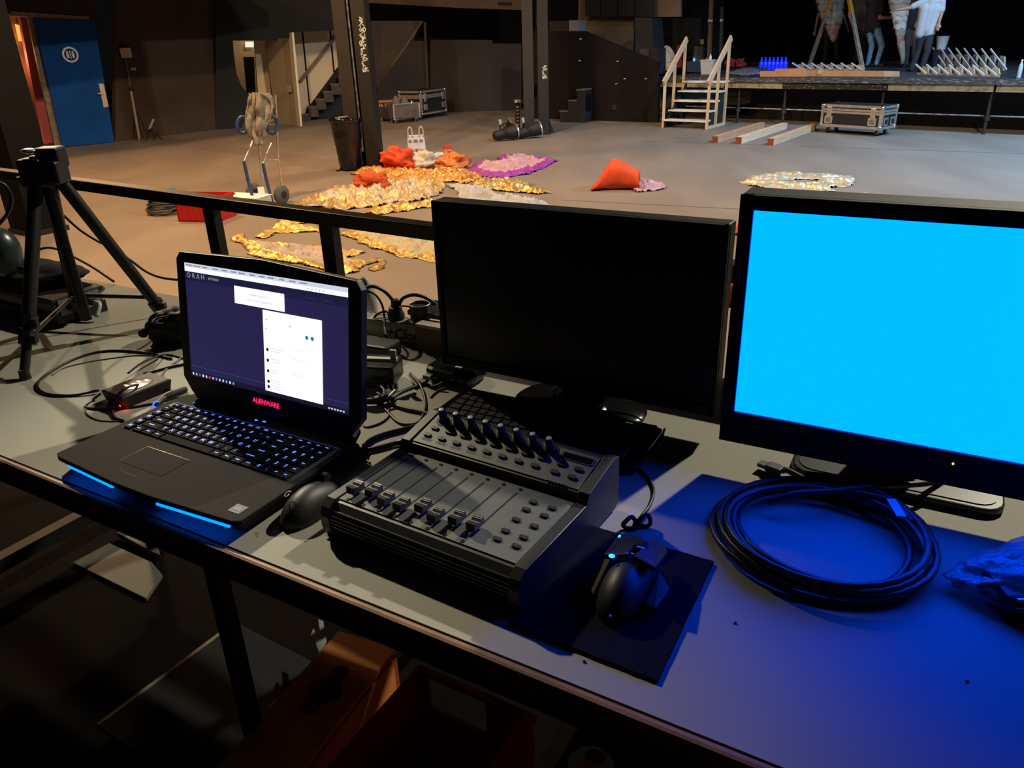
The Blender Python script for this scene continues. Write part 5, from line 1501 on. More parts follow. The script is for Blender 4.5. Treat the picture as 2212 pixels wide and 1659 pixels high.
# ---------------------------------------------------------------- right monitor, blue screen
RY = math.radians(-29.2)
ro = at(1555, 945, ZD + 0.06)
rm = thing('blue_monitor', 'large black monitor showing a plain bright blue screen', 'monitor', (ro.x, ro.y, ZD), RY)
M_blue = mat('blue_screen_light', (0.0, 0.0, 0.0), 0.5, emit=(0.0, 0.52, 9.0), estr=1.0)
mon(rm, 0.56, 0.3695, 0.06, 0.0185, 0.0505, 0.020, 0.055, M_blue, 0.28)
MB().box((0.28, 0.075, 0.25), (0.30, 0.06, 0.22)).build('rear_hump', M_bezel, rm, bevel=0.01)
MB().ball((0.3092, -0.0075, 0.0945), 0.0015, 8, 6).build('status_led', glow('led_lime', (0.6, 1.0, 0.05), 2.5), rm)
fpt = [D(1713, 1020), D(2160, 1134)]
Rinv = Matrix.Rotation(-RY, 3, 'Z')
f0 = Rinv @ (fpt[0] - Vector((ro.x, ro.y, ZD))); f1_ = Rinv @ (fpt[1] - Vector((ro.x, ro.y, ZD)))
cx_ = (f0.x + f1_.x) / 2; wf = (f1_ - f0).length; yf = (f0.y + f1_.y) / 2
M_stand = mat('stand_grey_gloss', (0.055, 0.06, 0.065), 0.3)
MB().rrect(wf + 0.01, 0.20, 0.03, 0.0, 0.012, (cx_, yf + 0.10)).build('stand_foot', mat('stand_black', (0.012, 0.012, 0.013), 0.3), rm, bevel=0.003)
MB().rrect(wf - 0.01, 0.18, 0.025, 0.012, 0.0135, (cx_, yf + 0.10)).build('foot_top', M_stand, rm)
MB().box((cx_, yf + 0.12, 0.12), (0.09, 0.03, 0.22)).build('neck', M_bezel, rm, bevel=0.005)
# ---------------------------------------------------------------- fader mixer
MY = math.radians(-33.2)
mx0 = Vector((-0.124, 0.8235, ZD))
mx = thing('fader_mixer', 'black fader control desk with eight knobs and eight faders', 'mixer', mx0, MY)
MI = Matrix.Rotation(-MY, 3, 'Z')
ml = lambda cx_, cy_, h: MI @ (at(680 + cx_ / 2.836, 800 + cy_ / 2.836, ZD + h) - mx0)
M_mxp = mat('mixer_panel', (0.100, 0.110, 0.098), 0.45, 0.0, var=0.06, scale=30, bump=0.01, bscale=300)
M_mxb = mat('mixer_body', (0.018, 0.018, 0.019), 0.42)
M_mxk = mat('mixer_button', (0.022, 0.022, 0.023), 0.35)
HW = 0.1455
prof = [(-0.010, 0.008), (-0.016, 0.020), (-0.017, 0.036), (-0.013, 0.048), (-0.004, 0.0560), (0.0, 0.0565), (0.155, 0.0565), (0.155, 0.058), (0.245, 0.058), (0.247, 0.012), (0.235, 0.006), (-0.02, 0.006)]
MB().prism([(0, y, z) for y, z in prof], (-HW, 0, 0), (HW, 0, 0)).build('body', M_mxb, mx, bevel=0.001)
for s in (-1, 1):
    chk = [(-0.014, 0.006), (-0.021, 0.020), (-0.021, 0.038), (-0.016, 0.051), (-0.004, 0.060), (0.150, 0.060), (0.158, 0.074), (0.235, 0.090), (0.250, 0.086), (0.252, 0.012), (0.24, 0.004), (-0.02, 0.004)]
    MB().prism([(0, y, z) for y, z in chk], (s * HW, 0, 0), (s * (HW + 0.016), 0, 0)).build('side_cheek', M_mxb, mx, bevel=0.004)
MB().box((0, 0.0765, 0.0575), (2 * HW - 0.004, 0.150, 0.002)).build('fader_panel', M_mxp, mx)
# raised knob section with a sloping top
up = [(0.1585, 0.0575), (0.1585, 0.0705), (0.162, 0.0715), (0.232, 0.0875), (0.246, 0.083), (0.246, 0.0575)]
MB().prism([(0, y, z) for y, z in up], (-HW, 0, 0), (HW, 0, 0)).build('knob_section', M_mxb, mx)
sl = math.atan2(0.016, 0.070)
SM = Matrix.Translation((0, 0.1615, 0.0718)) @ Matrix.Rotation(sl, 4, 'X')       # sloping plane: x right, y up the slope
MB(SM).box((0, 0.0345, 0.0006), (2 * HW - 0.006, 0.0670, 0.0012)).build('knob_panel', M_mxp, mx)
for k in range(5):
    z = 0.024 + 0.0058 * k
    yy = -0.0168 + (0.0 if k < 3 else 0.0012 * (k - 2) ** 2)
    MB().box((0, yy, z), (2 * HW, 0.004, 0.002)).build('front_rib', mat('rib_sheen', (0.05, 0.05, 0.052), 0.3), mx)
def on_slope(cx_, cy_):
    """photo crop position to the sloping plane's own x, y"""
    h = 0.078
    for _ in range(4):
        p = ml(cx_, cy_, h)
        h = 0.0718 + (p.y - 0.1615) * math.tan(sl)
    return p.x, (p.y - 0.1615) / math.cos(sl)
kproto = None
k1, k8 = on_slope(797, 308), on_slope(1443, 495)
for k in range(8):
    f_ = k / 7
    x, y = k1[0] + (k8[0] - k1[0]) * f_, (k1[1] + k8[1]) / 2
    if k == 0:
        rg = MB(); rg.add([Vector((r * math.cos(2 * math.pi * q / 28), r * math.sin(2 * math.pi * q / 28), 0.0008)) for q in range(28) for r in (0.0128, 0.0088)], [(2 * q, 2 * q + 1, (2 * q + 3) % 56, (2 * q + 2) % 56) for q in range(28)])
        ring_me = rg.data('scale_ring', False); ring_me.materials.append(mat('ring_dark', (0.02, 0.02, 0.02), 0.3))
        km = MB().lathe([(0.0085, 0), (0.0085, 0.003), (0.0064, 0.005), (0.0056, 0.0195), (0.0045, 0.0220)], 18)
        km_me = km.data('knob'); km_me.materials.append(M_mxk); km_me.shade_smooth(); km_me.set_sharp_from_angle(angle=0.7)
        kc = MB().lathe([(0.0044, 0.0220), (0.0040, 0.0230), (0.001, 0.0233)], 14)
        kc_me = kc.data('knob_cap'); kc_me.materials.append(mat('knob_cap_grey', (0.45, 0.44, 0.42), 0.4))
    W_ = SM @ Vector((x, y, 0.0012))
    share('scale_ring', ring_me, mx, W_, (sl, 0, 0))
    kn = share('knob', km_me, mx, W_, (sl, 0, 0))
    share('knob_cap', kc_me, kn)
bm2 = MB().rrect(0.0125, 0.0068, 0.0025, 0, 0.0028)
for v in bm2.v:
    pass
btn_me = bm2.data('button'); btn_me.materials.append(M_mxk)
led_me = MB().box((0.0, 0, 0.0030), (0.002, 0.002, 0.0004)).data('button_led'); led_me.materials.append(mat('led_off', (0.10, 0.09, 0.07), 0.3))
def button(loc, rot=(0, 0, 0)):
    o = share('button', btn_me, mx, loc, rot)
    share('button_led', led_me, o)
r1a, r1b, r2a, r2b = on_slope(740, 357), on_slope(1390, 547), on_slope(693, 398), on_slope(1348, 593)
for a, b in ((r1a, r1b), (r2a, r2b)):
    for k in range(8):
        f_ = k / 7
        button(SM @ Vector((a[0] + (b[0] - a[0]) * f_, (a[1] + b[1]) / 2, 0.0012)), (sl, 0, 0))
for c in ((1510, 580), (1617, 613), (1470, 630), (1577, 662)):
    x, y = on_slope(*c); button(SM @ Vector((x, y, 0.0012)), (sl, 0, 0))
x, y = on_slope(1610, 545)
ds_ = MB(SM).rrect(0.052, 0.0150, 0.003, 0.0012, 0.0022, (x, y)).build('display', mat('display_frame', (0.03, 0.03, 0.032), 0.4), mx)
MB(SM).rrect(0.046, 0.0110, 0.002, 0.0022, 0.0026, (x, y)).build('display_window', M_glossblack, ds_)
for k in range(6):
    x, y = on_slope(1430 + k * 21, 683 + k * 6.4)
    MB(SM).cyl((x, y, 0.0010), (x, y, 0.0016), 0.0020, n=10).build('indicator', M_glossblack, mx)
# faint print beside the buttons
pr = MB(SM)
for k in range(8):
    x = r2a[0] + (r2b[0] - r2a[0]) * (k + 0.1) / 7
    pr.quad((x - 0.006, r2a[1] - 0.0125, 0.00135), (x + 0.012, r2a[1] - 0.0125, 0.00135), (x + 0.012, r2a[1] - 0.0075, 0.00135), (x - 0.006, r2a[1] - 0.0075, 0.00135))
pr.build('label_tape', mat('tape_grey', (0.11, 0.115, 0.105), 0.7), mx, recalc=False)
# faders
slots = [(570, 540), (660, 570), (750, 597), (845, 627), (940, 657), (1035, 688), (1135, 718), (1240, 750)]
caps = [(290, 725), (410, 740), (483, 788), (578, 822), (712, 832), (797, 890), (920, 905), (1030, 940)]
x1, x8 = ml(570, 540, 0.0585).x, ml(1240, 750, 0.0585).x
yt = sum(ml(*s_, 0.0585).y for s_ in slots) / 8
cap_me = MB().rings([[Vector((x * w_, y * d_ + o_, z)) for x, y in ((-1, -1), (1, -1), (1, 1), (-1, 1))] for w_, d_, o_, z in ((0.0068, 0.0085, 0, 0.006), (0.0070, 0.0105, 0, 0.0125), (0.0068, 0.0040, 0, 0.0105), )]).data('fader_cap')
cap2 = MB()
cap2.prism([(0, -0.0115, 0.006), (0, 0.0115, 0.006), (0, 0.0105, 0.016), (0, 0.0045, 0.0150), (0, 0.0, 0.0125), (0, -0.0045, 0.0150), (0, -0.0105, 0.016)], (-0.0068, 0, 0), (0.0068, 0, 0))
cap2.box((0, 0, 0.003), (0.002, 0.006, 0.008))
cap_me = cap2.data('fader_cap'); cap_me.materials.append(M_mxk)
mark_me = MB().box((0, 0, 0.0127), (0.0137, 0.0010, 0.0006)).box((0, 0.0075, 0.0158), (0.0137, 0.0012, 0.0006)).box((0, 0.0045, 0.0152), (0.0137, 0.0008, 0.0006)).data('cap_line'); mark_me.materials.append(mat('cap_line_grey', (0.30, 0.30, 0.29), 0.4))
slot_me = MB().box((0, 0, 0.0003), (0.0020, 0.118, 0.0006)).data('fader_slot'); slot_me.materials.append(mat('slot_black', (0.002, 0.002, 0.002), 0.9))
scw_me = MB().cyl((0, 0, 0), (0, 0, 0.0008), 0.0030, n=12).data('screw'); scw_me.materials.append(mat('screw_dark', (0.03, 0.03, 0.03), 0.3, 0.6))
for k in range(8):
    x = x1 + (x8 - x1) * k / 7
    share('fader_slot', slot_me, mx, (x, yt - 0.059, 0.0585))
    share('screw', scw_me, mx, (x, yt + 0.0095, 0.0585)); share('screw', scw_me, mx, (x, yt - 0.1285, 0.0585))
    yc = ml(*caps[k], 0.072).y
    fc = share('fader_cap', cap_me, mx, (x, max(yt - 0.112, yc), 0.0585)); share('cap_line', mark_me, fc)
for c in ((1340, 807), (1455, 843), (1297, 853), (1407, 890), (1235, 915), (1345, 955), (1170, 983), (1280, 1023), (1120, 1033), (1235, 1077)):
    p = ml(*c, 0.0600); button((p.x, p.y, 0.0585))
for x, y in ((-0.12, 0.0), (0.12, 0.0), (-0.12, 0.22), (0.12, 0.22)):
    MB().cyl((x, y, 0), (x, y, 0.008), 0.01, n=12).build('rubber_foot', M_rubber, mx)

# ---------------------------------------------------------------- black keyboard behind the mixer
ka, kb_ = at(1004, 836, ZD + 0.018), at(1436, 922, ZD + 0.018)
KY = math.atan2((kb_ - ka).y, (kb_ - ka).x); KL = (kb_ - ka).length
kbd = thing('black_keyboard', 'glossy black computer keyboard lying behind the mixer', 'keyboard', (ka.x, ka.y, ZD), KY)
KD = 0.150
MB().rrect(KL, KD, 0.012, 0.003, 0.016, (KL / 2, -KD / 2)).build('keyboard_body', M_glossblack, kbd, bevel=0.003)
MB().tube([(0.012, -0.006, 0.0165), (KL - 0.012, -0.006, 0.0165)], 0.004, 8).build('rear_bar', M_glossblack, kbd, 50)
M_key2 = mat('keyboard_key', (0.030, 0.030, 0.033), 0.32)
kk = {}
def k2(xc, yc, w, d):
    q = (round(w, 4), round(d, 4))
    if q not in kk:
        me = MB().rings([[Vector((x * w / 2 * s, y * d / 2 * s, z)) for x, y in ((-1, -1), (1, -1), (1, 1), (-1, 1))] for s, z in ((1, 0), (1, 0.003), (0.88, 0.005))]).data('key')
        me.materials.append(M_key2); kk[q] = me
    share('key', kk[q], kbd, (xc, yc, 0.016))
p_ = (KL - 0.03) / 21.0
for i in range(20): k2(0.015 + p_ * (i + 0.7), -0.022, p_ * 0.84, 0.010)
for r in range(5):
    y = -0.041 - r * 0.0205
    xs = ([1.25] * 3 + [5.5] + [1.25] * 5) if r == 4 else ([1 + 0.25 * r] + [1] * 12 + [2 - 0.25 * r])
    x = 0.018
    for w_ in xs:
        k2(x + w_ * p_ / 2, y, w_ * p_ * 0.88, 0.0175); x += w_ * p_
    for i in range(3): k2(0.018 + p_ * (15.4 + i + 0.1), y, p_ * 0.86, 0.0175) if r in (0, 1, 4) else None
    for i in range(2): k2(0.018 + p_ * (18.6 + i + 0.2), y, p_ * 0.86, 0.0175)
MB().box((KL - 0.06, -0.010, 0.0175), (0.012, 0.003, 0.001)).build('status_led', glow('led_green', (0, 0, 0), 1), kbd)

# ---------------------------------------------------------------- mice and mouse pad
def mouse_shell(L_, W_, H_, pinch=0.10):
    b = MB().ball((0, 0, 0), 1.0, 28, 18)
    out = []
    for v in b.v:
        y = v.y * L_ / 2
        w_ = W_ / 2 * (1 - pinch * math.cos(v.y * 2.4))
        z = v.z
        if z < 0: z = z * 0.15
        hh = H_ * (0.92 - 0.22 * v.y - 0.12 * v.y * v.y)
        out.append(Vector((v.x * w_, y, 0.004 + max(0, z) * hh * 0.98 + (z * H_ * 0.1 if z < 0 else 0) + 0.002)))
    mz = min(p.z for p in out)
    b.v = [p - Vector((0, 0, mz)) for p in out]
    return b
m0 = (D(640, 1148) + D(745, 1050)) / 2
ms = thing('black_mouse', 'plain matt black mouse between the laptop and the mixer', 'mouse', (m0.x - 0.012, m0.y + 0.0, ZD), math.radians(-25))
mouse_shell(0.128, 0.066, 0.042).build('shell', mat('mouse_matt', (0.013, 0.013, 0.013), 0.5), ms, 180)
MB().cyl((-0.004, 0.036, 0.031), (0.004, 0.036, 0.031), 0.009, n=16).build('scroll_wheel', M_rubber, ms, 50)
MB().box((0, 0.044, 0.0335), (0.0016, 0.030, 0.002), Matrix.Rotation(-0.30, 3, 'X')).build('button_gap', M_glossblack, ms)
g = MB(frame((-0.012, -0.034, 0.0415), (0.95, -0.1, 0.25), (0.1, 0.95, 0.35)))
arc = [Vector((0.0050 * math.cos(a), 0.0050 * math.sin(a), 0.0012)) for a in [math.radians(40 + 300 * k / 16) for k in range(17)]] + [Vector((0.0005, -0.0005, 0.0012))]
for a, c in zip(arc, arc[1:]):
    d_ = (c - a).normalized(); n_ = Vector((-d_.y, d_.x, 0)) * 0.0008
    g.quad(a - n_, c - n_, c + n_, a + n_)
g.build('logo', mat('logo_grey', (0.42, 0.42, 0.40), 0.4), ms, recalc=False)
mc = ms.matrix_basis if False else None

pad = MB()
pp = [D(1100, 1345, 0.004), D(1420, 1470, 0.004), D(1542, 1213, 0.004), D(1274, 1135, 0.004)]
ring = []
for a, c in zip(pp, pp[1:] + pp[:1]):
    for k in range(24):
        q = a.lerp(c, k / 24)
        nn = Vector(((c - a).y, -(c - a).x, 0)).normalized()
        ring.append(q + nn * 0.0010 * mnoise.noise((k * 1.7, q.x * 30, 3)))
pad.prism([(q.x, q.y, ZD) for q in ring], (0, 0, 0.0003), (0, 0, 0.0045))
tag(pad.build('mouse_pad', mat('pad_navy', (0.005, 0.005, 0.014), 0.95, bump=0.2, bscale=900, spec=0.1)), 'dark navy cloth mouse pad with frayed edges', 'mouse pad')
m2c = (D(1310, 1222) + D(1372, 1345)) / 2
mo = thing('gaming_mouse', 'angular black gaming mouse with blue lights on the pad', 'mouse', (m2c.x + 0.008, m2c.y - 0.004, ZD + 0.0045), math.radians(-28))
mouse_shell(0.130, 0.064, 0.046, 0.06).build('shell', mat('mouse_soft', (0.008, 0.008, 0.010), 0.5), mo, 180)
MB().prism([(-0.032, 0.004, 0.037), (-0.034, 0.05, 0.030), (-0.024, 0.072, 0.024), (-0.006, 0.074, 0.026), (-0.004, 0.008, 0.043)], (0, 0, 0), (0, 0, 0.007)).build('button_plate', M_mxk, mo, bevel=0.0015)
MB().prism([(0.032, 0.004, 0.037), (0.034, 0.05, 0.030), (0.024, 0.072, 0.024), (0.006, 0.074, 0.026), (0.004, 0.008, 0.043)], (0, 0, 0), (0, 0, 0.007)).build('button_plate', mat('mouse_plate', (0.010, 0.011, 0.015), 0.55), mo, bevel=0.0015)
MB().cyl((-0.005, 0.045, 0.034), (0.005, 0.045, 0.034), 0.0115, n=18).build('scroll_wheel', mat('wheel_metal', (0.10, 0.10, 0.13), 0.3, 0.8), mo, 50)
MB().prism([(-0.030, -0.035, 0.006), (-0.052, -0.020, 0.006), (-0.055, 0.010, 0.008), (-0.040, 0.03, 0.012), (-0.030, 0.02, 0.020)], (0, 0, 0), (0, 0, 0.006)).build('thumb_rest', mat('thumb_rubber', (0.014, 0.014, 0.013), 0.8), mo, bevel=0.002)
MB().prism([(0.030, -0.03, 0.006), (0.045, -0.030, 0.006), (0.050, 0.010, 0.008), (0.030, 0.03, 0.014)], (0, 0, 0), (0, 0, 0.008)).build('side_wing', mat('mouse_plate', (0, 0, 0)), mo, bevel=0.002)
M_ml = glow('mouse_blue', (0.02, 0.30, 1.8), 3.0)
MB().ball((-0.021, 0.000, 0.047), (0.004, 0.0035, 0.0018), 12, 8).build('logo_light', M_ml, mo, 180)
for k in range(3):
    MB().box((-0.006 + 0.006 * k, 0.012 + 0.003 * k, 0.0482 - 0.001 * k), (0.004, 0.0012, 0.0008)).build('dpi_light', glow('dpi_blue', (0.02, 0.05, 1.0), 1.0), mo)
MB().ball((-0.034, 0.064, 0.030), (0.0018, 0.004, 0.0016), 8, 6).build('edge_light', M_ml, mo, 180)
MB().box((0.004, 0.0345, 0.0445), (0.010, 0.0012, 0.001)).build('wheel_light', glow('dpi_blue', (0, 0, 0), 1), mo)
MB().ball((0.002, -0.064, 0.014), 0.0012, 8, 6).build('rear_led', glow('dpi_blue', (0, 0, 0), 1), mo)
# ---------------------------------------------------------------- tripod standing on the desk
F1, F2, F3 = D(56, 818), D(172, 690), D(372, 700)
ctr = (F1 + F2 + F3) / 3
apx = over(92, 372, ctr)
tp = thing('camera_tripod', 'black tabletop tripod with spread legs on the desk', 'tripod', (ctr.x, ctr.y, ZD))
O = Vector((ctr.x, ctr.y, ZD))
M_trip = mat('tripod_black', (0.010, 0.010, 0.010), 0.4)
A0 = apx - O
hubp = {}
for i, (F, off) in enumerate(((F1, (74, 392)), (F2, (110, 398)), (F3, (128, 380)))):
    f_ = F - O
    s_ = over(off[0], off[1], ctr) - O
    s_ = s_.lerp(A0, 0.2)
    kn = s_ + (f_ - s_) * (0.72 if i == 0 else 0.86)
    MB().tube([s_, kn], [0.0150, 0.0135], 10).build('leg', M_trip, tp, 50)
    MB().tube([kn, f_ + Vector((0, 0, 0.012))], [0.0105, 0.0095], 10).build('leg_extension', M_trip, tp, 50)
    d_ = (f_ - s_).normalized()
    for q in ((0.72, 0.80) if i == 0 else (0.86,)):
        c = s_ + (f_ - s_) * q
        MB().cyl(c - d_ * 0.014, c + d_ * 0.014, 0.018, n=8).box(c + Vector((0.012, -0.006, 0)), (0.02, 0.012, 0.018)).build('leg_clamp', M_trip, tp)
    MB().cyl(f_, f_ + Vector((0, 0, 0.022)), 0.012, 0.010, n=10).build('rubber_foot', M_rubber, tp, 50)
    hubp[i] = s_ + (f_ - s_) * 0.80
cc_ = over(102, 660, ctr) - O
MB().cyl(A0 - Vector((0, 0, 0.01)), Vector((A0.x * 0.5 + 0.0, A0.y * 0.5, 0.05)), 0.012, n=10).build('centre_column', M_trip, tp, 50)
for a, b in ((0, 1), (1, 2)):
    MB().tube([hubp[a], hubp[b]], 0.0055, 8).build('spreader', mat('spreader_dark', (0.03, 0.026, 0.02), 0.35, 0.3), tp, 50)
MB().tube([Vector((A0.x * 0.5, A0.y * 0.5, 0.07)), hubp[1]], 0.0055, 8).build('spreader', mat('spreader_dark', (0, 0, 0)), tp, 50)
MB().box(A0 + Vector((0.004, 0, 0.0)), (0.085, 0.055, 0.05)).build('shoulder', M_trip, tp, bevel=0.006)
MB().box(over(112, 340, ctr) - O, (0.05, 0.045, 0.045)).build('leg_joint', M_trip, tp, bevel=0.005)
MB().box(over(78, 372, ctr) - O, (0.05, 0.05, 0.06)).build('leg_joint', M_trip, tp, bevel=0.005)
MB().cyl(A0, A0 + Vector((0.0, 0.0, 0.035)), 0.018, n=12).build('head_column', M_trip, tp, 50)
MB().tube([over(40, 392, ctr) - O, over(66, 384, ctr) - O], 0.010, 8).build('pan_handle', M_trip, tp, 50)
MB().ball(over(62, 326, ctr) - O, (0.018, 0.014, 0.006), 10, 6).build('level_knob', M_alu, tp, 50)

# ---------------------------------------------------------------- gear at the far end of the desk
q = D(126, 706)
def deskbox(name, label, cat, corner, w_, d_, h_, z0, m, yaw=DY, bevel=0.003):
    """box whose front right bottom corner is given"""
    o = MB().box((-w_ / 2, d_ / 2, h_ / 2), (w_, d_, h_)).build(name, m, None, None, bevel, at_base=False)
    o.location = (corner.x, corner.y, ZD + z0); o.rotation_euler = (0, 0, yaw)
    return tag(o, label, cat)
M_gm = mat('gear_grey', (0.16, 0.16, 0.155), 0.4, 0.4)
t = thing('audio_rack_unit', 'grey and black rack unit with plugs behind the tripod', 'rack unit', (q.x, q.y, ZD), DY)
MB().box((-0.17, 0.07, 0.016), (0.34, 0.14, 0.032)).build('lower_case', M_blackplastic, t, bevel=0.003)
MB().box((-0.172, 0.072, 0.044), (0.33, 0.13, 0.024)).build('upper_case', M_gm, t, bevel=0.003)
MB().box((-0.17, 0.07, 0.063), (0.34, 0.14, 0.014)).build('top_case', M_blackplastic, t, bevel=0.003)
MB().box((0.001, 0.07, 0.044), (0.003, 0.11, 0.04)).build('side_plate', mat('side_plate_grey', (0.22, 0.22, 0.22), 0.45, 0.3), t)
for yy in (0.04, 0.09): MB().cyl((0.0, yy, 0.042), (0.03, yy, 0.042), 0.010, n=10).build('plug', M_rubber, t, 50)
MB().tube(smooth_path([(0.03, 0.09, 0.042), (0.05, 0.09, 0.038), (0.055, 0.07, 0.012)], 5), 0.006, 7).build('white_plug_lead', mat('pale_lead', (0.45, 0.48, 0.42), 0.5), t, 180)
o = bundle('soft_hat', 'soft black cap lying on the rack unit behind tripod', (62, 640), 0.28, 0.060, mat('cap_cloth', (0.010, 0.009, 0.009), 0.9), 31, depth=0.15, cat='cap', z0=ZD + 0.07, rug=0.08)
o.location = (q.x - 0.13, q.y + 0.15, ZD + 0.07)
hd = thing('gooseneck_lamp', 'rounded dark teal lamp head at the edge of frame', 'lamp', (q.x - 0.38, q.y + 0.24, ZD), 0)
hp = over(2, 545, q) - Vector((q.x - 0.38, q.y + 0.24, ZD))
MB().ball(hp, (0.045, 0.045, 0.06), 18, 12).build('lamp_head', mat('teal_plastic', (0.02, 0.035, 0.035), 0.3), hd, 180)
MB().tube(smooth_path([hp + Vector((0.01, 0, -0.03)), hp + Vector((0.05, 0.02, -0.06)), (0.05, 0.0, 0.10), (0.0, 0, 0.02)], 6), 0.007, 8).build('gooseneck', M_rubber, hd, 180)
MB().lathe([(0.05, 0), (0.05, 0.015), (0.02, 0.022)], 20).build('lamp_base', M_blackplastic, hd, 40)

# small drive box with red light
sa, sb_ = D(225, 868), D(268, 885)
t = thing('drive_box', 'dark square box with round silver emblem and red light', 'drive box', (sa.x, sa.y, ZD), math.atan2((sb_ - sa).y, (sb_ - sa).x))
wS = (sb_ - sa).length + 0.004; dS = 0.105
b = MB(); b.rings([[Vector((x, y, z)) for x, y in ((e_, e_), (wS - e_, e_), (wS - e_, dS - e_), (e_, dS - e_))] for e_, z in ((0.004, 0.002), (0.0, 0.024), (0.003, 0.026))])
b.build('drive_case', mat('drive_charcoal', (0.030, 0.024, 0.022), 0.6, spec=0.3), t)
MB().lathe([(0.024, 0.026), (0.024, 0.0268), (0.0225, 0.0272)], 28, (wS / 2, dS * 0.52, 0), sy=1.25).build('emblem', mat('emblem_dark', (0.10, 0.07, 0.06), 0.3, 0.5), t, 40)
e = MB()
for k, (x0, w_) in enumerate(((-0.010, 0.016), (0.004, 0.02), (-0.004, 0.014), (0.006, 0.012))):
    e.box((wS / 2 + x0 * 0.7, dS * 0.52 - 0.018 + 0.012 * k, 0.0275), (w_, 0.006, 0.0006))
e.build('emblem_face', mat('emblem_silver', (0.60, 0.50, 0.46), 0.25, 0.7), t)
MB().ball((wS * 0.80, -0.0005, 0.006), (0.0022, 0.0012, 0.0016), 8, 6).build('red_led', glow('red_led', (1.0, 0.01, 0.02), 14), t, 180)
lp_ = D(270, 880, 0.004); lamp('drive_led_light', 'POINT', lp_ + Vector((0.004, -0.006, 0.002)), lp_, (1, 0.02, 0.02), 0.0035, 0.003)

# ---------------------------------------------------------------- cables
M_cab = mat('cable_black', (0.010, 0.009, 0.009), 0.45)
M_cabg = mat('cable_grey', (0.16, 0.14, 0.11), 0.6)
M_teal = mat('cable_teal', (0.02, 0.14, 0.17), 0.45)
def cable(label, pts, r=0.0028, m=None, name='cable', sub=7, group=None):
    P = [D(p[0], p[1], (p[2] if len(p) > 2 else 0.0) + r) for p in pts]
    o = MB().tube(smooth_path(P, sub), r, 7).build(name, m or M_cab, None, 180)
    return tag(o, label, 'cable', group)
cable('wide cable loop on the desk between tripod and drive box', [(371, 775), (315, 762), (245, 757), (196, 764), (147, 781), (105, 806), (82, 827), (87, 844), (115, 853), (164, 853), (214, 843, 0.004)], 0.0028)
cable('thinner cable following inside the wide desk loop', [(330, 768), (290, 768), (240, 774), (190, 782), (140, 794), (112, 810)], 0.0014, M_cabg)
cable('cable rising from the back of the drive box to laptop', [(277, 806, 0.024), (305, 785, 0.02), (337, 771, 0.01), (362, 766), (403, 775)], 0.0022)
cable('cable kinked in front of the drive box', [(218, 850, 0.01), (200, 864), (184, 878), (200, 882), (240, 884), (290, 879), (329, 872), (356, 866), (385, 856)], 0.0022)
cable('short lead arching over the drive box to the laptop', [(268, 909), (250, 903), (243, 889, 0.002), (247, 868, 0.012), (262, 846, 0.028), (290, 832, 0.03), (321, 836, 0.006), (374, 845)], 0.0025)
cable('thin lead bowing out in front of the drive box', [(184, 879), (189, 895), (211, 907), (243, 910), (270, 908)], 0.0012, M_cabg)
cable('pale thin lead beside the laptop hinge', [(398, 768), (380, 782), (368, 790), (352, 806), (344, 822, 0.01)], 0.0020, M_cabg)
cable('dark cable crossing behind the drive box', [(310, 808), (340, 800), (370, 792), (410, 784)], 0.0030)
pa, pb2 = D(356, 858, 0.006), D(402, 840, 0.006)
t = thing('cable_connector', 'fat barrel connector with blue glowing ring beside laptop corner', 'connector', (pa.x, pa.y, ZD))
Oc = Vector((pa.x, pa.y, ZD))
MB().tube([pa - Oc, (pa - Oc).lerp(pb2 - Oc, 0.3), pb2 - Oc], [0.0075, 0.0085, 0.006], 12).build('barrel', M_rubber, t, 50)
gl = D(338, 874, 0.006) - Oc
MB().tube([gl + Vector((0.0, 0.006 * math.cos(a), 0.006 * math.sin(a))) + Vector((0.004 * math.cos(a), 0, 0)) for a in [2 * math.pi * k / 18 for k in range(18)]], 0.0014, 6, closed=True).build('blue_ring', glow('ring_blue', (0.01, 0.08, 1.0), 4), t, 180)
MB().tube([gl, pa - Oc], [0.0055, 0.007], 10).build('plug_nose', M_rubber, t, 50)
# pouch with lavalier microphone behind the laptop
o = bundle('black_pouch', 'black pouch with tangled leads behind the laptop screen', (386, 745), 0.17, 0.075, mat('pouch_black', (0.006, 0.006, 0.006), 0.6), 33, depth=0.10, cat='pouch', z0=ZD, rug=0.1)
t = thing('lavalier_microphone', 'small dark microphone capsule sticking out beside the pouch', 'microphone', D(308, 722))
Om = D(308, 722)
hc = over(305, 720, D(330, 745)) - Om; hr = over(332, 716, D(330, 745)) - Om
MB().tube([hc - (hr - hc) * 0.25, hc, hc + (hr - hc) * 0.35, hc + (hr - hc) * 0.5], [0.005, 0.0105, 0.0105, 0.006], 14).build('capsule', M_rubber, t, 50)
MB().tube([hc + (hr - hc) * 0.45, over(352, 704, D(352, 745)) - Om, over(385, 690, D(380, 745)) - Om], 0.0032, 8).build('boom', M_cab, t, 50)
def air(label, pts, base, r=0.0028, m=None, sub=8):
    P = [over(p[0], p[1], base if len(p) < 3 else base + Vector((0, p[2], 0))) for p in pts]
    return tag(MB().tube(smooth_path(P, sub), r, 7).build('cable', m or M_cab, None, 180), label, 'cable')
bk = D(360, 745)
air('looped lead standing up at the edge of the pouch', [(395, 676), (370, 682), (345, 686), (334, 694), (338, 706), (350, 712), (366, 722), (395, 732)], bk, 0.0022)
air('lead hanging in a curve below the microphone', [(340, 700), (336, 715), (340, 730), (352, 738), (368, 741)], bk, 0.0022)
tb = ctr + Vector((0, 0.12, 0))
air('black cable sagging from the tripod across to the laptop', [(96, 400), (121, 446), (145, 472), (175, 498), (210, 520), (245, 537), (282, 562), (315, 586), (350, 600), (400, 606)], tb, 0.0032)
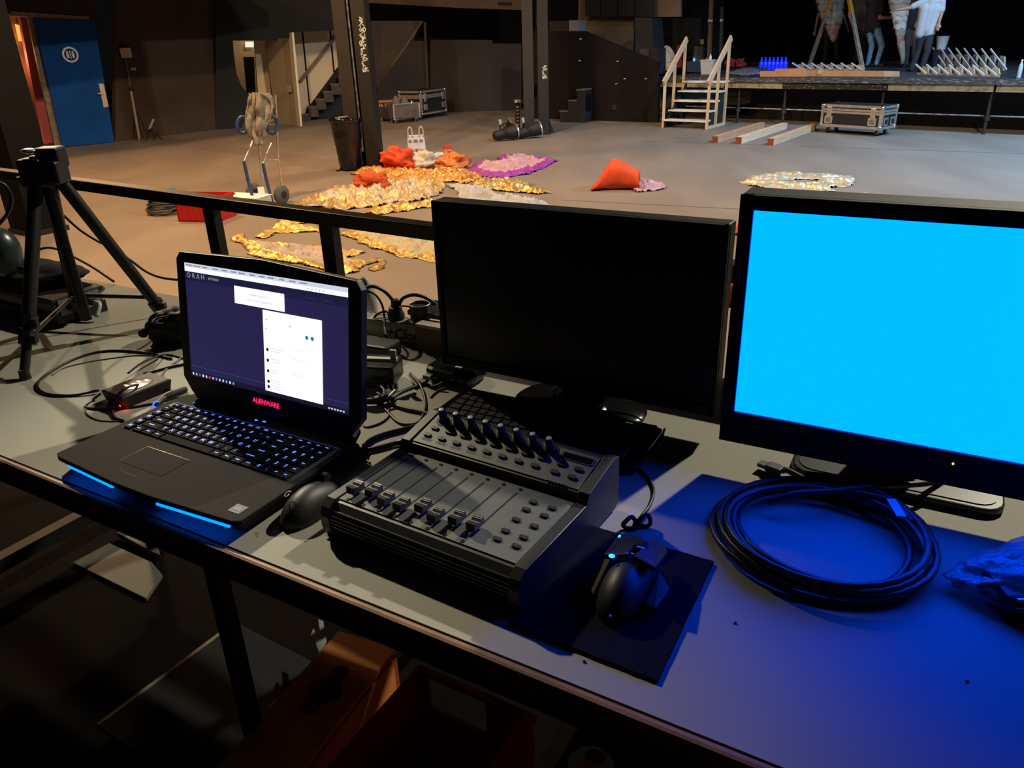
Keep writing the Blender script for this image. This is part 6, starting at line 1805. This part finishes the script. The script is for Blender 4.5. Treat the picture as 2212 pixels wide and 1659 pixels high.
lb2 = D(250, 612)
air('black cable running from the gear down to the desk edge', [(60, 560), (72, 546), (88, 538), (105, 535), (125, 539), (147, 549), (196, 575), (247, 609)], lb2, 0.0036)
air('dark cable hanging in a bow at the frame border', [(-6, 392), (10, 400), (22, 418), (24, 440), (14, 465), (-6, 488)], lb2, 0.005)
cable('upper cable loops lying beside the tripod leg', [(160, 611), (185, 612), (208, 615), (224, 621), (218, 629), (202, 634), (168, 641)], 0.0030)
cable('lower cable loop lying beside the tripod leg', [(160, 626), (180, 629), (202, 634), (213, 645), (205, 651), (190, 653), (168, 648)], 0.0030)

# ---------------------------------------------------------------- power strip with plugs
ps = D(926, 747)
t = thing('power_strip', 'cream multi-socket power strip with handwriting on its side', 'power strip', (ps.x, ps.y, ZD), DY + math.radians(3))
Lp = 0.34
MB().prism([(-0.0, 0, 0.0), (-0.0, 0.05, 0.0), (-0.0, 0.05, 0.030), (-0.0, 0.045, 0.042), (-0.0, 0.005, 0.042), (0, 0, 0.030)], (-0.006, 0, 0), (-Lp, 0, 0)).build('strip_body', mat('cream_plastic', (0.44, 0.40, 0.33), 0.5), t, bevel=0.003)
for k in range(6):
    MB().lathe([(0.021, 0.0425), (0.0205, 0.0432), (0.0175, 0.0432), (0.0165, 0.0385)], 22, (-0.035 - 0.052 * k, 0.025, 0)).build('socket', mat('socket_cream', (0.30, 0.27, 0.22), 0.5), t, 40)
hw = MB(); words_mesh('+Clon', 0.036, frame((-0.070, -0.0008, 0.017), (1, 0, 0), (0, 0, 1)), hw, shear=0.3, thick=0.0006); hw.build('handwriting', mat('marker_ink', (0.02, 0.02, 0.025), 0.7), t, recalc=False)
Ri = Matrix.Rotation(DY + math.radians(3), 3, 'Z')
pw = lambda x, y, z: Vector((ps.x, ps.y, ZD)) + Ri @ Vector((x, y, z))
pl1 = thing('round_plug', 'round black plug adaptor with shiny rim on the power strip', 'plug', pw(-0.033, 0.025, 0.042))
MB().lathe([(0.0175, 0), (0.0185, 0.008), (0.0225, 0.010), (0.0232, 0.034), (0.0238, 0.0445), (0.0225, 0.0455), (0.0205, 0.040)], 28).build('plug_body', M_blackplastic, pl1, 40)
MB().tube([(0.0232 * math.cos(a), 0.0232 * math.sin(a), 0.0455) for a in [2 * math.pi * k / 32 for k in range(32)]], 0.0010, 6, closed=True).build('rim_ring', M_alu, pl1, 180)
pl2 = thing('mains_plug', 'black mains plug with two cables in the power strip', 'plug', pw(-0.10, 0.025, 0.042))
MB().lathe([(0.019, 0), (0.020, 0.012), (0.015, 0.022), (0.016, 0.030), (0.010, 0.032), (0.009, 0.048)], 18).build('plug_body', M_rubber, pl2, 40)
for k in range(3): MB().tube([(0.0165 * math.cos(a), 0.0165 * math.sin(a), 0.004 + k * 0.005) for a in [2 * math.pi * q_ / 20 for q_ in range(20)]], 0.0012, 5, closed=True).build('grip_ring', M_rubber, pl2, 180)
sB = pw(-0.10, 0.025, 0)
air('thick mains cable arching from the plug behind the laptop', [(858, 668), (852, 655), (844, 643), (830, 629), (808, 619), (790, 623), (772, 640)], sB, 0.0042)
air('thick mains cable arching from the plug to the dark monitor', [(861, 664), (866, 650), (876, 641), (895, 637), (917, 642), (938, 655), (955, 673), (975, 690)], sB, 0.0042)
P = [over(x, y, sB) for x, y in ((785, 628), (800, 631), (813, 639), (825, 658), (830, 682))] + [D(832, 722, 0.03), D(844, 734, 0.015), D(868, 744), D(905, 756), D(934, 772), D(944, 786), D(941, 798), D(936, 806, 0.01)]
tag(MB().tube(smooth_path(P, 8), 0.0026, 7).build('cable', M_cab, None, 180), 'thin cable curling from behind laptop round to the hub', 'cable')
air('small brown lead bridging behind the round plug', [(842, 690), (838, 675), (850, 664), (870, 661), (890, 664), (905, 675)], sB + Vector((0, 0.05, 0)), 0.0022, mat('cable_brown', (0.05, 0.03, 0.02), 0.5))
air('black lead looping up behind the laptop edge', [(806, 700), (810, 684), (820, 676), (834, 673), (846, 680)], sB + Vector((-0.03, 0.02, 0)), 0.003)
# adapters
o = deskbox('power_adapter', 'upper black power adapter brick beside the laptop screen', 'power adapter', D(838, 786), 0.13, 0.06, 0.036, 0.0, M_blackplastic, DY + 0.1, 0.006)
t = thing('power_adapter', 'black power adapter with barcode tag leaning beside the laptop', 'power adapter', D(852, 842), DY + 0.35)
MB().box((-0.075, 0.035, 0.026), (0.15, 0.07, 0.044)).build('adapter_body', mat('adapter_black', (0.010, 0.010, 0.011), 0.3), t, bevel=0.006)
MB().box((-0.075, 0.035, 0.050), (0.15, 0.012, 0.006)).build('silver_strip', M_alu, t)
MB().box((-0.006, 0.030, 0.062), (0.012, 0.004, 0.022)).build('barcode_tag', mat('tag_white', (0.5, 0.5, 0.46), 0.6), t)
for k in range(4): MB().box((-0.006, 0.0276, 0.054 + 0.005 * k), (0.010, 0.0008, 0.0016)).build('barcode_line', M_mattblack, t)
o = bundle('wall_wart', 'white rounded plug block half hidden behind the laptop edge', (796, 700), 0.05, 0.11, mat('white_plug', (0.42, 0.42, 0.42), 0.5), 35, depth=0.05, cat='plug', z0=ZD, rug=0.02)
# brown ledge at the back of the desk and dark slab on it
lg = D(905, 751)
t = thing('back_ledge', 'brown wooden ledge board behind the dark monitor', 'ledge', (lg.x, lg.y, ZD), DY)
MB().box((0.60, 0.0, 0.026), (1.20, 0.012, 0.052)).build('ledge_face', mat('ledge_brown', (0.16, 0.085, 0.05), 0.6, var=0.2, scale=6), t)
MB().box((0.60, 0.012, 0.0555), (1.20, 0.035, 0.007)).build('ledge_cap', mat('ledge_cream', (0.40, 0.33, 0.24), 0.6), t)
MB().box((0.60, 0.024, 0.026), (1.20, 0.012, 0.052)).build('ledge_back', mat('ledge_brown', (0, 0, 0)), t)
tag(deskbox('dark_slab', 'flat dark slab lying on the brown ledge behind monitor', 'slab', D(1010, 757) , 0.16, 0.09, 0.012, 0.0595, mat('slab_dark', (0.02, 0.02, 0.022), 0.4)), 'flat dark slab lying on the brown ledge behind monitor', 'slab')

# hub and desk cables in the middle
hb = D(987, 818)
t = thing('gloss_hub', 'glossy black rounded hub with small silver mark', 'hub', hb, DY - 0.05)
MB().rrect(0.118, 0.082, 0.026, 0.006, 0.030).build('hub_body', M_glossblack, t, bevel=0.009)
MB().rrect(0.106, 0.072, 0.024, 0.001, 0.008).build('hub_base', M_rubber, t)
s_ = MB()
for a in (0.5, -0.5):
    s_.box((0.012, -0.006, 0.0308), (0.016, 0.0035, 0.0006), Matrix.Rotation(a, 3, 'Z'))
s_.build('silver_mark', mat('mark_white', (0.6, 0.6, 0.58), 0.4), t)
MB().box((-0.035, -0.046, 0.016), (0.016, 0.018, 0.008)).build('usb_plug', mat('plug_grey', (0.16, 0.16, 0.17), 0.4), t)
cable('cable from the hub plug doubling back in a long loop', [(957, 826, 0.012), (938, 834, 0.004), (914, 827), (895, 815), (886, 806), (893, 815), (907, 831, 0.004), (917, 856), (918, 884), (905, 911), (880, 917), (856, 909), (832, 884), (800, 860)], 0.0026)
cable('thicker cable from the hub side to the cable tie', [(929, 816, 0.008), (914, 829), (880, 841), (856, 853), (846, 864)], 0.0036)
cable('thick cable from the cable tie to the keyboard corner', [(840, 868), (860, 878), (880, 884), (905, 889), (936, 897)], 0.0038)
cable('thick cable bend reaching from mixer back towards the mouse', [(935, 906, 0.01), (905, 918), (880, 925), (832, 937), (800, 950), (786, 964), (797, 971), (832, 963), (862, 955), (890, 948, 0.01)], 0.0042)
cable('thin lead snaking in front of the thick cable bend', [(885, 958), (850, 966), (815, 973), (795, 982), (792, 994), (800, 1000)], 0.0016, M_cabg)
cable('grey lead trailing off from the cable tie', [(840, 885), (838, 900), (820, 914), (795, 922), (785, 920)], 0.0018, M_cabg)
rnd = random.Random(4)
for k, lab in enumerate(('outermost of the coiled leads beside the laptop edge', 'second coiled lead beside the laptop edge', 'third coiled lead beside the laptop edge', 'innermost coiled lead beside the laptop edge')):
    sc_2 = 1.0 - 0.16 * k
    cable(lab, [(800 + 58 * sc_2 * math.cos(a), 838 + 33 * sc_2 * math.sin(a) + k * 3, 0.002 + 0.004 * k) for a in [math.radians(-100 + 250 * q_ / 10) for q_ in range(11)]], 0.0030, group='coiled leads beside the laptop')
ct = D(836, 876)
t = thing('cable_tie', 'clear plastic tie gathering the cables beside the laptop', 'cable tie', ct, 0.5)
MB().tube([(0.010 * math.cos(a), 0.004 * math.sin(a), 0.010 + 0.009 * math.sin(a)) for a in [2 * math.pi * k / 18 for k in range(18)]], 0.0030, 6, closed=True).build('tie_band', M_rubber, t, 180)
for a in (0.3, 1.2, 2.2): MB().bar((0, 0, 0.016), (0.022 * math.cos(a), 0.016 * math.sin(a), 0.026), 0.004, 0.001).build('tie_tail', mat('tie_pale', (0.22, 0.23, 0.24), 0.4), t)
cable('short orange-brown lead lying below the hub', [(965, 838), (950, 842), (938, 850), (930, 858)], 0.0018, M_cabg)
# teal and grey leads round the keyboard
cable('teal cable passing behind the keyboard of the dark monitor', [(1222, 834, 0.03), (1232, 850, 0.012), (1260, 878, 0.006), (1294, 886, 0.022), (1326, 891, 0.022), (1359, 896, 0.021), (1390, 908, 0.006)], 0.0020, M_teal)
cable('teal cable loop sticking out past the keyboard corner', [(1436, 926, 0.004), (1432, 938, 0.006), (1432, 950, 0.004), (1422, 962), (1406, 970), (1398, 985), (1390, 1000)], 0.0022, M_teal)
cable('thin grey lead rising to the dark monitor', [(1180, 857, 0.005), (1190, 845, 0.01), (1202, 836, 0.02), (1214, 831, 0.03)], 0.0018, M_cabg)
cable('black keyboard cable curving down to the mouse pad', [(1375, 1010), (1398, 1030), (1412, 1058), (1404, 1090), (1388, 1112), (1370, 1134)], 0.0026)
vb = D(1375, 1142)
t = thing('velcro_bow', 'small black velcro tie bow above the mouse pad', 'cable tie', vb, 0.2)
for sx in (-1, 1): MB().tube([(sx * 0.011 + 0.009 * math.cos(a), 0.003 * math.sin(2 * a), 0.011 + 0.009 * math.sin(a)) for a in [2 * math.pi * k / 16 for k in range(16)]], 0.0032, 6, closed=True).build('bow_loop', M_mattblack, t, 180)
MB().ball((0, 0, 0.006), (0.006, 0.006, 0.006), 10, 8).build('knot', M_mattblack, t, 180)

# ---------------------------------------------------------------- coiled video cable on the right
cc0 = Vector((0.400, 0.842, ZD))
b = []
N = 34
rnd = random.Random(12)
pts = []
turns = 6
ax_ = Vector((0.86, -0.51, 0)); ay_ = Vector((0.51, 0.86, 0))
for k in range(turns * N + 1):
    a = 2 * math.pi * k / N + 1.9
    tn = k / N
    rr = 0.122 + 0.012 * math.sin(tn * 2.3) - 0.010 * math.cos(a * 0.97 + tn)
    ox, oy = 0.006 * math.sin(tn * 3.1), 0.008 * math.cos(tn * 2.2)
    pts.append(cc0 + ax_ * (ox + rr * math.cos(a) * 1.02) + ay_ * (oy + rr * math.sin(a) * 0.98) + Vector((0, 0, 0.0048 + 0.0062 * tn * 0.75 + 0.002 * math.sin(a * 2))))
e1 = [D(1700, 1016, 0.012), D(1745, 1038, 0.010), D(1790, 1056, 0.02)]
vc = thing('video_cable', 'thick black video cable coiled under the blue screen', 'cable', cc0)
O = cc0
MB().tube([p - O for p in pts], 0.0048, 8).build('coil', mat('video_cable_black', (0.010, 0.010, 0.011), 0.38), vc, 180)
hd_a, hd_b = D(1640, 1000, 0.010), D(1690, 1018, 0.010)
MB().bar(hd_a.lerp(hd_b, 0.35) - O, hd_b - O, 0.019, 0.011).build('plug_body', M_rubber, vc, bevel=0.002)
MB().bar(hd_a - O, hd_a.lerp(hd_b, 0.37) - O, 0.014, 0.006).build('plug_nose', mat('plug_steel', (0.06, 0.06, 0.065), 0.5, 0.3), vc)
MB().tube(smooth_path([hd_b - O, e1[0] - O, e1[1] - O, e1[2] - O, D(1860, 1066, 0.035) - O, D(1930, 1085, 0.035) - O, D(1975, 1130, 0.03) - O], 8), 0.0046, 8).build('cable_end', M_cab, vc, 180)
MB().tube(smooth_path([D(1660, 1085, 0.02) - O, D(1720, 1066, 0.035) - O, D(1800, 1060, 0.036) - O, D(1900, 1050, 0.036) - O, D(1990, 1045, 0.028) - O, D(2040, 1036, 0.016) - O], 8), 0.0046, 8).build('cable_end', M_cab, vc, 180)
ta, tb_ = D(1925, 1078, 0.044), D(1948, 1116, 0.044)
MB().bar(ta - O, tb_ - O, 0.012, 0.0012).build('tape_flag', mat('tape_bluewhite', (0.45, 0.5, 0.6), 0.5), vc)

# ---------------------------------------------------------------- plastic bag with leads at the right edge
bgc = D(2110, 1272)
b = MB().ball((0, 0, 0), 1.0, 60, 36)
out = []
for v in b.v:
    n1 = abs(mnoise.noise((v.x * 2.4, v.y * 2.4 + 4, v.z * 3)))
    n2 = abs(mnoise.noise((v.x * 6 + 1, v.y * 6, v.z * 7)))
    k = 1.1 - 0.28 * n1 - 0.12 * n2
    x = v.x * k * 0.135
    taper = 1 - 0.45 * max(0, -v.x)
    out.append(Vector((x, v.y * k * 0.080 * taper, max(0.001, 0.030 * taper + v.z * k * 0.042 * taper))))
b.v = out
bag = thing('plastic_bag', 'crumpled clear plastic bag holding dark leads by frame border', 'bag', bgc + Vector((0.100, -0.028, 0)), DY + 0.30)
m_pl = mat('clear_film', (0.26, 0.29, 0.33), 0.16, alpha=0.62, bump=0.6, bscale=60, spec=0.8)
b.build('bag_film', m_pl, bag, 180)
b2 = MB().ball((0.03, -0.004, 0.02), 1.0, 26, 16)
b2.v = [Vector((0.035 + v_.x * 0.07 * (1 + 0.3 * mnoise.noise((v_.x * 3, v_.y * 3, v_.z * 3))) - 0.03 * 0.07, v_.y * 0.042, max(0.001, v_.z * 0.018 + 0.002))) for v_ in b2.v]
b2.build('dark_contents', M_mattblack, bag, 180)
t = thing('black_gadget', 'dark angular gadget with bright edges at the frame border', 'gadget', D(2205, 1345), DY + 0.5)
MB().box((0.03, 0.03, 0.018), (0.10, 0.06, 0.034)).build('gadget_body', M_blackplastic, t, bevel=0.006)
for z in (0.022, 0.034): MB().bar((-0.012, -0.001, z), (0.02, -0.001, z + 0.001), 0.002, 0.002).build('bright_edge', M_alu, t)

# crumbs on the desk
for i, (x, y, lab) in enumerate(((1588, 1347, 'dark crumb on the blue-lit desk below the coil'), (2089, 1473, 'dark crumb on the desk in the lower blue-lit corner'), (1262, 1430, 'dark crumb on the desk edge below the mouse pad'))):
    p = D(x, y)
    o = MB().ball((0, 0, 0.0012), (0.0022, 0.0016, 0.0012), 6, 4).build('crumb', M_black, None, at_base=False); o.location = p; tag(o, lab, 'crumb')

# ---------------------------------------------------------------- things below the desk
M_box = mat('amber_plywood', (0.85, 0.30, 0.07), 0.6, var=0.2, scale=3)
c0, c1_, c2_, c3_ = at(737, 1363, 0.86), at(851, 1410, 0.86), at(660, 1659, 0.86), at(472, 1659, 0.86)
wB = (c1_ - c0).length; lB = 0.62
dirB = ((c3_ - c0) + (c2_ - c1_)).normalized()
yB = math.atan2(-dirB.y, -dirB.x) - math.pi / 2
pbx = (c3_ + c2_) / 2
t = thing('plywood_box', 'amber plywood box with a clover-shaped hand hole under desk', 'box', ((c0 + c1_).x / 2, (c0 + c1_).y / 2, ZP), yB)
hz = 0.86 - ZP
# top with the hole: ring of faces round the cut-out
hole = []
for (ox, oy, r_, a0, a1) in ((0, 0.055, 0.020, -30, 210), (-0.022, 0.010, 0.017, 110, 250), (0, -0.035, 0.020, 150, 390), (0.022, 0.010, 0.017, -70, 70)):
    for k in range(7):
        a = math.radians(a0 + (a1 - a0) * k / 6)
        hole.append((ox + r_ * math.cos(a), oy + r_ * math.sin(a)))
hcy = -0.155
hole = [(x, y + hcy) for x, y in hole]
hc = (0, hcy + 0.01)
hole.sort(key=lambda p: math.atan2(p[1] - hc[1], p[0] - hc[0]))
outer = []
for p in hole:
    dx, dy = p[0] - hc[0], p[1] - hc[1]
    s_ = min((wB / 2) / abs(dx) if abs(dx) > 1e-6 else 9e9, ((0 - hc[1]) / dy if dy > 1e-6 else ((-lB - hc[1]) / dy if dy < -1e-6 else 9e9)))
    outer.append((hc[0] + dx * s_, hc[1] + dy * s_))
cor = [(-wB / 2, 0), (wB / 2, 0), (wB / 2, -lB), (-wB / 2, -lB)]
vs_ = [Vector((x, y, hz)) for x, y in hole] + [Vector((x, y, hz)) for x, y in outer]
n = len(hole); fs_ = []
for k in range(n):
    k2_ = (k + 1) % n
    fs_.append((k, n + k, n + k2_, k2_))
for c in cor:
    a = math.atan2(c[1] - hc[1], c[0] - hc[0])
    best = None
    for k in range(n):
        a0 = math.atan2(hole[k][1] - hc[1], hole[k][0] - hc[0]); a1 = math.atan2(hole[(k + 1) % n][1] - hc[1], hole[(k + 1) % n][0] - hc[0])
        if a0 <= a <= a1 or (a1 < a0 and (a >= a0 or a <= a1)): best = k
    if best is not None:
        vs_.append(Vector((c[0], c[1], hz))); fs_.append((n + best, len(vs_) - 1, n + (best + 1) % n))
top = MB().add(vs_, fs_).build('box_top', M_box, t)
md = top.modifiers.new('thickness', 'SOLIDIFY'); md.thickness = 0.012; md.offset = 0
for x in (-1, 1): MB().box((x * (wB / 2 - 0.006), -lB / 2, hz / 2 - 0.008), (0.012, lB, hz - 0.012)).build('box_side', M_box, t)
for y in (-0.006, -lB + 0.006): MB().box((0, y, hz / 2 - 0.008), (wB, 0.012, hz - 0.012)).build('box_end', M_box, t)
# red crate with a handle slot
M_red2 = mat('crimson_plastic', (0.60, 0.02, 0.035), 0.5)
ra_ = at(1075, 1659, 0.95)
r0 = at(905, 1440, 0.98)
t = thing('crimson_crate', 'dark red plastic crate with a handle slot under the desk', 'crate', (r0.x, r0.y, ZP), DY)
hR = 0.98 - ZP; wR = 0.23; dR = 0.30
for y in (0.0, -dR):
    if y == 0.0:
        MB().box((wR / 2, y, (hR - 0.09) / 2), (wR, 0.006, hR - 0.09)).build('crate_wall', M_red2, t)
        MB().box((0.01, y, hR - 0.045), (0.02, 0.006, 0.09)).box((wR - 0.045, y, hR - 0.045), (0.09, 0.006, 0.09)).box((wR / 2, y, hR - 0.006), (wR, 0.010, 0.012)).build('handle_wall', M_red2, t)
    else:
        MB().box((wR / 2, y, 0.1), (wR, 0.006, 0.2)).build('crate_wall', M_red2, t)
for x in (0.0, wR): MB().box((x, -dR / 2, hR / 2), (0.006, dR, hR)).build('crate_wall', M_red2, t)
MB().box((wR, -dR / 2, hR), (0.022, dR, 0.010)).build('crate_rim', M_red2, t)
MB().box((wR / 2, -dR / 2, 0.006), (wR, dR, 0.010)).build('crate_floor', M_red2, t)
# black speaker box with a globe sticker
s0 = at(1236, 1578, 0.97)
t = thing('sticker_case', 'black case with pale edge strip and round globe sticker', 'case', (s0.x, s0.y, ZP), DY)
hS = 0.97 - ZP
MB().box((0.16, -0.12, hS / 2), (0.32, 0.26, hS)).build('case_body', M_blackplastic, t)
MB().box((-0.006, -0.12, hS + 0.002), (0.026, 0.26, 0.006)).build('edge_strip', mat('strip_pale', (0.60, 0.60, 0.56), 0.5, var=0.2, scale=30), t)
kp = at(1276, 1654, 0.97) - s0
kp = Matrix.Rotation(-DY, 3, 'Z') @ Vector((kp.x, kp.y, 0))
def disc(name, c, r, z, m, n_=28, sq=1.0):
    return MB().add([Vector((c[0] + r * math.cos(2 * math.pi * k / n_), c[1] + r * sq * math.sin(2 * math.pi * k / n_), z)) for k in range(n_)], [tuple(range(n_))]).build(name, m, t, recalc=False)
disc('sticker', kp, 0.036, hS + 0.0008, mat('sticker_grey', (0.62, 0.62, 0.58), 0.6))
disc('globe', (kp.x, kp.y + 0.017), 0.016, hS + 0.0014, mat('globe_blue', (0.02, 0.035, 0.09), 0.5), sq=0.85)
g = MB()
for rr in (0.5, 1.0):
    pts_ = [Vector((kp.x + 0.016 * rr * math.cos(a) * (0.5 if rr < 1 else 1), kp.y + 0.017 + 0.0136 * math.sin(a), hS + 0.002)) for a in [2 * math.pi * k / 20 for k in range(20)]]
    g.tube(pts_, 0.0005, 4, closed=True)
g.tube([Vector((kp.x - 0.016, kp.y + 0.017, hS + 0.002)), Vector((kp.x + 0.016, kp.y + 0.017, hS + 0.002))], 0.0005, 4)
g.build('globe_lines', mat('globe_line', (0.5, 0.52, 0.55), 0.5), t)
fl_ = MB(); star = []
for k in range(22):
    a = 2 * math.pi * k / 22; r_ = 0.021 if k % 2 == 0 else 0.014
    star.append((kp.x + r_ * math.cos(a), kp.y - 0.008 + r_ * 0.8 * math.sin(a), hS + 0.0024))
fl_.add(star, [tuple(range(22))]); fl_.build('flame_petals', mat('petal_orange', (0.75, 0.26, 0.05), 0.6), t, recalc=False)
disc('petal_heart', (kp.x, kp.y - 0.008), 0.007, hS + 0.0030, mat('petal_pale', (0.5, 0.45, 0.36), 0.6))
# low dark shelf with a pale front edge, and grey sheets painting a patch of light on the platform
e0, e1_ = at(212, 1562, 0.72), at(510, 1340, 0.72)
t = thing('low_shelf', 'low dark shelf board with a pale worn edge under desk', 'shelf', (e0.x, e0.y, ZP), math.atan2((e1_ - e0).y, (e1_ - e0).x))
Ls = (e1_ - e0).length
MB().box((Ls / 2, -0.17, 0.085), (Ls, 0.34, 0.016)).build('shelf_board', M_mattblack, t)
MB().box((Ls / 2, 0.004, 0.085), (Ls, 0.010, 0.018)).build('pale_edge', mat('edge_pale', (0.24, 0.19, 0.14), 0.6, var=0.3, scale=10), t)
for x in (0.04, Ls - 0.04): MB().box((x, -0.17, 0.038), (0.03, 0.32, 0.076)).build('shelf_foot', M_apron, t)
tag(MB().prism([at(x, y, ZP) for x, y in ((160, 1222), (238, 1180), (330, 1222), (352, 1248), (318, 1300))], (0, 0, 0.001), (0, 0, 0.012)).build('grey_light_patch', mat('light_patch_grey', (0.10, 0.10, 0.085), 0.7)), 'flat grey card of painted light on the dark platform under laptop', 'patch')  # light falling through the railing onto the platform, put in as a grey sheet
tag(MB().prism([at(x, y, ZP) for x, y in ((262, 1160), (345, 1190), (350, 1216), (335, 1210), (258, 1168))], (0, 0, 0.014), (0, 0, 0.03)).build('grey_light_strip', mat('light_patch_grey', (0, 0, 0))), 'narrow grey strip of painted light beside the flat grey card under laptop', 'strip')  # same patch of light carried on as a raised grey strip
tag(MB().prism([at(x, y, 0.80) for x, y in ((688, 1340), (699, 1345), (706, 1388), (690, 1414), (682, 1390), (671, 1375), (678, 1360), (686, 1380), (693, 1376))], (0, 0, 0), (0, 0, 0.004)).build('grey_tag', mat('tag_grey', (0.26, 0.27, 0.26), 0.6), None), 'grey hooked tag hanging beside the amber plywood box', 'tag')
